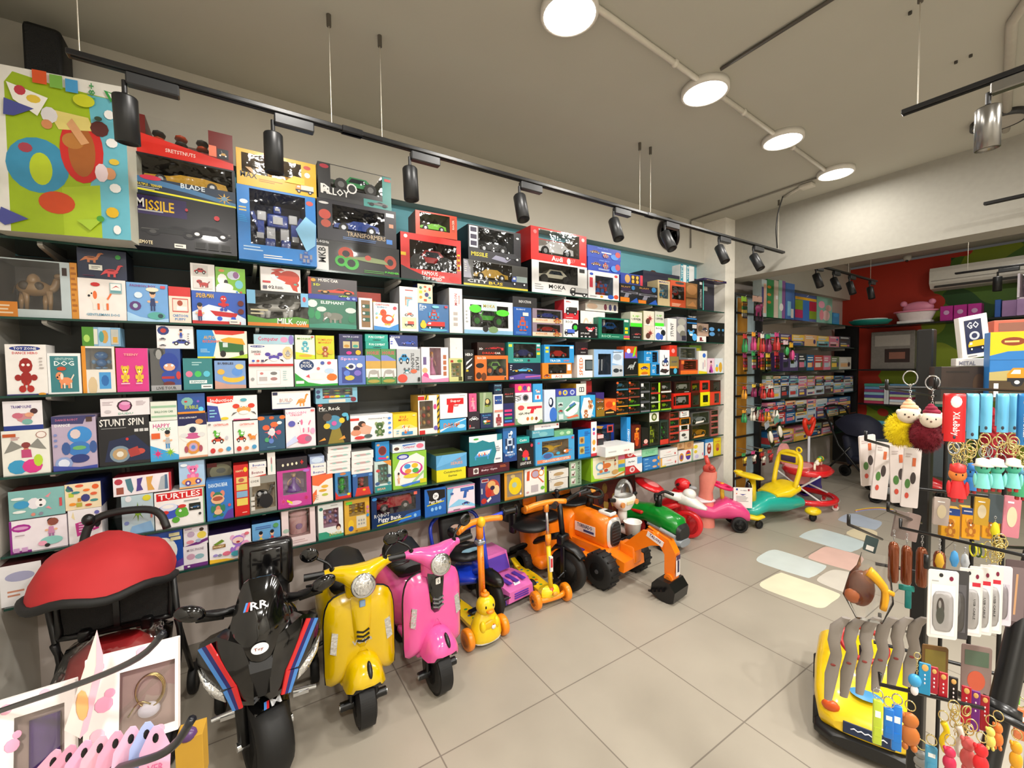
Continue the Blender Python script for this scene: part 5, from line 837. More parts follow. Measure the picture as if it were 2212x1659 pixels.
1245 1266 829 e4e0d8 s=c8962a d=.2|white end of a long yellow carton|r .3 .3 .8 .7 333;r .36 .36 .5 .64 ddd;r .58 .36 .72 .64 ddd
1255 1286 854 3aa4dc|blue and white box with brown biscuit men|p f0ece8 0 .3 .2 .9 .6 .9 .9 .5 .7 0 .1 0;i bear .34 .2 .4 .4 b86a3a e8d8c0;i bear .64 .6 .4 .4 c88a5a 8a4a2a;l .6 .04 .95 .14 ddd 2
1287 1305 848 6a4a20 s=2a1a50|narrow purple and brown diecast car box|p 3a2a70 0 .8 0 1 1 1 1 .7;i car .5 .64 .8 .18 c87a5a;i car .5 .36 .8 .2 d8a040;r 0 0 1 .3 8a6a20
1306 1331 862 e0662a|orange box with black truck|e .4 .66 .3 .2 c8401a;p 281c14 .0 .3 .5 .4 1 .2 1 0 0 0;e .8 .7 .12 .12 e8c030;r .1 .14 .8 .22 d8b060
1276 1300 824 e6dcd8 bh=2.68 s=4a4c50|white and red carton behind the orange truck box|r .5 .6 1 1 c83a3c;l .5 .2 .9 .5 a05a5a 3
''')
def cellstack(i, x0, x1, yts, cols, desc, pic, d=.14, lab=None, base='16181a'):
 """column of small clear window packs, bottom one first"""
 n = len(yts); s = ''
 for k in range(n):
  c = cols[k % len(cols)]
  w = ['lowest', 'second lowest', 'second from top', 'second from top', 'second from top'][k] if k < n - 1 else 'topmost'
  s += '%g %g %g %s d=%g n=car_pack|%s, %s|W .08 .24 .92 .92 %s car %s 999;r 0 0 1 .14 %s;%s\n' % (x0, x1, yts[k], base, d, desc, w, '242c2e', c, c, pic)
 row(i, s)
cellstack(3, 1332, 1357, (879, 862, 843, 823), ('c87a2a', 'd88a20', 'a8402c', '3a7a9a'), 'small race car pack by the orange truck box', 'e .08 .8 .1 .12 e0602a')
cellstack(3, 1358, 1382, (877, 859, 841, 823), ('7a3020', '6ab02a', '8a4030', 'a83a2a'), 'car pack in second column beside orange truck box', 'e .1 .8 .1 .14 e0602a')
cellstack(3, 1384, 1404, (870, 848, 826), ('777a80', '55585e', '6a6c70'), 'smoky grey car pack with white tag', 'r .04 .6 .3 .9 ddd', base='2a2c30')
cellstack(3, 1406, 1426, (870, 851, 826), ('a8d82a', 'c0c8b8', 'b83028'), 'small green trimmed car pack', 'r .8 .1 1 .96 a8d82a', base='1c2418')
cellstack(3, 1428, 1450, (867, 848, 824), ('9ad02a', 'c0402c', 'd8d8d4'), 'small dark maroon car pack', 'e .9 .2 .05 .08 777', base='30100e')
row(3, '''
1455 1492 849 d8281e|red window box with silver pickup model|W .12 .2 .88 .84 2a1614 suv c8c8c8 222;r .0 .2 .1 .8 181010
1494 1512 849 3a100c|maroon window box, lower of the two by the yellow box|W .16 .14 .84 .84 5a6a5a suv 3a4a3a 222
1513 1533 847 e8e01a|bright yellow window box|W .26 .26 .8 .78 2a2a10 suv 1a1a1a 333;l .3 .06 .8 .12 8a8a20 1
1534 1556 846 d8402c|orange red window box by the pillar|W .4 .14 .86 .86 9a8a80 suv 8a7a74 333
1457 1492 824 281010|dark red window box with silver car|W .1 .2 .92 .86 3a2a20 suv b8bab0 999;l .6 .04 .95 .12 ccc 1
1493 1511 823 5a1210|maroon window box with yellow car|W .1 .2 .95 .8 3a3018 suv a8a820 222
1512 1533 822 e0301e|bright red window box above the yellow one|W .22 .2 .84 .82 5a4a44 suv 7a6a64 333
1534 1556 822 3a1c18|dark brown window box by the pillar|W .3 .1 .9 .9 8a8078 suv 6a605a 333
''')
row(4, '''
22 147 1119 eee6ec|white and purple box with girl riding a scooter|p 8a2a8a 0 0 .04 0 .04 1 0 1;r 0 0 .36 .06 8a2a8a;e .2 .76 .17 .12 a82a90;e .2 .76 .13 .05 d89ac8;i kid .72 .62 .34 .7 c88ab0 a06a9a;e .76 .84 .1 .12 8a4a3a;e .72 .26 .2 .13 8ac8c0;e .56 .2 .08 .08 e8a0b8;e .64 .12 .05 .06 222;l .1 .5 .36 .58 b8a8b0 1;r .06 .03 .16 .16 c89ac8;r .2 .03 .3 .16 c89ac8
20 142 1056 7fb6b4 yb=1117 s=5a2a28|pale teal box with white rabbit lying sideways|e .44 .5 .12 .2 e8e4ea;e .56 .5 .1 .16 f2f0f2;e .56 .6 .03 .04 333;e .56 .42 .03 .04 333;p e0909a .64 .7 .76 .84 .7 .66;p e0909a .64 .3 .76 .22 .7 .36;e .22 .5 .14 .14 3a98c8;e .16 .72 .12 .05 e8ece8;e .18 .26 .12 .05 e8ece8;r .9 .3 .95 .6 c84a50;e .42 .12 .04 .06 d88a7a;e .56 .12 .04 .06 889
149 222 1099 ece8ea s=e0dce0|white speaker toy box with pink label behind the stroller handle|p c83a90 .24 .2 .9 .36 .86 .7 .2 .6;l .3 .3 .8 .6 f0d0e8 4;p e8d8a8 .1 .8 .16 .96 .2 .7;e .86 .6 .12 .2 2a2a2e;e .86 .86 .08 .06 6a6ab0
142 220 1043 ead8b4 s=26306a d=.2 yb=1099|patterned puzzle box with orange and teal shapes|e .12 .8 .1 .1 3a7a6a;e .4 .9 .12 .06 e0603a;e .85 .82 .1 .1 e0602a;p 3a4a7a .05 .9 .2 .7 .24 .74 .1 .96;r .1 .5 .24 .66 b8c83a;e .56 .42 .13 .15 3a3a7a;e .2 .22 .1 .06 e8902a;e .8 .3 .12 .05 3a8a8a;r .3 .1 .46 .26 b0a83a;r .34 .3 .44 .44 c8842a;e .6 .72 .1 .05 e8702a;e .3 .66 .12 .05 3a8a8a;e .8 .56 .1 .06 d8603a;e .64 .14 .1 .05 c84a2a
264 333 1069 b8d0d8|pale box with spiky green star creature|i burst .5 .56 .5 .52 6a9a2a 8ab83a;e .22 .92 .1 .08 e8e8ec;p 48d838 .44 .56 .74 .66 .6 .5;e .8 .9 .14 .08 d8d03a;p 8ab8e0 .2 0 1 .0 .9 .28 .3 .2;e .14 .3 .08 .05 7a8ac0;r .9 .36 .96 .6 c8706a
335 443 1059 f2f0ee|white TURTLES box with red heading and green turtle|r .04 .76 .96 .97 d01c24;t .5 .865 .84 .16 f8f0f0 TURTLES;i tur .34 .42 .66 .66 5aaa3a 3a5ac0 d8e0f4 d03a34;l .58 .66 .94 .72 999 1;r .68 .4 .92 .6 182018;i race .8 .5 .2 .14 3a6a9a;e .9 .28 .03 .04 444;r .98 0 1 1 4a9a5a
246 372 1026 ece4ea s=8a1a2a d=.12 yb=1066|long white box with number tags and red end|e .09 .76 .07 .16 b8384a;r .05 .1 .17 .46 9a5040;p 4a7a88 .2 .86 .3 .9 .34 .3 .3 .1 .24 .3;p 4a3a8a .4 .84 .5 .88 .46 .5 .5 .2 .38 .16 .4 .5;p d8a050 .56 .88 .68 .9 .64 .5 .7 .14 .58 .14;p a8b0b8 .76 .1 .92 .1 .9 .9 .82 .8;p 4a6a8a .88 .1 .94 .12 .93 .9 .89 .9;r .96 0 1 1 c02030
388 443 992 a8c8e8 yb=1053|pale blue box with pink bear on orange wheels|i bear .54 .56 .6 .6 e070a8 f090b8;e .5 .24 .4 .14 e8a050;e .34 .18 .12 .1 5a3a8a;e .34 .18 .05 .05 e8e0f0;e .74 .22 .12 .1 5a3a8a;e .74 .22 .05 .05 e8e0f0;r 0 0 1 .06 e8b070;e .2 .86 .14 .06 e8f0f8
447 504 1037 2f74c0|blue DANCING BEAR box|t .45 .88 .72 .1 d8ecf8 DANCING_BEAR;i bear .42 .42 .7 .68 2f7a5a d8806a;e .42 .52 .26 .12 e0b088;e .42 .54 .2 .06 a8503a;e .42 .2 .16 .07 e0b088;p 5a3a98 .6 0 1 0 1 .24 .8 .2;e .86 .34 .06 .04 d04a5a
449 502 999 4a3a28 y=2.66 d=.1|dark brown box with round grey dinosaur picture|e .56 .3 .46 .6 8a8668;e .56 .4 .2 .2 6a6a60;r 0 .7 .4 1 7a1c18
506 538 1004 c81e1e d=.08|tall narrow red box with yellow toy pictures|e .8 .9 .14 .05 e8c020;t .4 .88 .5 .04 f0d8a0 HAPPY;r .16 .64 .9 .76 e0c070;r .16 .5 .9 .62 d8c060;r .16 .36 .9 .48 80a8c8;r .16 .2 .9 .34 e0c85a;e .5 .7 .2 .04 b85a4a;l .5 .04 .9 .08 f0b0a0 1
540 598 1028 8a8880|grey window box with white and black robot dog|W .1 .1 .96 .8 c8b088 dog 24262a e8eaf0;r .0 .74 .4 1 e0dcd4;t .2 .88 .3 .06 333 CODE;r .04 .36 .18 .46 d0ccc4;r .04 .22 .18 .32 d0ccc4;r .04 .08 .18 .18 d0ccc4;e .6 .3 .26 .2 1c1c20
600 673 1014 c03a90|pink window box with purple princess dress|W .16 .34 .86 .94 b89ab8 doll 7a4aa8 e8d0b0;i burst .16 .18 .2 .2 e05aa0 c83a70;i burst .84 .2 .2 .22 d83a80 b82a60;e .5 .1 .2 .06 e8a8d0;e .86 .94 .1 .04 b06ac8;p d8e030 .26 .22 .42 .14 .42 .08 .26 .16
676 720 1025 f0e6dc|white and orange crisps shaped box|p e86a3a 0 1 0 .66 .3 .6 .7 .8 1 .84 1 1;p e86a3a 0 0 0 .34 .2 .5 .2 .2;e .6 .56 .18 .06 e0b040;e .5 .42 .2 .05 d8a030;e .6 .26 .16 .05 b8c050;l .1 .1 .4 .3 b8b0a0 3
725 759 1020 3a80b8|blue and red window box with green robot figure|W .16 .14 .84 .84 8ab0c8 fig 3ac03a 2a8a2a;p d03028 0 0 1 0 1 .2 .8 .1 .2 .1 0 .3;e .84 .14 .1 .05 e8d030;e .5 .94 .2 .05 c87a4a
763 806 1022 2a5a9a|blue window box with red hero car|W .24 .24 .78 .84 2a2a3a fig c8483a 3a3a40;p d03a30 .1 .0 .9 0 .8 .36 .2 .36;e .56 .24 .08 .05 e8b030;e .1 .94 .1 .06 5a9ad8;e .9 .9 .1 .06 5a9ad8
810 846 996 c4d8d4 s=e0e0dc|white window box with teal bear|W .2 .26 .82 .9 9ab8a8 bits 8ad0c0 6ab8a8;p e0903a .5 1 1 .8 1 1;e .2 .7 .12 .05 c84a4a;e .86 .5 .14 .06 3a4a70;e .16 .28 .14 .06 3a5a8a;e .86 .26 .12 .05 4a8a9a;r .0 0 1 .2 2f8a88;t .4 .1 .5 .07 e0b088 BEAR
849 922 976 8ac03a s=7aa83a|lime green box with child drum tray|p eceae4 .06 .1 .5 .04 .9 .2 .94 .8 .7 .95 .2 .8 .04 .5;e .3 .88 .18 .08 2a3a9a;e .3 .88 .13 .05 c8c8e8;e .54 .52 .34 .2 c83a90;e .54 .54 .28 .16 f0ece4;e .42 .6 .1 .07 3a90d0;e .64 .6 .1 .07 e0b82a;e .66 .46 .1 .07 4aa84a;e .44 .46 .1 .07 e8903a;e .54 .32 .24 .06 e0c830;p 9ac88a .54 .14 .9 .44 .92 .38 .58 .08;i kid .16 .3 .14 .34 e0b08a d88a3a;p 3a7ad0 .2 .1 .8 .16 .8 .1 .3 .04;r .78 .08 .98 .2 d0c820
944 1007 1012 e0d622 s=b8b01c|yellow Construction Series box|t .54 .74 .62 .22 2a2a20 Construction;t .54 .4 .3 .18 2a2a20 Series
943 1009 981 58a0d0 s=4a88b8 top=5a6a3a yb=1012 d=.22|blue BUILDER box on the yellow box|t .52 .62 .6 .22 b87a6a BUILDER;t .66 .34 .4 .2 e0a080 SERIES;p 6ab0e0 0 .2 .4 .4 1 .9 1 1 .2 1
1012 1101 1004 4c1024|flat maroon box under the piano box|r .12 .2 .24 .84 e8e0dc;e .18 .52 .045 .24 5a4a4a;t .5 .46 .38 .26 e0c8d0 Baby_Gym;l .34 .72 .6 .8 a06a7a 1;l .76 .5 .92 .8 c86a3a 2
1014 1085 940 1f8090 yb=1003 d=.14 s=0e4048|teal and white piano toy box|p eef0ee 0 .82 .2 .78 .4 .84 .6 .74 .84 .76 .84 1 0 1;p eef0ee .74 .1 .82 .4 .76 .76 1 .8 1 0 .74 0;i piano .4 .4 .6 .5 4a9ad8 e05a4a e8e0d8;e .2 .9 .08 .03 3ab04a;l .8 .4 .96 .6 889 3;l .78 .1 .96 .2 889 1
1087 1116 921 2f6cb0|tall blue box with silver robot|i bot .5 .55 .8 .6 c8d8ec 2a3a5a;p 1a3a78 0 .0 1 .0 1 .2 .5 .1 0 .3;t .5 .2 .7 .06 d8e0f0 ROBOT;e .6 .84 .1 .06 e8eef4
1118 1153 957 141114|black LIGHT BOX with red dome|i burst .5 .5 .6 .6 8a1820 d02a30;e .5 .52 .2 .2 d8303a;r .3 .3 .44 .42 3a9a4a;r .46 .3 .6 .42 3a6ad0;r .62 .3 .74 .42 e0a030;t .5 .18 .66 .12 e8e8e8 LIGHT_BOX;e .88 .88 .08 .07 c03a4a;p e8e0e0 .06 .76 .2 .84 .3 .7
1117 1144 944 28a0a0 yb=958 s=1c7a7a|small teal Casio box on the light box|t .5 .5 .6 .4 eee Casio
1157 1241 944 4a9fd4|blue window box with yellow CARTOON HELICOPTER|W .16 .26 .84 .88 b8a888 heli e8b82a c88a20;r .04 .05 .9 .18 e8805a;t .52 .115 .7 .09 f8e8e0 CARTOON_HELICOPTER;e .3 .3 .15 .15 3a90d0;e .3 .3 .11 .1 4a5a90;e .08 .84 .03 .04 a86a9a;i heli .8 .42 .24 .3 e87a3a 3a8ad0;e .56 .36 .05 .06 3aa0c8;r .92 .86 .98 .94 c84a5a
1150 1197 928 58a0b4 yb=944 s=4a8a9a top=7a9a90|flat teal carton on the helicopter box|t .2 .7 .3 .24 c8dce0 BLOCK;e .5 .4 .2 .3 7ab8c0
1198 1238 929 68aa80 yb=943 top=8ac090|flat green carton on the helicopter box|e .4 .5 .12 .3 a8d0a8;e .75 .5 .12 .3 b8d8b0
1155 1208 914 eeeaea yb=927 s=c8c4c0|flat white carton on top of the teal one|t .46 .5 .36 .26 7a5a9a MONTESSORI;r .9 .5 .96 .8 c83a3a
1249 1276 927 1f8ad8 s=101c3c|blue box with brown log pictures|r .1 .5 .5 .74 c0a060;e .3 .62 .12 .08 8a5a30;r .1 .14 .5 .4 b8b070;e .3 .26 .14 .08 8a6a30;l .5 .76 .94 .92 2a4a9a 3;l .5 .1 .94 .4 2a6ab8 3
1277 1289 911 eeeaea s=b81e28 d=.24|narrow white box with coloured bears|e .5 .78 .24 .05 3a5ac0;e .5 .66 .22 .05 d85a8a;e .5 .4 .3 .08 e0a040;e .5 .2 .24 .06 c88a3a;r .0 .0 1 .08 c83040
1291 1304 939 3a2026 s=b81e28|dark window box with red frame|r 0 .82 1 1 d8b8b8;r .0 0 1 .16 c02838;r .2 .2 .9 .76 2a2c30
1306 1352 921 24409c bh=2.7 d=.18|blue window box of small cars|W .14 .16 .86 .84 5a5a68 bits 2a2a30 8a8a90;r .66 .66 .96 .96 e0584a;r .72 .72 .9 .9 2a1a1a;p d8a040 .1 .9 .4 .84 .5 .94 .2 .98
1306 1370 962 ecece8 y=2.46 d=.2|flat white tray pack with clear lid|t .72 .4 .2 .2 c84a4a CARROM;l .1 .3 .4 .6 bbb 1
1354 1362 901 2a90d8|slim blue book standing upright|T .5 .4 .6 .5 e8f0f8 DISCOVERY
1364 1384 919 5a1a12|dark orange box with fiery creature|i bot .55 .56 .6 .6 e88a2a d85a1a;e .6 .84 .2 .06 e8a040;e .55 .3 .2 .2 c84a1a
1386 1401 925 1a1a18 s=242620 d=.22|plain black box beside the fiery creature box|e .6 .3 .3 .12 e8b0a8;r .2 .1 .9 .18 8a2a30
1402 1424 911 22281e|dark window box with yellow green figure|W .1 .08 .9 .92 2c3028 bot c8e03a 5a6a2a
1403 1423 890 ecece4 s=3a3c2a d=.2|white box with olive wheel|e .5 .5 .3 .42 5a6a2a;e .5 .5 .16 .24 c8c8a8
1426 1444 908 2a3a34|green and red car display box|W .1 .1 .9 .92 5a6a64 bits 3ab03a 333;r 0 0 1 .2 d03a2c
''')
cellstack(4, 1446, 1467, (937, 923, 907, 890), ('c03a2c', 'c8402c', '3a9a3a', 'c83028'), 'red car pack beside the green display box', 'r 0 0 1 .2 c83a2c', base='7a3a34')
row(4, '''
1469 1488 931 e4e2de|white box with black eye pattern|e .4 .6 .24 .16 444;e .6 .3 .2 .1 888
1468 1488 918 e8e0dc yb=931|white and orange frame with black car|W .16 .2 .84 .9 2a2018 suv 18181a 444;r 0 0 1 .14 c83a3a
1470 1491 903 c87a1a yb=918|orange framed car pack|W .04 .1 .9 .9 2a3038 suv 3a4048 444
1470 1488 888 e8e8e6 yb=901|white label card box|l .2 .2 .8 .8 777 2;e .2 .8 .08 .1 c83a3a
1494 1532 917 3a3024 n=window_box|window box with yellow race car, lower of the two|W .04 .06 .96 .94 2a2418 race d8962a 333;p e8a050 .1 .06 .7 .1 .74 .24 .14 .2
1494 1532 890 5a5a58 yb=917 n=window_box|window box with silver race car, upper of the two|W .04 .06 .96 .94 4a4c4a race a8b0b4 2a3a6a;p e8e4dc .2 .1 .66 .16 .7 .3 .24 .26
''')
cellstack(4, 1535, 1551, (925, 912, 899, 886), ('a84a4a', 'b85050', 'a84a4a', '8a5050'), 'pink car pack in column next to pillar', 'r 0 0 1 .2 b85a54', base='8a5a56')
row(5, '''
-4 92 1218 eceaec s=5a2a2c|white box half hidden behind the red stroller hood|e .5 .7 .34 .12 a8a8c8;l .2 .2 .6 .4 c88a70 2
318 396 1140 1a48a0|blue box with white round panel and puppy print|e .42 .52 .42 .34 e8e4dc;i dog .8 .18 .3 .2 c8c0c0 8a3a50;p e8e4e0 .3 0 1 0 1 .12 .7 .1 .4 .04;r .62 .86 .92 .94 d8d0a0;r .66 .76 .95 .84 d8d0a0;e .5 .6 .1 .06 c89a80;p 5a3a90 .5 .14 1 .3 1 .12 .6 .06
398 450 1177 e8e0e6|white and purple baby walker box, lower of two|r 0 0 1 .16 6a2a7a;e .3 .5 .18 .14 c89ab0;e .66 .46 .2 .12 8ab0b8;t .5 .8 .7 .12 8a7a8a MUSIC_PHONE;e .2 .08 .06 .04 eee
398 450 1131 e4dce0 yb=1177|white and purple baby walker box, upper of two|p 6a2a7a 0 0 1 .3 1 .14 .6 0;e .3 .6 .16 .16 b8a0b8;e .75 .5 .2 .2 e0c850;e .75 .8 .1 .1 3a2a20;e .26 .2 .16 .1 d88a9a;e .6 .22 .12 .1 a8b0c8;l .06 .86 .4 .94 8a4a8a 1
453 544 1149 f0ecee s=3a2458 top=2c1c48 d=.2|white box with purple monkey and green peas|i bear .68 .5 .5 .8 a070c8 e0a8c8;e .68 .66 .14 .12 e8c8c0;e .68 .6 .05 .04 a83a3a;e .86 .4 .12 .22 e8a0c8;e .4 .26 .1 .08 e0708a;e .62 .2 .12 .1 4aa8b8;p 6a8a2a .1 .66 .3 .8 .36 .72 .16 .6;r .08 .5 .38 .62 8a5a2a;t .23 .56 .26 .08 f0e0b0 MONKEY;e .14 .26 .06 .05 9a8ac8;e .24 .24 .05 .05 889;p e8b82a 0 0 .6 0 .4 .08 0 .14;e .9 .86 .06 .06 d86a7a;r .8 .0 1 .06 8a5a30
546 607 1128 6aa4d4 s=14204a top=101a3c d=.18|pale blue box with two small cartoon riders|i kid .3 .46 .36 .56 e0c83a 2a8a7a;i kid .7 .46 .36 .56 c83a3a 3a4a9a;e .3 .22 .2 .1 2f8a7a;e .7 .24 .2 .1 c83a50;r .08 .08 .88 .16 c83a4a;e .84 .86 .1 .08 5a9a5a;l .12 .8 .7 .92 4a6aa8 2;e .48 .22 .06 .05 e0c030
609 682 1094 e8d4d4|pale pink window box with lidded jar|W .2 .24 .84 .97 c8a8a4 jar dcb0b0 a888b0;l .3 .05 .8 .16 c8a8a8 2;e .12 .44 .09 .06 a8c0b0;e .08 .3 .05 .04 c8b0b0
688 742 1085 e8ece8|white and green window box with toy kitchen|W .2 .32 .82 .84 d8b0c0 bits 8a90d0 e0a8b8;e .12 .86 .08 .05 3a7a6a;p 3a9a7a 0 0 1 0 1 .08 .5 .1 .3 .2 0 .2;e .8 .28 .1 .09 4a2020;e .8 .24 .07 .06 e8c8a8;t .68 .1 .5 .09 c8b030 DOCTOR;l .5 .9 .8 .95 aaa 1
745 799 1073 d8a838|yellow window box with telephone blocks|W .18 .5 .82 .86 e0c060 bits e8c83a d8a820;r .46 .12 .86 .48 d8d0b8;e .24 .26 .12 .14 e8c030;e .24 .14 .1 .08 3a5aa8;e .56 .34 .03 .03 999;e .66 .34 .03 .03 999;e .76 .34 .03 .03 999;e .56 .24 .03 .03 999;e .66 .24 .03 .03 999;e .76 .24 .03 .03 999;e .92 .7 .06 .05 c87a9a;e .92 .58 .06 .05 c87a9a;e .92 .46 .06 .05 3a90d0;r .06 .86 .3 .94 6ad03a;t .66 .06 .5 .06 c88a30 MONEY
803 909 1064 12305c d=.2 s=0a1220|dark blue Piggy Bank window box with red police jeep|W .1 .36 .9 .92 0c1626 suv b02028 222;t .36 .2 .46 .17 f0f0ee Piggy_Bank;t .2 .36 .3 .12 c8c8c8 ROBOT;p 1a6ac8 .5 .0 1 .1 1 .3 .7 .24;p c8c030 .1 .04 .8 .14 .8 .18 .1 .08;e .88 .16 .03 .06 8ac0e8;r .86 .84 .93 .94 e86a5a;e .06 .9 .05 .05 3a90d8
918 964 1054 1c64b8 s=0c2a58 d=.2 top=1c1c20|blue and black Piggy Bank box with code lock|p 141416 .1 .96 .96 .9 .96 .6 .7 .56 .6 .4 .2 .44 .2 .7;e .52 .7 .14 .13 eee;t .52 .7 .14 .12 222 3+;t .5 .5 .6 .12 f0f0f0 Piggy_Bank;p c8c030 .1 .38 .9 .46 .9 .5 .1 .42;e .34 .24 .07 .07 8ac0f0;e .52 .25 .07 .07 8ac0f0;e .7 .26 .07 .07 8ac0f0
967 1026 1049 e8dce8 s=a8c0d0|white pink and blue water pistol box|i gun .72 .7 .5 .5 2a5aa8 3a6ac0;p 8ac8e8 .0 .2 .4 .46 .6 .4 1 .14 1 .06 .5 .2;p 6ab0d8 0 0 0 1 .24 1 .06 .4;i car .66 .26 .3 .16 2a3a98;r 0 .96 1 1 d87aa8;r 0 0 1 .05 d87aa8;e .16 .74 .06 .05 3a5a9a;l .2 .04 .5 .1 444 1
1038 1081 1028 3a3f74 s=1c1c40 d=.16|dark blue box with red and gold hero collage|e .6 .56 .36 .3 b84a3a;e .56 .68 .2 .14 d8a868;e .8 .46 .16 .18 e0c090;e .4 .4 .16 .16 c03028;e .6 .56 .12 .08 2a2040;r .06 .8 .4 .92 d8d0c8;r .08 .82 .38 .9 8a2030;p e8e4dc .3 .14 .5 .26 .54 .18 .36 .06;e .16 .14 .14 .1 b8302a;r .04 .4 .1 .6 c8c8c8
1090 1131 1018 c8963a s=4a3414 d=.18|brown box with yellow bouncing ball|r .14 .1 .94 .92 8a7a68;e .56 .46 .34 .32 e0c41e;e .52 .5 .13 .1 a0b8a8;e .44 .82 .12 .07 c8b070;r .02 .0 1 .08 c8882a;r 0 0 .1 1 d8962c;e .84 .14 .05 .04 ddd
1134 1181 1006 ece8e4 d=.06|white box with red toy rackets and green edge|i rak .58 .66 .7 .56 d06a4a b0a0b8 ddd e0902a;r .9 0 1 1 9ac01e;p d0502a .08 .56 .2 .56 .22 .92 .1 .9;r .28 .1 .6 .36 b8b0b4;e .12 .12 .06 .04 c89aa0;e .8 .2 .09 .07 6ab84a;e .8 .94 .07 .06 3a3a90
1187 1227 1034 d8d6d0 s=555 d=.16|white plane pack, lower of two|e .5 .5 .26 .2 b0946a;p b0946a .2 .4 .5 .6 .8 .5 .5 .3;e .08 .86 .03 .05 888;e .08 .14 .03 .05 888;l .3 .14 .7 .26 888 1
1186 1228 1014 d8d6d0 yb=1033 s=555 d=.16 top=a8a8a0|white plane pack, upper of two|e .5 .5 .26 .2 b0946a;p b0946a .2 .4 .5 .6 .8 .5 .5 .3;e .08 .86 .03 .05 888;e .08 .14 .03 .05 888;l .3 .14 .7 .26 888 1
1230 1256 992 8aa88a d=.12 s=3a4a38|pale green DINOSAUR box|T .8 .52 .2 .9 20281e DINOSAUR;r .14 .7 .5 .92 d8d8d0;r .14 .4 .5 .62 d8d8d0;r .14 .08 .5 .32 d8d8d0;i dino .32 .8 .3 .18 6a2a2a;i dino .32 .5 .3 .18 6a2a2a;i dino .32 .2 .3 .18 6a2a2a
1277 1349 980 eee8cc s=9ad02a d=.2|white and lime kitchen play set box|r 0 0 .05 1 9ad02a;p 9ad02a 0 0 .0 .5 .1 .1 .4 0;p e08a2a .1 .1 .7 .04 1 .2 1 .1 .7 0;i food .36 .5 .5 .7 8ab8d0 e07a3a c84a3a;t .56 .84 .3 .1 c84a3a Cooking;r .8 .72 1 .9 e87aa0;r .8 .54 1 .7 e8c040;r .8 .38 1 .52 4a9ad8;r .8 .2 1 .36 8ac83a;i kid .7 .6 .12 .36 e08a5a;e .7 .24 .1 .1 d8a860
1351 1387 1005 f0ecec s=aaa|red and white flat box, lowest of three|p c8282c 0 0 0 1 .5 1 .8 .2 .9 0;e .4 .5 .16 .36 e8c8c8;e .4 .5 .08 .2 b85a60
1351 1387 988 eceef0 yb=1005|white and blue flat box, middle of three|r .7 .1 1 .95 5a9ad8;t .36 .5 .4 .3 3a3a4a Ayden
1349 1386 971 f0ecec yb=987|red and white flat box, topmost of three|p c8282c 0 0 0 1 .3 1 .6 .2 .7 0;e .32 .5 .16 .36 e8c8c8;e .32 .5 .08 .2 b85a60
1390 1424 1002 2f78bc|blue flat toy box, lower of two|l .1 .6 .5 .9 8ac0e8 1;e .7 .4 .14 .2 d8a880;e .95 .7 .06 .3 e8a030;l .1 .1 .3 .3 8ac0e8 1
1389 1424 987 2f78bc yb=1002|blue flat toy box, upper of two|l .1 .6 .5 .9 8ac0e8 1;e .7 .4 .14 .2 d8a880;e .95 .7 .06 .3 e8a030;l .1 .1 .3 .3 8ac0e8 1
1385 1421 969 88c8a0 yb=985 d=.16 top=a0d8b0|pale green flat carton|t .5 .5 .6 .4 58a878 ALPHABET
1427 1464 987 e8e6e4|long white box, lower of two|p e08a8a .3 .6 .6 .66 .6 .56;l .2 .2 .7 .3 999 1;e .86 .3 .04 .16 c84a4a;r 0 0 .08 1 e0a040;r 0 .0 .3 .12 e8d050
1426 1463 970 e8e6e4 yb=986|long white box, upper of two|p e08a8a .3 .6 .6 .66 .6 .56;l .2 .2 .7 .3 999 1;e .86 .3 .04 .16 c84a4a
1466 1495 972 eceaea|white box with purple and yellow balls|e .7 .55 .2 .38 d83a2c;e .7 .45 .18 .3 4a3a9a;r .54 .5 .88 .62 e8c82a;e .2 .45 .16 .34 c88a3a;e .2 .45 .1 .2 6a4a8a;r .94 0 1 1 8ac08a
1460 1478 954 c8a078 yb=970|small kraft card box, left of two|e .4 .5 .26 .3 a87850
1479 1498 952 c89a68 yb=970|small kraft card box, right of two|e .5 .5 .26 .3 a87850
1498 1520 957 e8e8e4|white box with yellow dots|e .2 .8 .2 .12 e0d040;e .2 .5 .16 .1 e0c83a;e .3 .2 .2 .12 c8c8e8;r .84 .2 .92 .36 d04a8a
1523 1540 948 dfe2e6 s=2a78b8 d=.2|blue and white box with red car flask|r 0 .8 1 1 3a88c8;e .5 .46 .26 .3 8a2a24;e .5 .6 .14 .08 d8c0b8;e .5 .34 .14 .06 c89a8a
1542 1557 946 d8c828|yellow box next to the pillar|e .5 .5 .28 .2 c8882a;t .5 .8 .7 .06 c85a3a SLIME;e .5 .34 .2 .1 a83a4a
''')
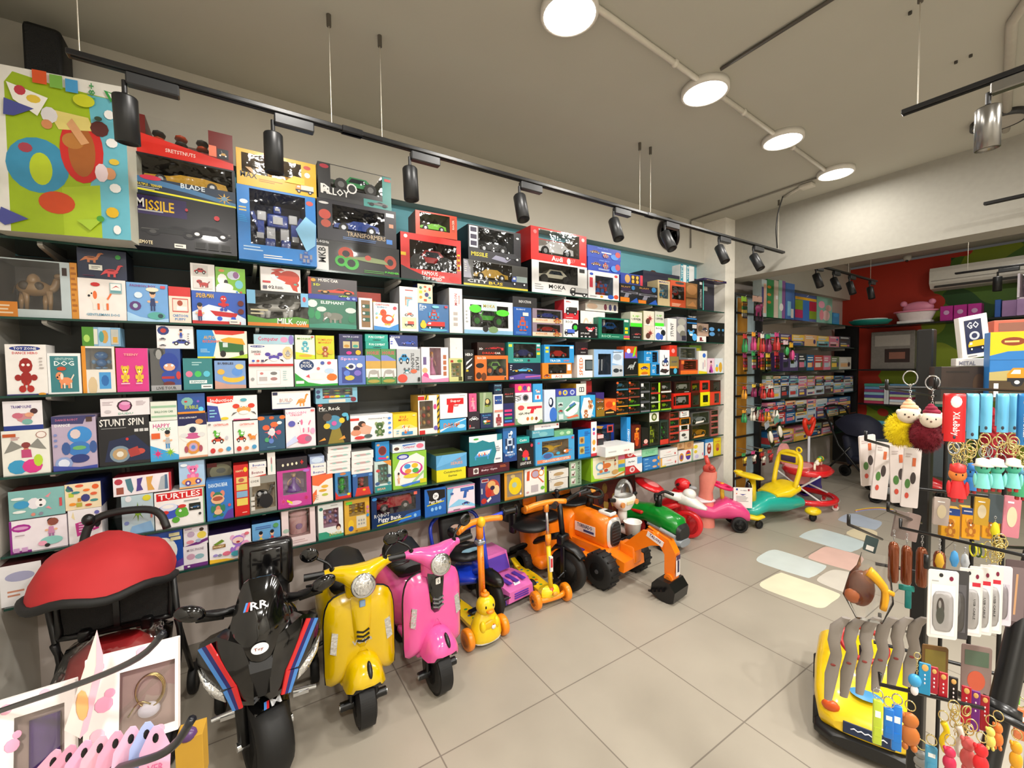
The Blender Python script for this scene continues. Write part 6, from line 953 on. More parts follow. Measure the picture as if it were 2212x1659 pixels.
row(4, '''
540 576 1011 e8e4e0 yb=1029|lower small white Bouncy box|t .5 .5 .7 .34 8a3a4a Bounce;p c84a40 .2 .0 1 .0 1 .2
540 577 998 ece8e6 s=d8d4d0 yb=1011|upper small white Bouncy box|t .55 .5 .7 .4 3a4a9a Bounce;l .1 .1 .5 .2 c85a5a 1
579 596 973 ece8e4 yb=1025 d=.05|slim white card box standing on end|e .5 .6 .1 .2 b07a80;e .5 .3 .1 .2 9ac0b8
599 665 988 241c28 yb=1014 s=1c161e top=1a1620 d=.15|black box with white symbols and red cross|e .2 .42 .035 .12 e8e0c0;e .36 .44 .035 .12 e8e0c0;e .5 .46 .035 .12 e8e0c0;e .64 .48 .035 .12 e8e0c0;i cross .82 .54 .1 .36 c8282c
670 706 1013 e8e4e0 yb=1027|white Bouncy box above the crisps box, lower|t .5 .5 .7 .4 3a4a9a Bounce;p c84a40 .2 .0 1 .0 1 .2
670 706 1001 e8e4e0 yb=1013|white Bouncy box above the crisps box, upper|t .5 .5 .7 .4 3a4a9a Bounce
671 702 986 a8b8d8 yb=1001 d=.1|pale blue rounded pack|e .5 .5 .4 .4 c8d8ec
''')
for k, (a, c, e) in enumerate(((708, 758, 1006), (708, 758, 992), (709, 759, 977), (710, 760, 962))):
 row(4, '%g %g %g eae6e4 s=c8c4c0 d=.13|flat white slide card box, %s in the taller stack|e .5 .5 .4 .14 c0a0a0;e .3 .45 .1 .12 9ac0b8;e .75 .55 .12 .12 9ac0b8' % (a, c, e, ('lowest', 'second lowest', 'second highest', 'topmost')[k]))
for k, (a, c, e) in enumerate(((761, 806, 1008), (761, 807, 991), (761, 808, 974))):
 row(4, '%g %g %g eae6e4 s=c8c4c0 d=.13|flat white slide card box, %s in the shorter stack|e .5 .5 .4 .14 c0a0a0;e .3 .45 .1 .12 9ac0b8;e .75 .55 .12 .12 9ac0b8' % (a, c, e, ('lowest', 'middle', 'topmost')[k]))
row(4, '''
812 842 954 1f88cc yb=995|small blue box with red ball window|e .5 .52 .3 .26 b84030;e .5 .52 .26 .22 6a2a2a;e .2 .84 .12 .06 e0a070;p d02a7a .2 .1 .8 .04 .8 .14 .2 .2;e .84 .16 .1 .06 d8c040
849 919 957 d0dce8 s=b8c8d8 yb=975 d=.16|flat Computer toy box on the drum box|t .5 .5 .36 .4 c83a5a Computer;e .84 .55 .12 .3 e0708a;e .13 .45 .13 .36 f0ece4;e .12 .45 .08 .2 5a3a30;p 3a70c0 .3 .7 .7 .8 .7 .9 .3 .85
''')
# big tilted carton at the top left
wL, hL, ang = .425, .63, -.19
A = 'r 0 0 1 1 e9e6df;p 9db81e .13 0 1 0 1 .9 .5 .93 .2 .97 .14 .9;p 6ab8cc .74 0 1 0 1 .9 .72 .91 .76 .5 .7 .3;p aac42a .5 .3 .78 .34 .78 0 .5 0;e .34 .42 .22 .17 3a8fb8;e .36 .4 .08 .1 b8cc2a;e .46 .2 .13 .07 cc4a22;e .26 .52 .05 .03 a84050;e .66 .55 .16 .21 cc2a28;e .66 .54 .1 .16 a8602a;e .6 .6 .08 .05 b87a3a;p e0cf7a .42 .78 .72 .76 .76 .68 .5 .66;e .44 .74 .06 .05 e0dce0;e .8 .7 .07 .05 5a2a28;e .42 .68 .04 .03 d08a5a;p d8a070 .6 .74 .72 .6 .66 .58 .56 .7;e .86 .42 .05 .04 d89a70;e .8 .42 .05 .06 ecd8e0;e .9 .5 .04 .02 e0c040;e .88 .8 .04 .03 f0f0f0;e .89 .62 .045 .03 f0f0f0;e .9 .33 .045 .03 f0f0f0;e .9 .06 .03 .03 f0f0f0;e .87 .17 .05 .035 e0b428;p f2efe8 .16 .9 .44 .84 .36 .72 .2 .8;e .25 .86 .04 .03 c03a4a;e .34 .82 .05 .025 e0c040;p 4a4f98 .14 .8 .34 .76 .2 .7 .13 .7;p 4a4f98 .08 .14 .26 .08 .1 .03 .05 .06;r .34 .92 .44 1.0 d8562a;r .46 .91 .55 .99 7ab04a;r .57 .9 .66 .98 4a9ad0;T .76 .93 .05 .1 4a9a5a 18+;p 3a9a4a .85 .95 .97 .93 .9 .88;p e8e8e0 .88 .94 .94 .925 .905 .905;T .07 .9 .1 .14 d06a6a sports;T .06 .5 .045 .6 4a9a6a my_first_sand_and_water_table;e .7 .86 .08 .04 c8cc2a;p a8c83a .6 .1 .8 .12 .7 .04;e .78 .12 .03 .02 4a9a3a;e .8 .76 .03 .015 3a4a3a'
o = gbox(0, wL, 0, .14, 0, hL, 'e9e6df', 'c8c8b8', 'x', A, None, 'huge green, blue and white sand and water table box on the top shelf', None, 'toy box', 0)
q = Vector((-.362, 2.385, 0))     # front right corner
o.rotation_euler.z = ang; o.location = (q.x - wL / 2 * cos(ang) - .07 * sin(ang), q.y - wL / 2 * sin(ang) + .07 * cos(ang), 2.153)
# ================================================================ RIDE-ON TOYS
def wheel(b, c, r, w, hub='1a1a1c', tire=None, ax=(1, 0, 0), spokes=0, hr=.62, tread=0, hubm=None):
 t = tire or RUB; c = Vector(c); A = Vector(ax).normalized()
 p = [(hr * r, -w / 2), (.86 * r, -w / 2), (.97 * r, -w * .36), (r, -w * .15), (r, w * .15), (.97 * r, w * .36), (.86 * r, w / 2), (hr * r, w / 2), (hr * r, -w / 2)]
 b.lathe(p, t, c, A, 28)
 hm = hubm or M(hub, .4)
 if spokes:
  b.cyl(c - A * w * .3, c + A * w * .3, r * .16, hm, n=12); u, v, d = frame_of(A)
  b.lathe([(hr * r, -w * .4), (hr * r * .86, -w * .36), (hr * r * .86, w * .36), (hr * r, w * .4)], hm, c, A, 24)
  for k in range(spokes):
   a = 2 * pi * k / spokes; q = u * cos(a) + v * sin(a)
   for s in (-1, 1): b.tube([c + A * w * .25 * s, c + q * hr * r * .9 + A * w * .25 * s], r * .06, hm, 6)
 else: b.lathe([(0, -w * .34), (hr * r * .5, -w * .38), (hr * r, -w * .46), (hr * r, w * .46), (hr * r * .5, w * .38), (0, w * .34)], hm, c, A, 20)
 if tread:
  u, v, d = frame_of(A)
  for k in range(tread):
   a = 2 * pi * k / tread; q = u * cos(a) + v * sin(a); tt = d.cross(q)
   Rm = Matrix((A, tt, q)).transposed()
   b.box(c + q * r * .985, (w * .8, r * .1, r * .09), t, R=Rm)
def kick(b, pts, m):
 pass
GLS = M('dfe3e6', .08, me=.85, var=.4, sc=90, bump=.5)

def vespa(loc, rz, col, label, pink=False):
 t = thing('toy_scooter', label, 'ride-on toy', loc, rz)
 m = M(col, .18, coat=.6, var=.02); S = -1
 b = B(); wheel(b, (0, 0, .108), .108, .08, tread=70, hr=.55); ob('front_wheel', b, t)
 b = B()
 for s in (-1, 1):
  b.box((s * .054, .01, .18), (.022, .05, .19), BLK(), bev=.008); b.cyl((s * .045, 0, .105), (s * .1, 0, .105), .019, BLK()); b.cyl((s * .1, 0, .105), (s * .104, 0, .105), .011, CHR)
 b.tube([(0, .02, .25), (0, .06, .6)], .025, BLK()); ob('front_fork', b, t)
 # fender visor: arched shell
 b = B(); secs = []
 for (y, zt, zb, hw) in ((-.115, .245, .225, .025), (-.11, .272, .215, .056), (-.085, .302, .208, .074), (-.04, .322, .208, .08), (.02, .33, .218, .078), (.08, .325, .25, .065)):
  q = []
  for k in range(13):
   a = pi * k / 12; q.append((-hw * cos(a) * (1 + .12 * (k in (0, 12))), y + (.012 if k in (0, 12) else 0), zb + (zt - zb) * sin(a) ** .7))
  secs.append(q)
 b.loft(secs, m, caps=False, closed=False); b.add([Vector(p) for p in secs[0]], [tuple(range(13))], m)
 b.loft([[(p[0] * .94, p[1], p[2] - .006) for p in q] for q in secs], BLK(), caps=False, closed=False)
 fd = ob('front_fender', b, t)
 b = B(); b.ell((.012, -.093, .293), (.011, .011, .036), BLK(), 12, 8, R=Matrix.Rotation(-.75, 3, 'X')); ob('fender_vent', b, fd)
 # leg shield
 out = [(.0, .595), (.08, .59), (.13, .565), (.15, .5), (.153, .42), (.153, .3), (.15, .2), (.11, .186), (.095, .21), (.082, .27), (.05, .3), (0, .308),
           (-.05, .3), (-.082, .27), (-.095, .21), (-.11, .186), (-.15, .2), (-.153, .3), (-.153, .42), (-.15, .5), (-.13, .565), (-.08, .59)]
 b = B(); b.dome(out, m, (0, .04, 0), h=.045, rings=9, back=.012, pw=6, k=2)
 sh = ob('leg_shield', b, t)
 b = B(); b.tube([(x, .046, z) for x, z in out[16:] + out[:7]], .0055, BLK(), 6, k=2); ob('black_edge_trim', b, sh)
 b = B()
 sm = M('0a0a0b', .12, coat=.6) if pink else m
 rib = [(.045, .59), (.04, .47), (.032, .38), (.012, .352), (-.012, .352), (-.032, .38), (-.04, .47), (-.045, .59)] if not pink else [(.045, .6), (.036, .48), (.03, .42), (.012, .395), (-.012, .395), (-.03, .42), (-.036, .48), (-.045, .6)]
 b.dome(rib, sm, (0, -.006, 0), h=.022, rings=5, back=.03, pw=4)
 for k in range(3):
  z = .43 - k * .02 + (.04 if pink else 0); cm = M('8f9296', .25, me=.7) if pink else BLK()
  for s in (-1, 1): b.box((s * .013, -.0285, z + .004), (.03, .006, .007), cm, ry=-s * .35)
 ob('centre_spine', b, sh)
 b = B(); b.box((0, -.028, .56), (.026, .006, .032), M('e9e6e0' if pink else '8fb0d8', .15, me=.0 if pink else .5), bev=.003, seg=1)
 if pink: b.text('0', BLK(), (0, -.0315, .56), (1, 0, 0), (0, 0, 1), .01, .018)
 ob('badge', b, sh)
 for s in (-1, 1):
  b = B(); b.prism([(s * .1, .45), (s * .125, .46), (s * .135, .37), (s * .11, .355)] if s > 0 else [(s * .1, .45), (s * .11, .355), (s * .135, .37), (s * .125, .46)], GLS, (0, .02, -.01), w=(0, -.022 + s * 0, 0)); ob('turn_lamp', b, sh)
 if not pink:
  b = B(); b.text('Vespa', CHR, (-.005, -.03, .392), (1, -.02, .1), (0, 0, 1), .085, .03)
  ob('script_lettering', b, sh)
 # headset
 b = B(); b.rloft([(-.145, .03, .705, .018, .016), (-.12, .03, .703, .024, .022), (-.075, .02, .69, .04, .036), (-.03, .0, .668, .062, .058), (.03, .0, .668, .062, .058), (.075, .02, .69, .04, .036), (.12, .03, .703, .024, .022), (.145, .03, .705, .018, .016)], m, axis='x', n=18, p=2.2)
 b.rloft([(.58, 0, .035, .06, .04), (.63, 0, .02, .065, .05), (.66, 0, .015, .06, .05)], m, axis='z', p=2.3)
 hs = ob('handlebar_cover', b, t)
 b = B(Matrix.Translation((0, -.055, .655)) @ Matrix.Rotation(-.12, 4, 'X')); b.lathe([(.051, 0), (.053, .012), (.047, .016)], CHR, ax=(0, -1, 0), n=28); b.lathe([(.047, .012), (.035, .02), (0, .024)], GLS, ax=(0, -1, 0), n=28); ob('headlight', b, hs)
 for s in (-1, 1):
  b = B(); b.cyl((s * .14, .03, .705), (s * .225, .035, .708), .0155, BLK()); b.tube([(s * .135, .0, .69), (s * .17, -.01, .688), (s * .22, .0, .685)], .005, BLK(), 6); ob('handle_grip', b, t)
  b = B(); b.cyl((s * .115, .02, .705), (s * .115, .02, .728), .011, BLK()); b.tube([(s * .115, .02, .725), (s * .13, .03, .75), (s * .18, .05, .78)], .0055, BLK(), 6, k=3)
  b.ell((s * .2, .05, .795), (.038, .012, .032), GLOSSBLK, 18, 10, R=Matrix.Rotation(s * .2, 3, 'Z')); ob('mirror', b, t)
 # body, seat, rear
 b = B(); b.rloft([(.04, 0, .4, .1, .19), (.07, 0, .39, .09, .17)], BLK(), axis='y')
 b.box((0, .17, .19), (.19, .28, .05), m, bev=.02)
 b.rloft([(.26, 0, .3, .08, .12), (.33, 0, .32, .13, .16), (.45, 0, .35, .15, .19), (.56, 0, .36, .14, .17), (.64, 0, .36, .08, .1)], m, axis='y', n=20, p=2.4); ob('rear_body', b, t)
 b = B(); b.rloft([(.28, 0, .5, .05, .02), (.31, 0, .5, .09, .05), (.42, 0, .52, .11, .05), (.5, 0, .54, .1, .07), (.54, 0, .56, .06, .05)], M('0e0e0f', .5), axis='y', n=18); ob('seat', b, t)
 for s in (-1, 1):
  b = B(); wheel(b, (s * .16, .5, .05), .05, .035, hr=.5); b.tube([(s * .09, .48, .14), (s * .15, .49, .12), (s * .16, .5, .05)], .012, BLK(), 6); ob('stabiliser_wheel', b, t)
 b = B(); wheel(b, (0, .48, .1), .1, .075, hr=.5); ob('rear_wheel', b, t)
 return t
vespa((.43, 1.935, 0), -.04, 'd8b400', 'yellow toy scooter with round headlight, between the black motorbike and pink scooter')
vespa((.785, 1.93, 0), .05, 'e85aa2', 'bright pink toy scooter with black centre panel beside the yellow one', True)

# ---- black sports motorbike
def motorbike(loc, rz):
 t = thing('toy_motorbike', 'black toy sports motorbike with red and blue stripes in front of the shelves', 'ride-on toy', loc, rz)
 k = M('070708', .1, coat=.7, var=.02); r = M('d8282c', .25, coat=.4); n = M('1c1f6e', .25, coat=.4); l = M('4a8ad8', .25, coat=.4)
 b = B(); wheel(b, (0, 0, .15), .15, .11, hub='c02024', spokes=6, hr=.66, tread=0); b.tor((0, 0, .15), (1, 0, 0), .1, .006, M('c8242a', .3)); ob('front_wheel', b, t)
 b = B(); b.lathe([(.03, -.002), (.065, -.002), (.065, .002), (.03, .002)], M('9a9c9f', .25, me=.9), (-.05, 0, .15), (1, 0, 0), 24)
 for q in range(8): b.cyl((-.0535, .05 * cos(q * pi / 4), .15 + .05 * sin(q * pi / 4)), (-.0545, .05 * cos(q * pi / 4), .15 + .05 * sin(q * pi / 4)), .006, BLK(), n=8)
 ob('brake_disc', b, t)
 b = B()
 for s in (-1, 1): b.tube([(s * .066, 0, .15), (s * .064, .05, .4)], [.02, .024], BLK(), 10); b.cyl((s * .05, 0, .15), (s * .09, 0, .15), .016, CHR)
 ob('front_fork', b, t)
 b = B(); secs = []
 for a0 in range(8):
  a = radians(58 + a0 * 13); R0 = .166
  secs.append([(x * (.062 - .01 * (a0 == 0)), -cos(a) * (R0 + .012 * (1 - x * x)), .15 + sin(a) * (R0 + .014 * (1 - x * x))) for x in (-1, -.6, 0, .6, 1)])
 b.loft(secs, k, caps=False, closed=False); b.loft([[(p[0], p[1] * .97, p[2] - .005) for p in q] for q in secs], k, caps=False, closed=False)
 fd = ob('front_mudguard', b, t)
 b = B(); q = Matrix.Translation((0, -.092, .312)) @ Matrix.Rotation(-1.0, 4, 'X'); b.T = q
 b.prism([(-.03, -.012), (-.022, -.012), (-.016, .012), (-.024, .012)], l, w=(0, -.001, 0)); b.prism([(-.022, -.012), (-.014, -.012), (-.008, .012), (-.016, .012)], r, w=(0, -.001, 0)); b.text('M', M('e4e6ea', .2), (.01, -.001, 0), (1, 0, 0), (0, 0, 1), .032, .024); ob('emblem', b, fd)
 # nose: windscreen dome, centre beak, cheeks
 b = B(); scr = [(-.055, .78), (-.02, .79), (.02, .79), (.055, .78), (.085, .7), (.1, .62), (.075, .55), (.04, .5), (0, .485), (-.04, .5), (-.075, .55), (-.1, .62), (-.085, .7)]
 b.dome(scr, k, (0, -.275, 0), (1, 0, 0), (0, .35, 1), (0, -1, .2), h=.07, rings=6, back=.01, pw=2, k=2)
 ws = ob('windscreen', b, t)
 def onscr(x, z, d=.0): return (x, -.02 + .35 * z - .062 - d, z + .012)
 b = B()
 b.T = Matrix.Translation((0, -.275, 0)); sk = lambda x, z: (x, .35 * z - .06, z + .01)
 for i, mm_ in enumerate((l, r)): b.prism([(-.052 + .008 * i, -.014), (-.045 + .008 * i, -.014), (-.036 + .008 * i, .014), (-.043 + .008 * i, .014)], mm_, sk(0, .715), (1, 0, 0), (0, .35, 1), (0, -.002, 0))
 b.text('RR', M('e6e6ea', .2), (sk(.0, .715)[0] + .0, sk(0, .715)[1] - .004, .726), (1, 0, 0), (0, .33, .94), .058, .028); ob('emblem', b, ws)
 b = B(); b.prism(circ(20, .028, .018), M('e8e8e8', .3), (0, .0, .0), (1, 0, 0), (0, .3, .95), (0, -.003, 0)); b.text('Toy', M('8a2a2a', .4), (-.004, -.004, -.001), (1, 0, 0), (0, .3, .95), .03, .012)
 for v in range(len(b.v)): b.v[v] = b.v[v] + Vector((0.0, -.141, .59))
 ob('oval_sticker', b, ws)
 b = B(); b.loft([[(-.045, -.1, .56), (.045, -.1, .56), (.03, .0, .6), (-.03, .0, .6)], [(-.034, -.135, .5), (.034, -.135, .5), (.03, 0, .5), (-.03, 0, .5)], [(-.02, -.105, .385), (.02, -.105, .385), (.02, 0, .39), (-.02, 0, .39)]], M('161617', .5), sm=False); ob('beak_panel', b, t)
 for s in (-1, 1):
  u = Vector((s * .83, .55, 0)); o = Vector((s * .026, -.125, 0)); nrm = Vector((s * .55, -.83, 0)).normalized()
  b = B(); cheek = [(0, .375), (.0, .5), (.04, .6), (.14, .625), (.205, .595), (.225, .53), (.205, .465), (.13, .41), (.05, .37)]
  if s < 0: cheek = cheek[::-1]
  b.dome(cheek, k, o, u, (0, 0, 1), nrm, h=.02, rings=4, back=.05, pw=3)
  ck = ob('side_fairing', b, t)
  b = B(); w_ = .0165
  pth = [(.145, .612), (.052, .46), (.03, .38)]
  for i, mt in enumerate((r, n, l)):
   d0, d1 = i * w_, (i + 1) * w_
   for (a, c) in ((0, 1), (1, 2)):
    A_, C_ = pth[a], pth[c]
    pa = [(A_[0] + d0, A_[1] - d0 * .5), (A_[0] + d1, A_[1] - d1 * .5), (C_[0] + d1 * (1 if c == 1 else .75), C_[1] - d1 * .3), (C_[0] + d0 * (1 if c == 1 else .75), C_[1] - d0 * .3)]
    b.prism(pa, mt, o + nrm * .016, u, (0, 0, 1), nrm * .006)
  ob('racing_stripes', b, ck, 'red, navy and light blue stripes')
  b = B(); b.dome([(.11, .425), (.18, .475), (.205, .505), (.195, .455), (.15, .405), (.1, .39)], GLS, o + nrm * .014, u, (0, 0, 1), nrm, h=.012, rings=3, back=.004); ob('headlight', b, ck)
  # mirror, grip
  b = B(); b.tube([(s * .09, .06, .66), (s * .15, .04, .665), (s * .19, .02, .69)], [.016, .01], BLK(), 8, k=3)
  b.ell((s * .225, .01, .705), (.052, .022, .03), GLOSSBLK, 18, 10, R=Matrix.Rotation(-s * .35, 3, 'Y')); ob('mirror', b, t)
  b = B(); b.cyl((s * .09, .12, .62), (s * .23, .14, .625), .017, BLK()); b.cyl((s * .135, .12, .622), (s * .225, .135, .626), .021, M('101010', .7)); ob('handle_grip', b, t)
 b = B(); b.rloft([(-.04, 0, .46, .03, .04), (.0, 0, .45, .11, .1), (.12, 0, .44, .15, .18), (.3, 0, .42, .13, .16), (.45, 0, .44, .09, .12)], k, axis='y', n=20, p=2.5); b.rloft([(.05, 0, .28, .09, .08), (.3, 0, .25, .11, .09), (.5, 0, .27, .07, .08)], k, axis='y')
 ob('body', b, t)
 b = B(); b.box((0, .42, .5), (.2, .24, .07), M('0c0c0d', .35), bev=.03); b.box((0, .55, .62), (.24, .08, .24), M('0a0a0b', .25, coat=.3), bev=.03, rx=-.15); b.box((0, .51, .64), (.14, .02, .14), M('0a0a0b', .15, coat=.4), bev=.01, rx=-.15); ob('seat', b, t)
 for s in (-1, 1):
  b = B(); wheel(b, (s * .2, .45, .06), .06, .04, hub='b03a20'); b.tube([(s * .1, .42, .2), (s * .18, .43, .17), (s * .2, .45, .06)], .014, BLK(), 6); ob('stabiliser_wheel', b, t)
  b = B(); b.box((s * .13, .12, .2), (.06, .03, .015), CHR); b.cyl((s * .1, .12, .21), (s * .19, .12, .2), .01, CHR); ob('foot_peg', b, t)
 b = B(); wheel(b, (0, .5, .13), .13, .09, hub='b02a24', spokes=5); ob('rear_wheel', b, t)
motorbike((.045, 1.90, 0), -.08)
for c in bpy.data.objects['toy_motorbike'].children:
 if c.name.split('.')[0] in ('front_wheel', 'brake_disc', 'front_fork', 'front_mudguard') : c.rotation_euler.z = .32; c.scale = (1.1,) * 3

# ---- kick scooters
def tscooter(loc, rz, label, duck):
 t = thing('kick_scooter', label, 'kick scooter', loc, rz); O = M('f08a14', .3, coat=.3); Y = M('efc516', .3, coat=.3)
 for s in (-1, 1):
  b = B(); wheel(b, (s * .118, 0, .06), .06, .04, tire=O, hubm=Y if not duck else O, hr=.66)
  if not duck:
   for k in range(12): b.box((s * .14, .038 * cos(k * pi / 6), .06 + .038 * sin(k * pi / 6)), (.003, .01, .01), O)
   b.cyl((s * .12, 0, .06), (s * .143, 0, .06), .009, BLK())
  ob('front_wheel', b, t)
 b = B(); b.tube([(-.11, 0, .06), (-.06, -.01, .05), (.06, -.01, .05), (.11, 0, .06)], [.018, .018], O, 10, k=3); ob('front_axle', b, t)
 b = B()
 if duck:
  b.tube([(0, .03, .2), (0, .05, .68)], .013, M('c8cacc', .2, me=.8)); b.tube([(0, .03, .26), (0, .045, .56)], .02, O)
  b.tube([(0, .047, .6), (0, .05, .69)], .022, O)
  b.add([(x * .021, .028 - .0, z) for x, z in ((-.5, .27), (.5, .27), (.5, .53), (-.5, .53))], [(0, 1, 2, 3)], M('f4ece0', .4))
  b.T = Matrix.Translation((0, .0145, 0)); b.text('(SCOOTER)', M('e8641c', .4), (0, 0, .4), (1, 0, 0), (0, .05, 1), .2, .014, rot=1)
  b.T = Matrix.Identity(4)
  ob('stem', b, t)
  b = B(); b.box((0, .047, .575), (.05, .05, .022), M('8f9296', .3, me=.5), bev=.005, seg=1); ob('stem_clamp', b, t)
 else:
  b.tube([(0, 0, .1), (0, .03, .4)], .016, Y); b.tube([(0, .03, .4), (0, .032, .47)], .021, O); b.tube([(0, .032, .45), (0, .05, .66)], .01, M('c8cacc', .2, me=.8)); b.tube([(0, .0, .08), (0, .0, .12)], [.03, .018], M('e8501c', .4)); b.box((0, .003, .28), (.022, .03, .1), M('e8e4dc', .4)); b.box((0, -.013, .29), (.014, .002, .06), M('c8202a', .4)); b.tube([(0, .05, .62), (0, .052, .68)], .018, O)
  ob('stem', b, t)
 zb = .70 if duck else .68;
 b = B()
 b.tube([(-.15, .02 if duck else .05, zb - .015), (-.06, .05, zb), (.06, .05, zb), (.15, .04, zb - .01)], [.018, .018], O, 12, k=3); b.lathe([(.02, 0), (.022, .012), (.018, .014)], O, (-.15, .02 if duck else .05, zb - .015), (-1, 0, 0));
 if duck: b.ell((0, .03, zb), (.026, .026, .032), M('f0b81c', .3))
 ob('handlebar', b, t)
 deck = [(.05, 0), (.055, -.1), (.05, -.25), (.035, -.38), (.03, -.46), (-.03, -.46), (-.035, -.38), (-.05, -.25), (-.055, -.1), (-.05, 0)]
 b = B(); dy = Vector((-.0, .0, 0)); b.prism([(p[0], -p[1] + .02) for p in deck], Y, (0, 0, .055), (1, 0, 0), (0, 1, 0), (0, 0, .022))
 rd = random.Random(3)
 for k in range(10): b.ell((rd.uniform(-.03, .03), .1 + k * .036, .0775), (.012, .01, .0015), M(('e8641c', '4a9a3a', '3a6ab0')[k % 3], .4), 8, 4)
 b.box((0, .5, .085), (.06, .1, .02), Y, bev=.008, rx=.3); dk = ob('deck', b, t)
 b = B(); wheel(b, (0, .5, .04), .04, .03, tire=O, hubm=Y); ob('rear_wheel', b, t)
 if duck:
  b = B(); b.rloft([(.035, 0, -.005, .092, .06), (.06, 0, -.005, .098, .068), (.12, 0, .0, .09, .062), (.17, 0, .005, .06, .042), (.2, 0, .01, .035, .03)], M('f2cf18', .28, coat=.4), axis='z', n=20, p=2.2)
  b.rloft([(.03, 0, -.005, .088, .058), (.038, 0, -.005, .09, .06)], M('e8e8e0', .4), axis='z', n=20)
  b.ell((0, -.005, .225), (.058, .052, .058), M('f2cf18', .28, coat=.4), 18, 12); bd = ob('duck_body', b, t)
  b = B(); b.ell((0, -.058, .21), (.026, .02, .012), O, 12, 8); ob('bill', b, bd)
  b = B(); b.ell((0, .0, .285), (.028, .028, .014), O, 12, 8); b.ell((0, 0, .3), (.014, .014, .014), O, 10, 6); ob('crown', b, bd)
  b = B()
  for s in (-1, 1): b.ell((s * .024, -.05, .235), (.0055, .004, .009), BLK(), 8, 6)
  ob('eyes', b, bd)
  b = B(); b.ell((0, -.05, .12), (.055, .014, .035), M('e0b410', .3), 14, 8)
  for s in (-1, 1): b.ell((s * .045, -.045, .125), (.02, .02, .035), M('f2cf18', .28), 10, 8)
  b.ell((.014, -.068, .12), (.015, .006, .013), M('f0ece8', .4), 10, 6); b.ell((.014, -.07, .135), (.004, .004, .004), M('d02a2a', .4), 6, 4); ob('wings', b, bd)
 else:
  b = B(); b.dome([(.06, .05), (.07, .09), (.05, .12), (0, .13), (-.05, .12), (-.07, .09), (-.06, .05), (0, .03)], M('f0d41c', .3, coat=.3), (0, -.02, 0), (1, 0, 0), (0, .3, 1), (0, -1, .4), h=.03, back=.05, k=2)
  b.ell((0, -.055, .1), (.02, .008, .016), M('e0a030', .4), 10, 6); ob('front_plate', b, t)
tscooter((1.16, 2.11, 0), .05, 'orange scooter with yellow duck figure and SCOOTER lettering on its stem', True)
tscooter((1.715, 2.2, 0), -.1, 'yellow and orange kick scooter standing in front of the black tricycle', False)
# ---- blue tricycle behind the duck scooter
t = thing('tricycle', 'blue and black tricycle with pedals behind the duck scooter', 'tricycle', (1.3, 2.3, 0), .1)
BL = M('1c3fc8', .25, coat=.4)
b = B(); wheel(b, (0, 0, .14), .14, .045, spokes=5, hub='141416'); ob('front_wheel', b, t)
b = B()
for s in (-1, 1):
 b.tube([(s * .035, 0, .14), (s * .035, .03, .3)], .012, BLK(), 8)
b.ell((0, -.01, .27), (.05, .13, .05), BLK(), 14, 8); b.tube([(0, .03, .3), (0, .09, .58)], .018, BL, 10); ob('fork', b, t)
b = B(); b.tube([(-.17, .06, .6), (-.06, .1, .585), (.06, .1, .6), (.18, .06, .63)], [.014, .014], BL, 10, k=3); ob('handlebar', b, t)
for s in (-1, 1):
 b = B(); z = .6 if s < 0 else .63; b.cyl((s * .16, .065, z), (s * .25, .035, z + .008), .018, BLK()); b.lathe([(.03, 0), (.03, .008), (.018, .01)], BLK(), (s * .16, .065, z), (s, -.2, 0)); b.lathe([(.018, 0), (.032, .004), (.03, .012)], BLK(), (s * .245, .037, z + .007), (s, -.3, 0)); ob('handle_grip', b, t)
 b = B(); b.cyl((s * .04, 0, .14), (s * .09, 0, .1), .008, CHR); b.box((s * .12, 0, .09), (.07, .05, .02), BLK(), bev=.006, seg=1); ob('pedal', b, t)
 b = B(); wheel(b, (s * .17, .44, .09), .09, .045, hub='5a1a1a', spokes=5); ob('rear_wheel', b, t)
b = B(); b.tube([(0, .06, .3), (0, .2, .22), (0, .4, .16)], .02, BL, 10, k=3); b.cyl((-.16, .44, .09), (.16, .44, .09), .012, BLK()); b.tube([(-.12, .42, .2), (-.19, .4, .4), (-.17, .44, .53), (0, .47, .57), (.17, .44, .53), (.19, .4, .4), (.12, .42, .2)], .013, BL, 8, k=4); b.rloft([(.12, 0, .2, .03, .02), (.2, 0, .2, .13, .05), (.32, 0, .2, .12, .05), (.38, 0, .2, .05, .03)], BL); ob('frame', b, t)
b = B(); b.ell((0, .3, .33), (.14, .15, .045), M('151516', .4), 20, 10); b.box((0, .42, .46), (.25, .05, .2), M('141415', .45), bev=.03, rx=-.15); b.prism(circ(16, .045, .03), M('d8b8a8', .4), (-.02, .388, .47), w=(0, -.004, 0)); sd = ob('seat', b, t)
b = B(); b.dome([(-.07, .0), (-.03, .04), (.03, .035), (.08, .0), (.03, -.03), (-.03, -.03)], M('8fb8cc', .3), (0, .22, .368), (1, 0, 0), (0, 1, 0), (0, 0, 1), h=.004); ob('seat_sticker', b, sd)
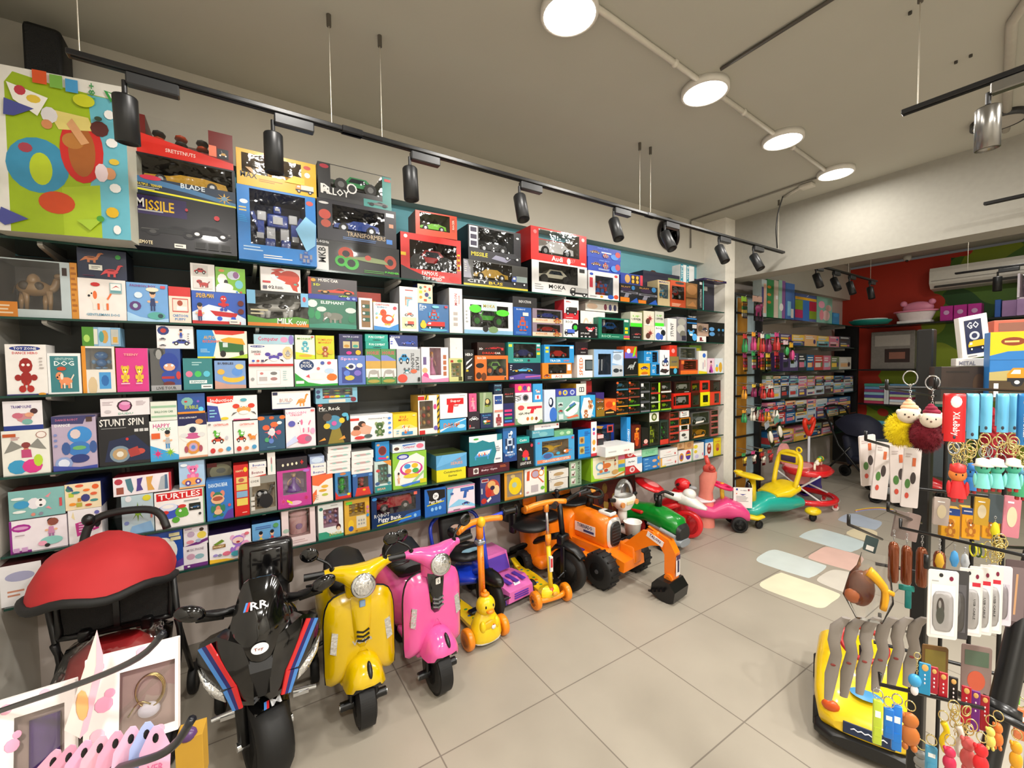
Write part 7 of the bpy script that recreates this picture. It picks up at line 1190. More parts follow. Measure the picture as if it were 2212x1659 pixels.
# ---- pink push car behind
t = thing('toy_car', 'pink and purple jeep shaped push car beside the blue tricycle', 'ride-on toy', (1.52, 2.5, 0), .12)
P1 = M('e070b8', .3, coat=.3); P2 = M('5a3aa8', .35)
b = B(); b.loft([[(-.12, .05, .03), (.12, .05, .03), (.12, .05, .13), (-.12, .05, .13)], [(-.13, -.1, .04), (.13, -.1, .04), (.12, -.1, .15), (-.12, -.1, .15)], [(-.11, -.2, .05), (.11, -.2, .05), (.1, -.2, .12), (-.1, -.2, .12)]], P1, sm=False)
b.loft([[(-.11, .28, .05), (.11, .28, .05), (.1, .26, .26), (-.1, .26, .26)], [(-.12, .04, .05), (.12, .04, .05), (.1, .08, .26), (-.1, .08, .26)]], P1, sm=False); b.box((0, .03, .05), (.25, .42, .04), P2, bev=.01); ob('body', b, t)
b = B(); b.add([(-.09, .03, .15), (.09, .03, .15), (.08, .065, .245), (-.08, .065, .245)], [(0, 1, 2, 3)], P2)
for x in (-.06, 0, .06): b.box((x, -.1, .152), (.03, .12, .006), P2)
for z in (.07, .085, .1): b.box((0, -.203 + (z - .07) * .01, z), (.12, .006, .006), P2)
b.box((0, -.155, .135), (.05, .004, .03), M('e8e8ee', .4), rx=-.8); ob('decals', b, t)
for x, y in ((-.13, .2), (.13, .2), (-.13, -.13), (.15, -.13)):
 b = B(); wheel(b, (x, y, .05), .05, .05, hr=.5); ob('wheel', b, t)
# ---- black tricycle
t = thing('tricycle', 'black tricycle with mesh seat and tall curved handlebar', 'tricycle', (1.93, 2.28, 0), .25)
b = B(); wheel(b, (0, 0, .15), .15, .06, hub='3a1210', spokes=6, hr=.68, tread=0); ob('front_wheel', b, t)
b = B(); b.rloft([(-.13, 0, .27, .035, .01), (-.08, 0, .31, .045, .02), (0, 0, .33, .05, .025), (.09, 0, .3, .045, .02), (.14, 0, .25, .03, .01)], BLK());
for s in (-1, 1): b.box((s * .045, .01, .22), (.02, .035, .22), BLK(), bev=.006)
b.box((0, .04, .36), (.09, .06, .08), BLK(), bev=.015); b.tube([(0, .04, .36), (0, .07, .62)], .02, BLK()); ob('fork', b, t)
b = B(); b.tube([(-.2, -.04, .66), (-.13, .0, .66), (-.08, .06, .62), (0, .08, .61), (.08, .06, .62), (.13, .0, .67), (.2, -.04, .69)], .014, BLK(), 10, k=3); ob('handlebar', b, t)
for s in (-1, 1):
 b = B(); b.cyl((s * .13, .0, .665), (s * .22, -.05, .675), .018, M('1a1210', .6)); b.tor((s * .14, -.005, .665), (s, -.5, 0), .018, .003, M('8a2a20', .4)); ob('handle_grip', b, t)
 b = B(); b.cyl((s * .03, 0, .15), (s * .12, .0, .15 + s * .02), .007, CHR); b.box((s * .15, 0, .15 + s * .03), (.07, .05, .018), BLK(), bev=.005, seg=1); ob('pedal', b, t)
 b = B(); wheel(b, (s * .19, .56, .1), .1, .045, hub='1a1a1a', spokes=5); ob('rear_wheel', b, t)
b = B(); b.cyl((-.03, .07, .62), (-.03, .07, .7), .012, BLK()); b.ell((-.03, .07, .71), (.02, .02, .016), BLK()); ob('bell', b, t)
b = B(); b.tube([(0, .07, .38), (0, .25, .3), (0, .55, .13)], .024, BLK(), 10, k=3); b.cyl((-.18, .56, .1), (.18, .56, .1), .014, BLK()); ob('frame', b, t)
b = B(); b.ell((-.02, .34, .4), (.14, .16, .04), M('101011', .5), 20, 10); b.dome(rrect(.24, .2, .08), M('262724', .7, bump=.6, sc=60), (-.02, .5, .49), (1, 0, 0), (0, .15, 1), (0, -1, .1), h=.03, back=.04); b.box((-.12, .42, .42), (.04, .06, .16), BLK(), bev=.015); ob('seat', b, t)

# ---- orange ride-on excavators
OR = M('ee7a10', .3, coat=.3, var=.03)
def excavator(loc, rz, label, full=True):
 t = thing('toy_excavator', label, 'ride-on toy', loc, rz)
 b = B()
 b.loft([[(-.13, -.12, .13), (.13, -.12, .13), (.12, -.12, .2), (-.12, -.12, .2)], [(-.13, .1, .14), (.13, .1, .14), (.12, .1, .24), (-.12, .1, .24)], [(-.16, .5, .13), (.16, .5, .13), (.15, .5, .26), (-.15, .5, .26)]], OR, sm=False)
 b.rloft([(.06, 0, .33, .08, .1), (.08, 0, .335, .1, .125), (.2, 0, .345, .11, .13), (.4, 0, .36, .11, .13)], OR, n=20, p=4)
 b.rloft([(.36, 0, .32, .17, .12), (.4, 0, .33, .18, .14), (.55, 0, .33, .18, .14), (.6, 0, .33, .15, .12)], OR, n=20, p=3)
 for s in (-1, 1): b.box((s * .19, .3, .17), (.08, .3, .05), OR, bev=.015); b.box((s * .19, .3, .2), (.06, .18, .01), M('2c2a78', .4))
 bd = ob('body', b, t)
 b = B(); b.rloft([(.045, 0, .335, .07, .1), (.058, 0, .335, .085, .115)], M('d8d8d6', .25, me=.5), n=20, p=3.4); b.rloft([(.035, 0, .33, .055, .085), (.05, 0, .33, .068, .098)], M('1b1b1c', .4), n=20, p=3.4)
 for k in range(6): b.box((0, .034, .27 + k * .024), (.1, .003, .005), M('3a3a3c', .4))
 ob('grille', b, bd)
 b = B(); b.box((0, .12, .475), (.08, .12, .03), M('e8e6e0', .3), bev=.01); b.box((0, .1, .49), (.05, .06, .006), BLK()); b.box((0, .24, .48), (.04, .12, .02), BLK(), bev=.005, seg=1)
 for s in (-1, 1):
  b.box((s * .1115, .25, .34), (.004, .2, .07), M('e8dcd8', .4)); b.T = Matrix.Translation((s * .115, .25, .345)); b.text('TORNADO', M('2a2a58', .4), (0, 0, .012), (0, -s * -1 if s < 0 else 1, 0), (0, 0, 1), .15, .03); b.box((0, -.04, -.02), (.003, .1, .016), M('2a3a6a', .4)); b.T = Matrix.Identity(4)
 ob('decals', b, bd)
 b = B(); b.ell((0, .48, .485), (.16, .15, .03), M('151516', .35), 20, 8); b.rloft([(.56, 0, .5, .08, .03), (.6, 0, .54, .1, .07), (.64, 0, .55, .09, .06)], M('141416', .4)); b.box((0, .58, .55), (.14, .05, .08), OR, bev=.02); ob('seat', b, t)
 b = B(); b.tube([(0, .3, .48), (0, .28, .58)], [.03, .02], BLK()); b.tor((0, .27, .6), (0, -.25, 1), .085, .012, BLK()); b.box((0, .27, .6), (.16, .03, .015), BLK(), bev=.005, seg=1); b.box((0, .27, .61), (.05, .05, .02), M('c8842a', .4), bev=.008, seg=1); ob('steering_wheel', b, t)
 for x, y, r in ((-.2, .02, .13), (.2, .02, .13), (-.2, .46, .13), (.2, .46, .13)):
  b = B(); wheel(b, (x, y, r), r, .11, tread=16, hr=.5, hub='101011'); b.cyl((x - .06, y, r), (x + .06, y, r), .015, M('8a8a8c', .3, me=.8)); ob('wheel', b, t)
 if not full: return t
 a = thing('arm', '', '');
 for k in ('label', 'category'): del a[k]
 a.parent = t
 b = B(); b.box((.04, -.06, .22), (.1, .14, .14), OR, bev=.02);
 for x in (-.005, .085): b.prism([(-.04, .2), (-.02, .27), (-.19, .43), (-.27, .44), (-.33, .36), (-.26, .34), (-.12, .25)], OR, (x, 0, 0), (0, 1, 0), (0, 0, 1), (.018, 0, 0))
 b.box((.045, -.1, .255), (.08, .05, .05), OR, bev=.01); b.box((.045, -.26, .41), (.07, .1, .06), OR, bev=.015); ob('boom', b, a)
 b = B(); b.prism([(-.27, .44), (-.22, .46), (-.38, .41), (-.43, .33), (-.42, .16), (-.38, .13), (-.35, .17), (-.35, .3), (-.3, .37)], OR, (.015, 0, 0), (0, 1, 0), (0, 0, 1), (.06, 0, 0)); b.cyl((.0, -.385, .15), (.09, -.385, .15), .03, OR); b.cyl((-.003, -.385, .15), (.093, -.385, .15), .014, M('c86a10', .4)); ob('dipper', b, a)
 b = B(); b.box((-.0045, -.29, .395), (.004, .13, .04), M('e8e0e0', .4), rx=.35); b.T = Matrix.Translation((-.008, -.29, .397)) @ Matrix.Rotation(.35, 4, 'X'); b.text('TALON', M('5a2a5a', .4), (0, 0, .004), (0, -1, 0), (0, 0, 1), .09, .02); b.T = Matrix.Identity(4); b.box((.045, -.433, .24), (.045, .004, .13), M('e8e0e0', .4)); b.box((.045, -.436, .24), (.02, .003, .08), M('2a2a4a', .4)); b.box((.045, -.436, .3), (.045, .003, .03), M('3a1a4a', .4)); ob('arm_decals', b, a)
 b = B(); b.cyl((.045, -.2, .47), (.045, -.4, .435), .01, M('9a9a9c', .25, me=.8)); b.cyl((.045, -.3, .455), (.045, -.41, .43), .014, M('8a8a8c', .4)); b.cyl((.045, -.12, .27), (.045, -.1, .13), .008, M('9a9a9c', .25, me=.8)); ob('hydraulic_rod', b, a)
 b = B(); prof = [(-.28, .03), (-.29, .1), (-.33, .145), (-.42, .14), (-.46, .09), (-.45, .02), (-.4, .0), (-.36, .0)]
 b.prism([(-p[0] * -1, p[1]) for p in prof], M('111112', .3), (-.045, 0, 0), (0, 1, 0), (0, 0, 1), (.18, 0, 0))
 for k in range(4): b.box((-.06, -.29 - k * .03, .05 + .012 * k), (.04, .014, .012), M('111112', .3), rz=0, ry=.3)
 ob('bucket', b, a)
 return t
excavator((2.36, 2.18, 0), .12, 'orange ride-on excavator with black bucket reaching to the front')
t = thing('toy_excavator', 'second orange ride-on digger with black seat against the wall', 'ride-on toy', (1.98, 2.66, 0), 0)
b = B(); b.rloft([(.14, 0, .0, .15, .13), (.3, 0, .0, .17, .14), (.4, 0, .0, .17, .14)], OR, axis='z', n=20, p=3); b.box((0, -.02, .12), (.3, .34, .08), OR, bev=.03); ob('body', b, t)
b = B(); b.ell((0, -.01, .42), (.155, .14, .03), M('151516', .35), 20, 8); b.box((-.06, .12, .51), (.2, .05, .2), M('17171a', .4), bev=.03); b.box((-.05, .09, .56), (.13, .02, .14), OR, bev=.03); b.box((-.05, .05, .47), (.19, .06, .05), OR, bev=.015); ob('seat', b, t)
b = B(); b.box((.12, .1, .58), (.22, .03, .035), OR, bev=.01, ry=.3); ob('folded_arm', b, t)
for x in (-.17, .17):
 b = B(); wheel(b, (x, 0, .09), .09, .07, tread=14); ob('wheel', b, t)

# ---- green tractor
t = thing('toy_tractor', 'small green ride-on tractor with grey bumper behind the excavator bucket arm', 'ride-on toy', (3.13, 2.34, 0), .05)
G = M('12862a', .25, coat=.4)
b = B(); b.rloft([(-.14, 0, .2, .07, .04), (-.12, 0, .22, .09, .07), (.05, 0, .25, .095, .09), (.2, 0, .26, .08, .08), (.4, 0, .22, .14, .08)], G, n=20, p=3); b.box((0, .3, .27), (.22, .2, .03), M('c8241c', .4), bev=.012)
for s in (-1, 1): b.box((s * .13, -.02, .15), (.06, .12, .02), G, bev=.008, seg=1)
ob('body', b, t)
b = B(); b.rloft([(-.165, 0, .17, .07, .05), (-.14, 0, .175, .092, .07)], M('1a1b1c', .4), n=20, p=3.5); ob('grille', b, t)
b = B(); b.rloft([(-.17, 0, .09, .07, .03), (-.1, 0, .1, .1, .045), (-.05, 0, .1, .1, .045)], M('8a9096', .35), n=20, p=3); ob('bumper', b, t)
b = B(); b.tube([(0, .1, .32), (0, .08, .44)], [.035, .02], BLK()); b.tube([(-.13, .03, .43), (-.07, .08, .46), (0, .09, .45), (.07, .08, .46), (.13, .03, .43)], .013, BLK(), 8, k=3); ob('handlebar', b, t)
for x, y, r in ((-.1, -.02, .07), (.1, -.02, .07), (-.15, .35, .1), (.15, .35, .1)):
 b = B(); wheel(b, (x, y, r), r, .05, tread=12); ob('wheel', b, t)
# ---- white police tricycle with clear dome
t = thing('police_tricycle', 'white police style tricycle with clear bubble dome and basket', 'tricycle', (2.66, 2.42, 0), .05)
Wh = M('e4e2dc', .3, coat=.3)
b = B(); b.rloft([(.41, 0, 0, .055, .05), (.45, 0, 0, .1, .06), (.5, 0, 0, .115, .07), (.52, 0, 0, .1, .06)], Wh, axis='z', n=20, p=3); b.tube([(0, .02, .3), (0, .01, .42)], [.045, .035], Wh)
for s in (-1, 1): b.cyl((s * .085, -.055, .47), (s * .085, -.07, .47), .022, M('d08a4a', .3), n=14)
b.box((0, -.066, .475), (.08, .01, .03), M('d8c898', .4), bev=.003, seg=1); ob('instrument_panel', b, t)
b = B(); b.ell((0, 0, .53), (.095, .06, .13), film('clear_plastic', (.97, .98, 1), .05, .05), 22, 10, hi=.55); ob('bubble_dome', b, t)
b = B(); b.lathe([(.055, .22), (.07, .32), (.075, .325), (.075, .33), (.067, .325), (.05, .225)], Wh, (0, -.09, 0), n=22); ob('basket', b, t)
b = B(); wheel(b, (0, 0, .12), .12, .05, hub='e0ded8', hr=.7); b.box((0, .0, .23), (.07, .16, .05), Wh, bev=.02); ob('front_wheel', b, t)
b = B(); b.tube([(0, .05, .28), (0, .25, .22), (0, .4, .2)], .025, Wh, k=3); b.box((0, .34, .26), (.2, .2, .04), M('c8201c', .35), bev=.015); ob('frame', b, t)
for s in (-1, 1):
 b = B(); b.cyl((s * .11, 0, .5), (s * .17, .01, .51), .016, BLK()); ob('handle_grip', b, t)
 b = B(); wheel(b, (s * .13, .4, .08), .08, .04, hub='e0ded8'); ob('rear_wheel', b, t)
# ---- red and white tricycle with bird head
t = thing('tricycle', 'red and white tricycle with big red front wheel and oval red seat', 'tricycle', (3.45, 2.36, 0), .35)
RD = M('d81c24', .28, coat=.4)
b = B(); wheel(b, (0, 0, .13), .13, .05, tire=RD, hub='8f9296', hr=.72); ob('front_wheel', b, t)
b = B(); b.rloft([(-.16, 0, .3, .03, .01), (-.1, 0, .32, .06, .03), (.0, 0, .36, .07, .06), (.08, 0, .36, .05, .05)], Wh, n=16); b.ell((0, -.01, .41), (.06, .06, .05), Wh); b.tube([(0, .03, .36), (-.08, .2, .4)], [.05, .03], Wh); ob('fork_cowl', b, t)
b = B(); b.ell((-.12, .32, .47), (.12, .15, .03), RD, 20, 8, R=Matrix.Rotation(.35, 3, 'X')); b.ell((-.12, .3, .492), (.06, .08, .012), M('d87a7a', .4), 16, 6, R=Matrix.Rotation(.35, 3, 'X')); ob('seat', b, t)
b = B(); b.tube([(0, .08, .3), (-.05, .2, .25), (-.05, .4, .12)], .03, RD, k=3); b.cyl((-.17, .42, .08), (.09, .42, .08), .012, BLK()); ob('frame', b, t)
for x in (-.17, .09):
 b = B(); wheel(b, (x, .42, .08), .08, .04, tire=RD, hub='e0e0dc'); ob('rear_wheel', b, t)
t = thing('rocking_toy', 'red bird headed ride-on toy by the wall', 'ride-on toy', (3.56, 2.52, 0), .3)
b = B(); b.rloft([(.05, 0, .1, .1, .16), (.2, 0, .1, .12, .18), (.3, 0, .05, .06, .08), (.4, 0, .0, .055, .06)], RD, axis='z'); b.ell((0, -.02, .45), (.06, .075, .06), RD, 16, 10); ob('body', b, t)
b = B(); b.ell((0, -.11, .43), (.028, .045, .02), M('9a9a9c', .4), 12, 8); b.ell((0, -.07, .45), (.03, .03, .025), BLK(), 12, 8); ob('beak', b, t)
b = B(); b.cyl((-.09, .0, .46), (.09, .0, .46), .012, BLK()); ob('handle', b, t)
b = B(); b.box((0, .1, .03), (.3, .4, .05), M('e09a20', .35), bev=.02); ob('base', b, t)
# ---- pink ride-on car with deer
t = thing('ride_on_car', 'pink ride-on car with white card tag and round steering wheel', 'ride-on toy', (3.98, 2.32, 0), .75)
PK = M('d8407e', .3, coat=.35)
b = B(); b.rloft([(-.2, 0, .14, .1, .05), (-.14, 0, .17, .13, .08), (.0, 0, .2, .13, .1), (.12, 0, .15, .12, .06), (.3, 0, .18, .13, .08), (.42, 0, .2, .1, .07)], PK, n=20, p=3); ob('body', b, t)
b = B(); b.ell((0, .25, .26), (.1, .17, .03), M('e8d8dc', .35), 18, 8); ob('seat', b, t)
b = B(); b.tube([(0, .02, .28), (0, .03, .4)], .02, M('e8c83a', .4)); b.tor((0, .03, .41), (0, -.3, 1), .095, .016, M('d81f5a', .3)); b.ell((0, .03, .41), (.05, .05, .02), M('d81f5a', .3)); b.ell((0, .025, .43), (.02, .02, .012), M('e8902a', .3)); ob('steering_wheel', b, t)
b = B(); b.T = Matrix.Translation((0, -.16, .3)) @ Matrix.Rotation(-1.5, 4, 'Z'); b.box((0, 0, 0), (.17, .004, .2), M('ebe8e2', .5))
tg = b
b.T = Matrix.Translation((0, -.16, .3)) @ Matrix.Rotation(-1.5, 4, 'Z'); art(b, 'l .1 .3 .9 .6 999 5;r .08 .86 .2 .95 2a4a9a;t .55 .86 .4 .05 446 Toddler;p 3a3a8a .3 .68 .7 .68 .5 .62;e .12 .7 .04 .03 d8604a;r .8 .84 .9 .94 8a2a3a', -.075, -.1, .15, .2, -.003); ob('card_tag', b, t)
for x, y in ((-.13, -.1), (.13, -.1), (-.13, .33), (.13, .33)):
 b = B(); wheel(b, (x, y, .075), .075, .045, hub='e8e6e2', hr=.7)
 s = 1 if x > 0 else -1
 for dy, dz, r in ((-.02, .015, .01), (.02, .015, .01), (0, -.02, .014)): b.cyl((x + s * .02, y + dy, .075 + dz), (x + s * .0235, y + dy, .075 + dz), r, BLK(), n=10)
 ob('wheel', b, t)
t = thing('deer_rocker', 'salmon pink deer shaped toy with raised red handle against the wall', 'ride-on toy', (3.86, 2.45, 0), .2)
SA = M('e88a7a', .4)
b = B(); b.rloft([(.0, 0, .05, .09, .14), (.2, 0, .0, .07, .08), (.35, -.01, -.01, .06, .06), (.5, -.04, -.04, .07, .08), (.56, -.04, -.06, .05, .06)], SA, axis='z', n=16, p=2.2); ob('body', b, t)
b = B(); b.ell((-.04, -.05, .58), (.055, .06, .05), M('c8463c', .35), 14, 8); b.tube([(-.06, -.08, .6), (-.17, -.12, .63)], [.028, .02], M('c8463c', .35)); b.tube([(-.02, -.04, .6), (-.0, .0, .7)], [.026, .02], M('c8463c', .35)); ob('handle', b, t)
# ---- swing car
t = thing('swing_car', 'yellow and teal swing car with framed backrest next to the walker', 'ride-on toy', (4.42, 2.2, 0), -1.8); t.scale = (1.15,) * 3
TE = M('1fa898', .28, coat=.4); YE = M('e8c810', .3, coat=.35)
b = B(); b.rloft([(-.24, 0, .12, .03, .02), (-.18, 0, .14, .13, .05), (.0, 0, .17, .1, .08), (.2, 0, .17, .14, .09), (.42, 0, .14, .1, .05)], TE, n=20, p=2.6); ob('body', b, t)
b = B(); b.rloft([(-.26, 0, .09, .06, .02), (-.2, 0, .09, .15, .025), (-.1, 0, .09, .13, .02)], YE, n=18); b.rloft([(.08, 0, .24, .1, .02), (.2, 0, .25, .14, .05), (.34, 0, .28, .12, .05)], YE, n=18); ob('footplate_and_seat', b, t)
b = B(); b.tube([(0, -.12, .18), (0, -.1, .4)], [.05, .025], YE); b.ell((0, -.145, .26), (.035, .03, .12), GLOSSBLK, 14, 10); b.ell((-.0, -.14, .42), (.14, .07, .022), YE, 18, 8); b.ell((-.1, -.15, .435), (.04, .04, .015), YE); ob('steering_column', b, t)
b = B(); b.tube([(-.1, .28, .28), (-.11, .34, .48), (-.07, .36, .58), (.07, .36, .58), (.11, .34, .48), (.1, .28, .28)], .02, YE, 10, k=3); b.box((0, .35, .53), (.18, .03, .09), YE, bev=.02); b.box((0, .332, .53), (.14, .01, .055), M('3a2a4a', .35), bev=.01); b.tor((.08, .36, .62), (0, 1, 0), .022, .008, YE); ob('backrest', b, t)
for x, y in ((-.12, -.16), (.12, -.16), (-.17, .42), (.17, .42)):
 b = B(); wheel(b, (x, y, .035), .035, .03); ob('wheel', b, t)
b = B(); b.ell((.17, .42, .09), (.06, .07, .035), YE, 14, 8); b.ell((-.17, .42, .09), (.06, .07, .035), YE, 14, 8); ob('rear_wing', b, t)
# ---- red baby walker
t = thing('baby_walker', 'red baby walker with pink cushioned seat and bead tray', 'baby walker', (5.35, 2.2, 0), .2)
def oval(rx, ry, z, r, m, b, y0=0): b.tube([(rx * cos(a), y0 + ry * sin(a), z) for a in [2 * pi * i / 28 for i in range(28)]], r, m, 10, True)
b = B(); oval(.3, .3, .1, .03, RD, b); b.T = Matrix.Translation((0, -.331, .1)); b.text('KALON', M('eee', .4), (0, 0, 0), (1, 0, 0), (0, 0, 1), .12, .02); b.T = Matrix.Identity(4); ob('base_ring', b, t)
for a in range(6):
 b = B(); x, y = .3 * cos(a * pi / 3 + .5), .3 * sin(a * pi / 3 + .5); b.cyl((x, y, .03), (x, y, .1), .022, RD); b.cyl((x - .015, y, .028), (x + .015, y, .028), .028, M('e8d8d4', .4)); ob('caster', b, t)
b = B()
for s in (-1, 1): b.tube([(s * .22, -.2, .12), (s * .15, 0, .22), (s * .24, .2, .4)], .01, M('dcdcdc', .3)); b.tube([(s * .22, .2, .12), (s * .15, 0, .22), (s * .24, -.2, .4)], .01, M('dcdcdc', .3))
ob('folding_legs', b, t)
b = B(); b.rloft([(.38, 0, -.04, .28, .22), (.41, 0, -.04, .3, .24), (.44, 0, -.04, .27, .21)], RD, axis='z', n=26, p=2.3); ob('tray', b, t)
b = B(); b.rloft([(.25, 0, .05, .12, .1), (.42, 0, .05, .19, .15), (.45, 0, .05, .17, .13)], M('e09a98', .6), axis='z', n=20, p=2.2); b.dome(circ(20, .19, .12, cy=.55), M('e09a98', .6), (0, .18, 0), (1, 0, 0), (0, 0, 1), (0, -1, 0), h=.04, back=.04)
b.ell((-.05, .13, .55), (.03, .01, .02), M('c84a4a', .5)); b.ell((.07, .13, .53), (.03, .01, .03), M('d86a3a', .5)); ob('seat_cushion', b, t)
b = B(); b.tube([(-.2, -.14, .45), (-.17, -.14, .52), (0, -.16, .55), (.1, -.15, .52), (.14, -.14, .45)], .012, M('e8dcc8', .5), 8, k=3)
for x, z, c in ((-.17, .52, 'e8e0d0'), (-.08, .54, 'd8c82a'), (0, .55, '3a8a3a'), (.06, .54, 'd8a82a'), (.1, .52, '3a9a4a')): b.ell((x, -.155, z), (.025,) * 3, M(c, .4), 10, 6)
ob('bead_toys', b, t)
# ---- framed picture against the wall
t = thing('framed_picture', 'dark framed picture of flowers leaning on the wall behind the ride-ons', 'picture', (3.02, 2.85, 0), 0)
b = B(Matrix.Rotation(-.08, 4, 'X')); b.box((0, 0, .27), (.62, .03, .54), M('1a1210', .4), bev=.006, seg=1); ob('frame', b, t)
b = B(Matrix.Rotation(-.08, 4, 'X')); b.box((0, -.017, .27), (.56, .004, .48), M('5a1a14', .5, var=.5, sc=9))
for i in range(16):
 a = random.Random(i); x, z = a.uniform(-.24, .24), a.uniform(.08, .45); b.ell((x, -.02, z), (.035, .002, .05), M(('8a6a2a', '6a2a10', '2a1a20', 'b08a3a')[i % 4], .5), 10, 6)
ob('canvas', b, t)
# ---- red hooded stroller at the left wall
t = thing('stroller', 'stroller with red hood and black mesh seat against the left wall', 'stroller', (-.47, 2.32, 0), -.12)
RC = M('b8262a', .75, bump=.3, sc=12); MS = M('1c1b1a', .9, bump=.5, sc=300)
b = B(); secs = []
for j in range(9):
 a = radians(12 + j * 16); r = .28 - .07 * j / 8; q = []
 for i in range(19):
  f = pi * i / 18; x = -.215 * cos(f); h = r * sin(f) ** .75 * (1 - .05 * sin(j * 2.2))
  q.append((x, -cos(a) * h, .74 + sin(a) * h * .82 + .01 * sin(i + j)))
 secs.append(q)
b.loft(secs, RC, caps=False, closed=False); hd = ob('hood', b, t)
b = B(); b.tube(secs[0], .016, M('121212', .7), 8); ob('hood_rim', b, hd)
b = B(); b.tube([(-.19, .0, .74), (-.19, .05, .72), (-.18, .06, .55), (-.15, .06, .52), (.15, .06, .52), (.18, .06, .55), (.19, .05, .72), (.19, 0, .74)], .013, BLK(), 8, k=3)
for s in (-1, 1): b.tube([(s * .2, .02, .74), (s * .2, .1, .4), (s * .2, -.1, .08)], .012, BLK()); b.tube([(s * .2, .06, .5), (s * .2, .3, .08)], .012, BLK()); b.box((s * .1, .05, .52), (.04, .04, .05), BLK(), bev=.01)
ob('frame', b, t)
b = B(); b.box((0, .065, .63), (.35, .01, .2), MS); b.box((0, .06, .63), (.02, .02, .2), BLK()); ob('mesh_backrest', b, t)
b = B(); b.tube([(-.12, .12, .86), (-.1, .14, .95), (-.04, .15, .985), (.08, .15, .985), (.14, .13, .96), (.17, .1, .9)], .016, M('1a1a1a', .5), 8, k=4); b.ell((-.1, .13, .975), (.022, .022, .025), BLK()); ob('push_handle', b, t)
b = B(); b.rloft([(.3, 0, -.05, .1, .06), (.36, 0, -.04, .14, .09), (.46, 0, .0, .13, .07), (.5, 0, .02, .08, .04)], M('a82024', .45, bump=.3), axis='z'); ob('seat_cushion', b, t)
b = B(); b.rloft([(.27, 0, -.05, .15, .11), (.36, 0, -.04, .19, .14), (.5, .03, .0, .17, .1), (.54, .04, .0, .1, .05)], film(), axis='z', n=14); ob('plastic_wrap', b, t)
for x, y in ((-.2, -.12), (.2, -.12), (-.2, .3), (.2, .3)):
 b = B(); wheel(b, (x, y, .07), .07, .035); ob('wheel', b, t)
b = B(); b.box((-.05, -.1, .25), (.34, .12, .03), BLK(), bev=.01, rx=.3); ob('footrest', b, t)

# ================================================================ FAR ROOM
for i, z in enumerate(SHELF_Z[:5]):
 t = thing('glass_shelf', uniq('%s dark glass shelf of the far room beyond the hook panel' % ORD[i]), 'shelf', (6.6, 2.72, z), 0, 'glass shelf panes in the far room')
 b = B(); b.box((0, 0, -.006), (2.7, .34, .012), glassm); ob('glass_pane', b, t)
 for x in (-.9, 0, .9):
  b = B(); b.box((x, 0, -.03), (.016, .3, .03), M('8d8c86', .4)); ob('bracket', b, t)
for z, n, c in ((2.15, 'upper', 8.16), (1.5, 'middle', 8.16), (.985, 'lower', 8.16)):
 b = B(); b.box((c, 1.5, z - .01), (.36, 2.1, .02), M('121214', .3)); tag(b.build('wall_shelf'), n + ' black shelf on the painted mural wall', 'shelf')
b = B(); b.box((7.95, 2.7, 1.1), (.05, .3, 2.1), M('0e0e10', .4)); tag(b.build('shelf_post'), 'black corner post between far room shelves and mural wall', 'post')
# hook panel next to the pillar
HP = t = thing('hook_panel', 'black framed hook panel of small hanging toys beside the white pillar', 'display rack', (4.58, 2.6, 0))
b = B()
for x in (0, .56): b.box((x, 0, 1.2), (.045, .06, 2.36), M('0f0f11', .4))
b.box((.28, .0, 2.38), (.6, .03, .02), M('0f0f11', .4)); ob('frame', b, t)
b = B(); b.box((.28, .05, 1.2), (.56, .02, 2.34), M('9fb4bc', .5)); b.box((.27, .038, 1.2), (.2, .01, 2.3), M('9a6a1a', .5)); ob('back_panel', b, t)
for k in range(9):
 b = B(); b.box((.28, .03, .3 + k * .235), (.56, .02, .02), M('141416', .4)); ob('cross_bar', b, t)
rd = random.Random(5)
pk = ['c83a3a', 'e8a030', 'e8e4d8', '8a2a5a', '3aa05a', 'd84a8a', 'c8302c', 'e8c84a']
def pack(name, label, x, y, z, w, h, c, kind, grp, rz=0, tilt=0):
 t = thing(name, uniq(label), 'hanging toy', (x, y, z), rz, grp)
 hk = B(Matrix.Translation((-4.58, -2.6, 0))); hk.tube([(x, 2.62, z + .012), (x, y - .02, z - .004), (x, y - .03, z + .012)], .003, CHR, 5); ob('peg_hook', hk, HP)
 if tilt: t.rotation_euler.y = tilt
 b = B(); b.box((0, 0, -h * .12), (w, .003, h * .24), M(c, .5)); b.add([(q[0] * .006, -.002, q[1] * .006 - .01) for q in circ(8)], [tuple(range(8))], BLK()); ob('header_card', b, t)
 b = B(); m2 = M(rd.choice(pk), .35)
 if kind == 'bottle': b.lathe([(0, 0), (w * .25, -.01), (w * .3, -h * .3), (w * .42, -h * .4), (w * .42, -h * .75), (0, -h * .76)], m2, (0, 0, -h * .24), n=10)
 elif kind == 'animal': b.ell((0, -.01, -h * .5), (w * .4, .02, h * .16), m2, 10, 7); b.ell((w * .3, -.01, -h * .38), (w * .2, .018, h * .1), m2, 8, 6); b.box((-w * .2, -.01, -h * .7), (w * .14, .015, h * .2), m2); b.box((w * .2, -.01, -h * .7), (w * .14, .015, h * .2), m2)
 elif kind == 'pack':
  for k in range(4): b.box((0, -.008, -h * (.36 + .16 * k)), (w * .8, .014, h * .13), M(pk[(k * 3 + int(x * 50)) % 8], .35))
 else: b.ell((0, -.01, -h * .6), (w * .35, .025, h * .25), m2, 12, 8)
 ob('toy', b, t)
 b = B(); b.box((0, -.016, -h * .62), (w, .002, h * .76), film()); ob('clear_bag', b, t)
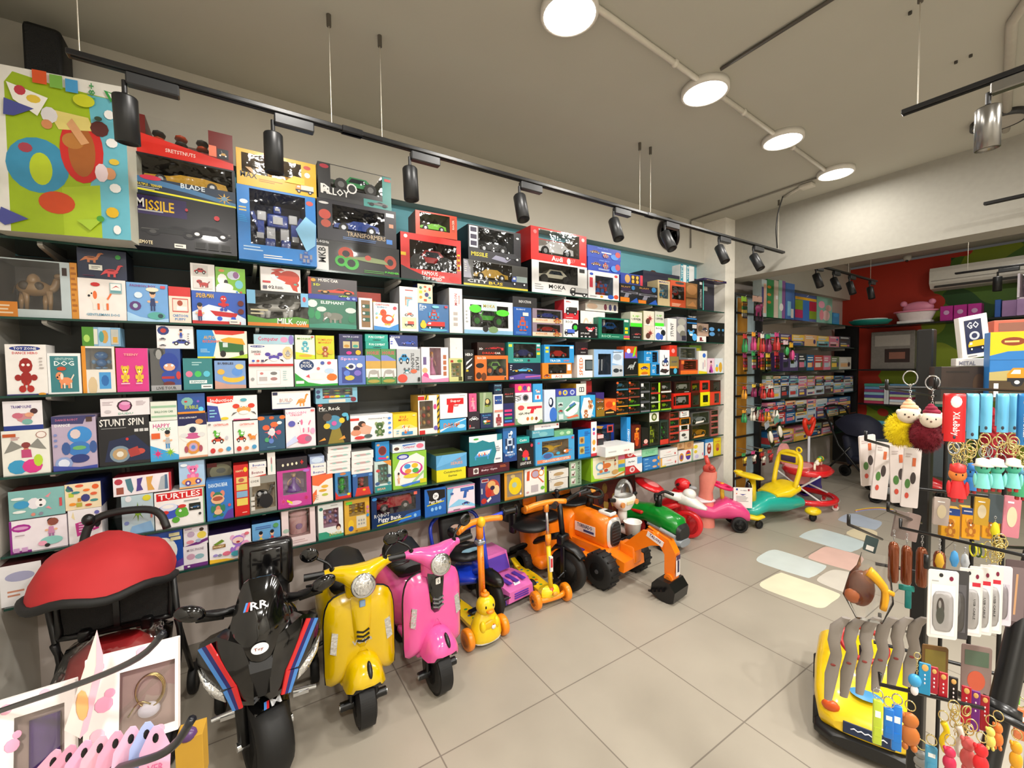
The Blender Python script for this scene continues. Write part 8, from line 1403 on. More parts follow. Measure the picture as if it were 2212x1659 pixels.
rows_ = [(1.93, 'bottle', 'bottle shaped toy', 6), (1.72, 'pack', 'rainbow striped pack', 6), (1.36, 'bottle', 'dark car card', 5), (1.1, 'bottle', 'small bottle toy', 6), (.62, 'animal', 'rubber animal toy', 5)]
WN = ['first', 'second', 'third', 'fourth', 'fifth', 'sixth']
for ri, (z, kd, nm, n) in enumerate(rows_):
 for k in range(n):
  pack('hanging_pack', '%s on the %s hook row of the panel, %s from the pillar' % (nm, WN[ri], WN[k]), 4.65 + k * .5 / n, 2.5 - .04 * (k % 3) - .01 * k, z + .02 * (k % 2), .07 + .02 * (k > 3), .2 if ri < 2 else .14, pk[(ri * 3 + k) % 8], kd, 'toys hanging on the hook panel')
pack('hanging_pack', 'green and yellow tube pack at the top of the hook panel', 4.66, 2.52, 2.34, .1, .24, '8ab82a', 'pack', 'toys hanging on the hook panel')
pack('hanging_pack', 'pink and white doll pack at the top of the hook panel', 4.9, 2.5, 2.36, .2, .28, 'c8a090', 'animal', 'toys hanging on the hook panel')
pack('hanging_pack', 'long grey tilted blister pack low on the hook panel, left one', 4.72, 2.3, .98, .09, .3, '9aa0a8', 'x', 'toys hanging on the hook panel', 0, -.4)
pack('hanging_pack', 'long green tilted blister pack low on the hook panel, right one', 4.92, 2.3, 1.02, .1, .3, '6a9a88', 'x', 'toys hanging on the hook panel', 0, -.4)
pack('hanging_pack', 'flat pale flower card hanging in front of the hook panel', 5.12, 2.3, 1.86, .1, .2, 'e8c8d0', 'x', 'toys hanging on the hook panel')
pack('hanging_pack', 'orange ball blister pack at the right of the hook panel', 5.25, 2.3, 1.84, .08, .24, 'e8b030', 'x', 'toys hanging on the hook panel')
# boxes on the far room shelves
row(0, '''
1645 1656 604 c8d8dc|far room slim pale blue box|r .4 .1 .9 .9 e8b8a0;r 0 .3 .4 .8 3a3a7a
1657 1671 604 2f8a4a|far room tall green box with orange shapes|e .3 .8 .3 .04 e0903a;e .3 .6 .3 .04 e0903a;e .3 .4 .3 .04 d0803a
1672 1681 606 d8c8b8|far room slim cream box|r .4 .5 .9 .6 eee
1682 1696 606 9ad0b8|far room green and lilac tall box|r .5 0 1 1 8a5a9a;e .4 .3 .3 .1 eee
1697 1716 612 3f6fb8|far room tall blue box|r .2 .1 .6 .5 8ac8e8;r .6 .05 .9 .3 e8e4e0
1717 1763 636 3a5a9a d=.18|far room box of coloured squares with yellow band|r 0 .78 1 .88 e8b020;r 0 .4 .35 .76 7a9a20;r .35 0 .65 .78 2a70c0;r .65 .4 1 .76 b02040;r 0 .1 .35 .4 b0285a;r .65 .1 1 .4 7a9a20;p e8ecf0 .5 .9 .56 .96 .64 1 .58 .94
1764 1797 642 78b8a8 d=.18|far room teal box with pink toys|e .3 .7 .2 .14 e8a0b8;e .6 .3 .24 .2 e8c0c0;e .3 .3 .14 .2 e08a98;e .75 .6 .2 .12 c8a8a0
1798 1812 676 2a80b8 d=.12|far room small blue bucket like box|e .5 .8 .4 .16 3a98d0
''')
FB = [('2a2a3a', 'dark navy'), ('c8c4bc', 'pale grey'), ('1f5a8a', 'deep blue'), ('b03a3a', 'brick red'), ('e0b84a', 'golden'), ('a8b8c8', 'blue grey'), ('4a3a6a', 'purple'), ('c8708a', 'rose'), ('6a7a58', 'olive'), ('d8a878', 'tan'), ('5a9aa8', 'teal grey'), ('3a2420', 'dark brown')]
def farboxes(i, spans, tops, lv):
 out = ''
 n = 0
 for k in range(len(spans) - 1):
  for q in range(lv[k % len(lv)]):
   c, cn = FB[rd.randrange(12)]; c2 = FB[rd.randrange(12)][0]
   yt = tops[0] + (tops[1] - tops[0]) * k / (len(spans) - 1) + (lv[k % len(lv)] - 1 - q) * tops[2] + rd.uniform(-1, 1)
   out += '%g %g %g %s d=.16|%s box, pile %d from hook panel, layer %d, far room|r .1 .2 .7 .5 %s;l .1 .6 .9 .9 ddd 2;e .8 .4 .1 .2 %s\n' % (spans[k] + .4, spans[k + 1] - .4, yt, c, cn, k + 1, q + 1, c2, FB[(n * 5) % 12][0]); n += 1
 row(i, out)
farboxes(1, [1660, 1683, 1710, 1737, 1764, 1790, 1812, 1836], (722, 728, 12), (2, 2, 2, 1))
farboxes(2, [1690, 1704, 1724, 1742, 1758, 1778, 1794, 1812, 1838], (762, 772, 40), (1,))
farboxes(3, [1652, 1670, 1686, 1704, 1724, 1742, 1760, 1780, 1800, 1822, 1842], (812, 812, 7), (5, 5, 4, 4))
farboxes(4, [1655, 1675, 1696, 1718, 1742, 1762, 1786, 1810, 1836], (870, 857, 8), (5, 4, 4))
SHELF_Z.append(.60); ORD.append('lowest dark'); PLACED[6] = []; _z5 = SHELF_Z[5]
SHELF_Z[5] = .60; SHELF_Z[4], _z4 = .853, SHELF_Z[4]
farboxes(5, [1662, 1686, 1714, 1744, 1774, 1800], (934, 905, 12), (3, 3, 2))
SHELF_Z[5] = _z5
b = B(); b.box((6.5, 2.72, .592), (2.5, .33, .015), glassm); tag(b.build('glass_shelf'), 'lowest glass shelf of the far room above the floor', 'shelf')
# things along the mural wall
def box3(name, label, cat, c, d, col, parts=(), rz=0):
 t = thing(name, label, cat, c, rz); b = B(); b.box((0, 0, d[2] / 2), d, M(col, .35), bev=.004, seg=1); ob('body', b, t); return t
t = thing('baby_bathtub', 'white and pink baby bathtub on the upper mural shelf', 'bathtub', (8.12, 1.95, 2.152))
b = B(); b.box((0, 0, .02), (.2, .36, .04), M('e8e4e4', .4), bev=.01); b.loft([[(.08 * x, .16 * y, .02) for x, y in circ(24)], [(.13 * x, .22 * y, .17) for x, y in circ(24)]], M('e6dadc', .35)); ob('tub', b, t)
b = B(); b.tube([(.13 * x, .23 * y, .17) for x, y in circ(28)], .012, M('e88aa8', .35), 8, True); ob('rim', b, t)
b = B(); b.ell((.02, -.02, .22), (.06, .17, .09), M('e08aa8', .4), 18, 10); b.ell((0, .13, .29), (.03, .04, .04), M('e08aa8', .4)); b.ell((0, -.17, .29), (.03, .04, .04), M('e08aa8', .4)); ob('backrest', b, t)
for k in range(3):
 t = box3('toy_box', uniq('%s small magenta box beside the pink bathtub' % ('left', 'middle', 'right')[k]), 'toy box', (8.1, 1.62 - k * .13, 2.152), (.14, .122, .2), 'b0288a'); t['group'] = 'magenta boxes on the mural shelf'
 b = B(); b.ell((-.0715, 0, .11), (.001, .03, .03), M('c8a0c8', .4)); ob('window_print', b, t)
t = thing('plastic_tray', 'teal and white round plastic tray on the corner of the top far shelf', 'tray', (7.9, 2.4, 2.165))
b = B(); b.lathe([(.0, 0), (.2, .0), (.25, .05), (.25, .06), (.0, .06)], M('1f8a80', .35), n=32); ob('tray_body', b, t)
b = B(); b.lathe([(.0, .06), (.2, .06), (.2, .08), (0, .085)], M('dfe8e4', .4), n=28); ob('tray_lid', b, t)
for k, (y, w, h, c, l) in enumerate(((1.16, .05, .22, '2a5aa8', 'slim blue bottle box beside the magenta boxes'), (1.065, .12, .2, '9a78a8', 'low lilac playset box on the upper mural shelf'))):
 box3('toy_box', l, 'toy box', (8.1, y, 2.152), (.16, w, h), c)
t = thing('window_box', 'large clear box with pink toys under the air conditioner', 'toy box', (8.08, .75, 2.36));
b = B(); b.box((0, 0, .0), (.22, .5, .02), M('d8c8d8', .4)); b.box((0, .24, .15), (.22, .02, .3), M('e8e0e8', .4)); b.box((.1, 0, .15), (.02, .5, .3), M('5a3a5a', .5)); ob('carton', b, t)
b = B(); b.box((-.11, 0, .15), (.004, .48, .28), film()); ob('window_film', b, t)
b = B(); b.ell((0, .08, .16), (.06, .12, .1), M('d88ab0', .4)); b.ell((0, -.12, .12), (.06, .08, .08), M('c06aa0', .4)); ob('toy', b, t)
box3('toy_box', 'lilac carton supporting the clear box of pink toys', 'toy box', (8.08, .75, 2.152), (.22, .5, .2), 'a888b8')
t = thing('dollhouse_box', 'grey doll house display box on the middle mural shelf', 'toy box', (8.2, 2.2, 1.502))
b = B(); b.box((0, 0, .28), (.16, .5, .56), M('77726c', .5, var=.2), bev=.008, seg=1); ob('carton', b, t)
b = B(); b.box((-.082, -.06, .2), (.004, .28, .2), M('2a1814', .5)); b.box((-.085, -.06, .2), (.004, .18, .1), M('8a5a4a', .5)); b.box((-.082, 0, .42), (.004, .4, .16), M('9a948c', .5)); ob('front_print', b, t)
cs = ['b03a5a', 'c8c4b4', '8a3a6a', 'b8c8a0', 'd8d4cc', '5a8ab0', '4a3a8a', 'c8d8e8', '3a8a7a', '8ab8c8']
for s_, (y0, n) in enumerate(((2.36, 7), (2.06, 8), (1.72, 8))):
 for k in range(n):
  b = B(); h = .3 / n; b.box((8.1, y0, .987 + h * (k + .5)), (.2, .24, h * .9), M(cs[(k * 3 + s_ * 4) % 10], .5), rz=.03 * (k % 3 - 1))
  tag(b.build('book'), uniq('thin book, %s from the bottom of the %s pile on the lower mural shelf' % (['first', 'second', 'third', 'fourth', 'fifth', 'sixth', 'seventh', 'top'][k], ('left', 'middle', 'right')[s_])), 'book', 'book piles on the mural shelf')
for k in (0, 1):
 b = B(); b.box((8.08, 2.215 - k * .025 + .012, 1.13), (.2, .022, .28), M('c8ccd0', .5)); tag(b.build('book'), uniq(('left', 'right')[k] + ' pale book standing between the first two piles'), 'book', 'book piles on the mural shelf')
# navy stroller, storage box, pushalong
t = thing('stroller', 'dark navy stroller with rounded hood in the far room', 'stroller', (6.9, 2.2, 0), -.3)
NV = M('10142a', .7, bump=.3, sc=20); b = B(); secs = []
for j in range(7):
 a = radians(-5 + j * 25); r = .3; secs.append([(-.2 * cos(pi * i / 12), -cos(a) * r * sin(pi * i / 12) ** .6, .66 + sin(a) * r * .9 * sin(pi * i / 12) ** .6) for i in range(13)])
b.loft(secs, NV, caps=False, closed=False); ob('hood', b, t)
b = B(); b.box((0, .02, .45), (.34, .1, .4), NV, bev=.04, rx=-.2); b.box((0, -.1, .34), (.32, .3, .08), NV, bev=.03); ob('seat', b, t)
b = B()
for s in (-1, 1): b.tube([(s * .2, -.3, .08), (s * .2, .1, .5), (s * .2, .3, .95)], .013, BLK()); b.tube([(s * .2, .3, .08), (s * .2, -.05, .5)], .013, BLK())
b.tube([(-.2, .3, .95), (-.15, .34, 1.0), (.15, .34, 1.0), (.2, .3, .95)], .015, BLK(), 8, k=3); ob('frame', b, t)
for x in (-.2, .2):
 for y in (-.3, .3):
  b = B(); wheel(b, (x, y, .08), .08, .04); ob('wheel', b, t)
t = thing('push_toy', 'red fox face push handle on a white pole behind the walker', 'push toy', (5.85, 2.35, 0))
b = B(); b.cyl((0, 0, .3), (0, 0, .72), .014, M('d8dce4', .3)); ob('pole', b, t)
b = B(); b.tube([(-.11, 0, .92), (-.12, 0, .86), (-.05, 0, .76), (0, 0, .73), (.05, 0, .76), (.12, 0, .86), (.11, 0, .92), (.05, 0, .88), (-.05, 0, .88)], .024, M('d83018', .35), 8, True, k=3); ob('handle', b, t)
b = B(); b.box((0, 0, .17), (.3, .2, .26), M('3a2a8a', .35), bev=.05); ob('body', b, t)
for x in (-.14, .14):
 b = B(); wheel(b, (x, -.02, .07), .07, .04, hub='5a2aa0', tire=M('4a2a98', .35)); ob('wheel', b, t)
t = thing('storage_tub', 'clear plastic tub car with yellow sticker standing on black wheels', 'storage box', (6.3, 1.7, 0), .2)
b = B(); b.box((0, 0, .24), (.62, .3, .22), M('85888a', .2, var=.2), bev=.04); ob('tub', b, t)
b = B(); b.box((-.2, -.153, .25), (.05, .004, .05), M('e0a020', .4)); b.cyl((-.1, -.15, .25), (-.1, -.156, .25), .035, M('c8ccd0', .3)); b.box((.12, -.153, .24), (.16, .004, .12), M('d8a818', .4)); b.box((.12, -.156, .24), (.08, .004, .06), M('2a2a2a', .4)); ob('sticker', b, t)
for x, y in ((-.22, -.1), (.22, -.1), (-.22, .1), (.22, .1)):
 b = B(); wheel(b, (x, y, .065), .065, .05); ob('wheel', b, t)
t = thing('toy_car', 'low red toy car under the hanging paper bags', 'ride-on toy', (6.9, 1.5, 0), .1)
b = B(); b.rloft([(-.2, 0, .1, .1, .05), (0, 0, .15, .13, .09), (.2, 0, .12, .12, .06)], RD, n=16); ob('body', b, t)
for x, y in ((-.12, -.12), (.12, -.12), (-.12, .12), (.12, .12)):
 b = B(); wheel(b, (x, y, .05), .05, .04); ob('wheel', b, t)
t = thing('playpen', 'grey mesh playpen with blue rim behind the navy stroller', 'playpen', (7.5, 1.8, 0))
b = B(); b.box((0, 0, .42), (.05, .9, .6), M('5f6a70', .8), bev=.02); ob('mesh_side', b, t)
b = B(); b.cyl((0, -.5, .76), (0, .5, .76), .03, M('4a98b0', .4));
for y in (-.48, .48): b.cyl((0, y, 0), (0, y, .76), .02, M('888', .4))
ob('rim_frame', b, t)
# floor stickers
def sticker(label, pts, col, deco=''):
 P = [at(x, y, 2, 0) for x, y in pts]; b = B(); P = smoothpts([(p.x, p.y, 0) for p in P], 3, True)
 b.prism([(p.x, p.y) for p in P], M(col, .35, var=.08, sc=8), (0, 0, .0002), (1, 0, 0), (0, 1, 0), (0, 0, .0006))
 o = tag(b.build('floor_sticker'), label, 'floor sticker', 'rounded floor stickers in the aisle'); return o
sticker('large pale yellow rounded floor sticker nearest the camera', [(1641, 1262), (1660, 1249), (1684, 1238), (1700, 1241), (1800, 1277), (1814, 1288), (1796, 1302), (1782, 1312), (1768, 1313), (1750, 1308), (1660, 1276)], 'e2dcc0')
sticker('long pale blue floor sticker behind the yellow one', [(1634, 1208), (1650, 1195), (1668, 1188), (1690, 1191), (1770, 1217), (1785, 1224), (1770, 1238), (1752, 1247), (1735, 1246), (1650, 1219)], 'ccd6d4')
sticker('pink rounded floor sticker in the middle of the aisle', [(1747, 1202), (1765, 1190), (1780, 1182), (1800, 1184), (1862, 1202), (1858, 1220), (1845, 1234), (1830, 1231), (1757, 1210)], 'dcb8ac')
sticker('grey white rounded floor sticker beside the key ring rack', [(1766, 1250), (1782, 1238), (1800, 1231), (1820, 1233), (1842, 1240), (1838, 1262), (1826, 1278), (1808, 1274), (1770, 1258)], 'd2ccc0')
sticker('pale blue floor sticker with faint orange marks, third from the camera', [(1729, 1157), (1745, 1148), (1765, 1143), (1785, 1145), (1865, 1170), (1862, 1182), (1845, 1190), (1825, 1190), (1735, 1163)], 'c4d2d4')
sticker('small cream floor sticker next to the third blue one', [(1828, 1153), (1845, 1142), (1865, 1140), (1895, 1150), (1885, 1168), (1868, 1168)], 'dcd0b0')
sticker('blue floor sticker farthest to the left near the walker', [(1811, 1121), (1828, 1111), (1850, 1110), (1880, 1120), (1905, 1128), (1895, 1142), (1880, 1143), (1820, 1127)], 'b0bccc')
b = B()
for k, c in enumerate(('d8c040', 'c87a50', '8a90b8')):
 P = [at(x, y + k * 1.6, 2, .001) for x, y in ((1848, 1103), (1870, 1099), (1900, 1097), (1930, 1101))]; b.tube([(p.x, p.y, .003) for p in P], .006, M(c, .5), 5, k=3)
tag(b.build('floor_sticker'), 'thin rainbow arc sticker on the floor far down the aisle', 'floor sticker')
# goods on top of the shelf run next to the pillar
for k, (x, w, zt) in enumerate(((3.79, .1, 2.66), (3.9, .13, 2.66))):
 t = thing('bubble_wand_box', uniq(('left', 'right')[k] + ' white and teal Bubble box standing on top of the dark racing box'), 'toy box', (x + .02, 2.72, 2.402 - .03 + .0))
 b = B(); h = .24; b.box((0, 0, h / 2), (w, .1, h), M('e8ecec', .35)); b.box((-w / 2 + .02, -.051, h / 2), (.04, .002, h), M('1f90a8', .35)); b.text('Bubble_on'.replace('_', ' '), M('e8f4f4', .4), (-w / 2 + .02, -.053, h * .55), (1, 0, 0), (0, 0, 1), h * .8, .028, rot=1); ob('carton', b, t)
b = B(); b.box((4.08, 2.72, 2.372 + .06), (.1, .1, .12), M('3a1a14', .4), bev=.004, seg=1); tag(b.build('brown_box'), 'small dark brown box beside the Bubble boxes', 'toy box')
# ================================================================ RACK OF KEY RINGS, RIGHT FOREGROUND
UX, UN = Vector((.8393, -.5435, 0)), Vector((.5435, .8393, 0))
def near(px, py, d):
 """metric frame at the measured spot, scaled so one unit is the size of one photo pixel there; x right, y away, z up"""
 p = CAM + ray(px, py) * (d / F); k = d / F; th = math.atan((px - 1106) / F); f = .7 * th
 u, n = UX * cos(f) - UN * sin(f), UN * cos(f) + UX * sin(f); kx = k / (cos(f) + math.tan(th) * sin(f))
 return Matrix(((u.x * kx, n.x * kx, 0, p.x), (u.y * kx, n.y * kx, 0, p.y), (0, 0, k, p.z), (0, 0, 0, 1)))
def nb(px, py, d): return B(near(px, py, d))
def nt(name, label, cat, px, py, d, grp=None):
 t = thing(name, uniq(label), cat, CAM + ray(px, py) * (d / F), 0, grp); return t
def nob(name, b, t, label=None):
 for i in range(len(b.v)): b.v[i] = b.v[i] - t.location
 return ob(name, b, t, label)
def chain(b, x, y, z0, z1, m):
 n = max(2, int((z0 - z1) / 6))
 for i in range(n): b.tor((x, y, z0 - (z0 - z1) * (i + .5) / n), (i % 2, 1 - i % 2, 0), 2.6, .8, m, 8, 4)
t = nt('display_rack', 'black metal key ring rack standing at the right edge of the aisle', 'display rack', 1990, 1100, 1.05)
p = CAM + ray(1992, 1100) * (1.05 / F); q = CAM + ray(2330, 1100) * (.9 / F)
t.location = (p.x, p.y, 0)
def rk(a): return Vector(a) - t.location
b = B()
b.box(rk((p.x, p.y, .93)), (.03, .03, 1.5), M('0c0c0d', .4), bev=.003, seg=1); ob('post', b, t)
r2 = CAM + ray(2193, 1400) * (.72 / F); r3 = CAM + ray(2160, 1545) * (.70 / F)
b = B(); b.cyl(rk(r2 + (r2 - r3) * 1.5), rk(r3), .016, M('0c0c0d', .3)); b.cyl(rk(r3), rk(r3 - (r2 - r3) * 3), .013, M('0c0c0d', .3)); ob('tilted_tube', b, t)
b = B(); b.lathe([(0, .006), (.05, .006), (.055, 0), (.05, -.006), (0, -.006)], M('121213', .3), rk(r3), (r2 - r3), n=28); b.lathe([(.016, .0), (.024, .0), (.022, .02), (.016, .02)], M('161617', .3), rk(r3), (r2 - r3), n=20); ob('disc', b, t)
for z, nm in ((1.54, 'grid_bar'), (1.3, 'grid_bar'), (1.1, 'grid_bar'), (.9, 'grid_bar')):
 b = B(); b.cyl(rk((p.x - .1, p.y + .06, z)), rk((q.x, q.y - .1, z)), .004, M('0c0c0d', .3)); ob(nm, b, t)
for f in (.2, .4, .6, .8):
 c = p.lerp(q, f); b = B(); b.cyl(rk((c.x, c.y + .01, .3)), rk((c.x, c.y + .01, 1.55)), .004, M('0c0c0d', .3)); ob('grid_bar', b, t)
b = B(); b.box(rk((p.x + .05, p.y - .05, .1)), (.05, .8, .03), M('0c0c0d', .4)); b.box(rk((p.x + .05, p.y - .05, .1)), (.7, .05, .03), M('0c0c0d', .4)); b.box(rk((p.x, p.y, .1)), (.06, .06, .2), M('0c0c0d', .4)); ob('base', b, t)
def peg(x0, y0, x1, y1, d0, d1):
 a, c = CAM + ray(x0, y0) * (d0 / F), CAM + ray(x1, y1) * (d1 / F); b = B()
 b.tube([rk(a + Vector((0, 0, .018))), rk(a), rk(c)], .0028, M('0c0c0d', .3), 6); ob('peg_hook', b, t)
RACKT = t
for a in ((1915, 840, 2020, 855, .8, .95), (2020, 838, 2230, 845, .72, .8), (1870, 950, 1990, 985, .85, 1.0), (1833, 1133, 1905, 1165, .75, .95), (1918, 1103, 1990, 1130, .85, 1.0), (1945, 1140, 2212, 1200, .8, .6), (2000, 1225, 2230, 1265, .6, .8), (1900, 1478, 2125, 1530, .65, .6), (1900, 1345, 1975, 1370, .8, .95), (2150, 1180, 2240, 1185, .7, .75)): peg(*a)
# top goods
def nbox(name, label, cat, px, py, d, w, dp, h, col, rz=0, tilt=0, prints=None):
 t = nt(name, label, cat, px, py, d); b = nb(px, py, d); b.T = b.T @ Matrix.Rotation(rz, 4, 'Z') @ Matrix.Rotation(tilt, 4, 'Y')
 b.box((0, dp / 2, h / 2), (w, dp, h), M(col, .4), bev=1, seg=1)
 if prints:
  kk = 2.0
  T0 = b.T.copy(); b.T = T0 @ Matrix.Scale(kk * 100, 4); art(b, prints, -w / 2 / 200, 0, w / 200, h / 200, -.003); b.T = T0
 nob('carton', b, t); return t
nbox('wooden_box', 'dark brown box with black corner on top of the key ring rack', 'box', 2080, 868, .95, 130, 60, 76, '35261f', 0, 0, 'r 0 0 .12 1 0d0c0c;e .75 .5 .1 .3 4a3018;l .2 .8 .9 .9 1e1612 1')
nbox('metal_box', 'flat white METAL box lying on the brown box', 'box', 2100, 791, .97, 72, 50, 17, 'e4e0dc', 0, 0, 't .35 .4 .5 .5 8a8a9a METAL')
t = nbox('toy_box', 'tilted white GO box with yellow truck picture', 'toy box', 2110, 772, .98, 62, 45, 92, 'ece8e0', 0, -.14, 'r .18 .1 .78 .9 1f2748;t .48 .77 .42 .16 eee GO;e .5 .52 .18 .1 c8ccd0;e .5 .52 .1 .06 2a3050;i truck .55 .3 .6 .3 e8b81a e8b81a;l .2 .02 .7 .07 888 1')
nbox('toy_box', 'yellow and blue toy box with orange truck at the right edge', 'toy box', 2200, 868, .88, 134, 60, 152, '2a78c0', 0, 0, 'r 0 .66 1 1 ecc318;p 2a78c0 0 .66 .3 .72 .7 .73 1 .7 1 .6 0 .6;r 0 0 1 .3 4a3a24;p b8a86a 0 .3 .0 .42 1 .5 1 .3;e .38 .86 .2 .06 8a3a1a;l .24 .83 .52 .89 e8c070 1;i truck .75 .38 .9 .34 e89018 e89018;r .68 .5 1 .55 b02030;r .08 .06 .16 .26 eee')
nbox('toy_box', 'low pink toy package behind the tilted GO box', 'toy box', 2200, 720, 1.15, 110, 60, 30, 'c8604a', 0, 0, 'r .1 .2 .9 .8 8a5a4a')
# pom-pom key rings
def pom(px, py, d, col, hat, label, hx):
 t = nt('pompom_keyring', label, 'key ring', px, py, d, 'fluffy pom-pom key rings')
 b = nb(px, py, d); rd2 = random.Random(int(px)); vs = []; fs = []
 b.ell((0, 0, 0), (36, 34, 34), M(col, .95, bump=1, sc=60), 22, 14)
 for i in range(1500):
  v = Vector((rd2.gauss(0, 1), rd2.gauss(0, 1), rd2.gauss(0, 1))).normalized(); u = v.orthogonal().normalized() * .9; o = len(vs)
  a = v * 33; e = v * rd2.uniform(38, 44) + Vector((0, 0, -2)) + u * rd2.uniform(-3, 3); vs += [a - u, a + u, e]; fs.append((o, o + 1, o + 2))
 b.add(vs, fs, M(col, .95, bump=1, sc=60)); nob('pompom', b, t)
 b = nb(px, py, d); b.ell((hx, -26, 34), (25, 18, 18), M('e8dcc8', .8), 18, 12); b.ell((hx - 22, -28, 40), (6, 5, 6), M('e8dcc8', .8), 10, 6); b.ell((hx + 20, -24, 44), (6, 5, 6), M('e8dcc8', .8), 10, 6)
 for x in (-12, 6): b.ell((hx + x, -43, 36), (1.8, 1.5, 2), BLK(), 8, 5)
 b.ell((hx - 4, -44, 31), (2.5, 2, 1.8), M('6a4a3a', .5), 8, 5); nob('bear_head', b, t)
 b = nb(px, py, d); b.ell((hx + 2, -22, 50), (20, 16, 8), M(hat, .8), 16, 8); b.ell((hx + 1, -22, 57), (14, 12, 7), M(hat, .8), 14, 8); b.ell((hx, -22, 63), (8, 7, 5), M(hat, .8), 12, 6); nob('hat', b, t)
 b = nb(px, py, d); chain(b, hx + 4, -18, 100, 66, CHR); b.tor((hx + 4, -14, 112), (.3, 1, .1), 15, 1.5, CHR, 24, 6); nob('ring_and_chain', b, t)
pom(1948, 928, .84, 'e8d010', 'eab890', 'bright yellow pom-pom key ring with cream bear head', 8)
pom(2000, 938, .8, '6a0a1c', '8a1434', 'dark maroon pom-pom key ring with cream bear head', 4)
# wrist straps
def strap(px, py, d, w, h, col, label, txt=None, tc='f0e8e8', back=0):
 t = nt('wrist_strap', label, 'wrist strap', px, py, d, 'rubber wrist straps on the rack')
 b = nb(px, py, d); m = M(col, .35)
 b.loft([[(-w / 2, y, z), (w / 2, y, z), (w / 2, y - 2.5, z), (-w / 2, y - 2.5, z)] for y, z in ((-6, -h), (-7, -h * .5), (-7, -8), (-4, -2), (3, 0), (9, -4), (11, -14), (10, -h * .85))], m)
 if txt:
  T0 = b.T.copy(); b.text(txt, M(tc, .4), (1, -10.6, -h * .62), (1, 0, 0), (0, 0, 1), h * .5, w * .42, rot=1); b.ell((2, -10, -h * .17), (w * .28, 1.2, w * .28), M(tc, .4), 10, 6)
 b.ell((0, -9.6, -h + 10), (3.4, 1, 4), M('3a3a44', .3), 10, 6); nob('strap', b, t)
 b = nb(px, py, d); b.tor((0, -5, -h - 14), (.5, 1, 0), 12, 1.7, GOLD if w < 36 else CHR, 20, 6); chain(b, 0, -4, -h - 24, -h - 52, GOLD); nob('ring_and_chain', b, t)
strap(2062, 850, .7, 46, 104, 'd81c20', 'red wrist strap with white lettering', 'XiLeBaby')
for k, (x, h, l) in enumerate(((2101, 98, 'pale blue wrist strap next to the red one'), (2130, 84, 'pale blue wrist strap, second from the red one'), (2166, 84, 'pale blue wrist strap, third from the red one'), (2192, 84, 'pale blue wrist strap, fourth from the red one'))): strap(x, 850, .71 + .01 * k, 25, h, '68b8dc', l)
strap(2216, 850, .7, 32, 112, '2a80c8', 'mid blue wrist strap with white lettering at the right edge', 'Tin Bhair')
t = nt('plush_charm', 'large dark red fuzzy heart shaped charm behind the blue straps', 'key ring', 2150, 940, .9)
b = nb(2150, 940, .9); b.ell((-8, 10, 0), (22, 16, 62), M('8a0a1a', .9, bump=1, sc=80), 16, 10); b.ell((24, 10, -20), (30, 16, 44), M('7a0a18', .9, bump=1, sc=80), 16, 10); nob('plush_body', b, t)
def fig(px, py, d, body, head, hat, label, brim=0, s=1.0):
 t = nt('figure_keyring', label, 'key ring', px, py, d, 'rubber figure key rings'); b = nb(px, py, d)
 b.rloft([(-26 * s, 0, 0, 18 * s, 14 * s), (-10 * s, 0, 0, 17 * s, 13 * s), (6 * s, 0, 0, 11 * s, 9 * s)], M(body, .4), axis='z', n=16, p=2.2)
 for x in (-7, 7): b.box((x * s, -2, -30 * s), (9 * s, 10 * s, 9 * s), M('b02a28', .4), bev=2)
 for x in (-1, 1): b.ell((x * 17 * s, -4, -8 * s), (5 * s, 5 * s, 14 * s), M(body, .4), 10, 7)
 nob('body', b, t); b = nb(px, py, d); b.ell((0, 0, 18 * s), (18 * s, 15 * s, 14 * s), M(head, .4), 16, 10)
 for x in (-6, 6): b.ell((x * s, -14 * s, 19 * s), (2, 1.5, 2.4), BLK(), 8, 5)
 nob('head', b, t); b = nb(px, py, d); b.lathe([(brim or 15 * s, 22 * s), (16 * s, 26 * s), (15 * s, 36 * s), (0, 40 * s)], M(hat, .45), n=20); nob('hat', b, t)
 b = nb(px, py, d); chain(b, 0, 0, 62 * s, 38 * s, GOLD); b.tor((0, 0, 74 * s), (.2, 1, 0), 11, 1.4, GOLD, 18, 6); nob('ring_and_chain', b, t)
fig(2068, 1045, .72, 'd82a30', 'e8843a', 'd8302c', 'red rubber figure key ring with orange face', 0, 1.15)
fig(2098, 1035, .76, '3a88d8', '3a88d8', '3a80d0', 'blue rubber figure key ring behind the red one', 0, .9)
for k, x in enumerate((2122, 2152, 2188)): fig(x, 1028, .7, '7ad0c8', '4ab89a', 'ece8dc', 'teal rubber figure key ring in white hat, %s of three' % ('left', 'middle', 'right')[k], 24)
fig(2204, 1046, .78, '3a9a6a', '4a98b8', '4a90b0', 'green and blue rubber figure key ring at the right edge')
def ringset(px, py, d, n, label, m=None):
 t = nt('key_ring_bunch', label, 'key ring', px, py, d); b = nb(px, py, d)
 for i in range(n): b.tor((rd.uniform(-22, 22), rd.uniform(-12, 12), rd.uniform(-30, 16)), (rd.uniform(-1, 1), 1, rd.uniform(-.4, .4)), rd.uniform(8, 14), 1.5, m or GOLD, 18, 5)
 nob('rings', b, t); b = nb(px, py, d)
 for i in range(n // 2): chain(b, rd.uniform(-18, 18), rd.uniform(-10, 10), -20, -48, m or GOLD)
 nob('chains', b, t)
ringset(2075, 965, .76, 8, 'bunch of gold rings under the red wrist strap'); ringset(2145, 970, .76, 8, 'bunch of silver rings under the pale blue straps', CHR)
ringset(2200, 975, .74, 8, 'bunch of gold rings at the right edge under the blue straps'); ringset(2145, 1170, .68, 12, 'cluster of gold key rings above the white blister cards')
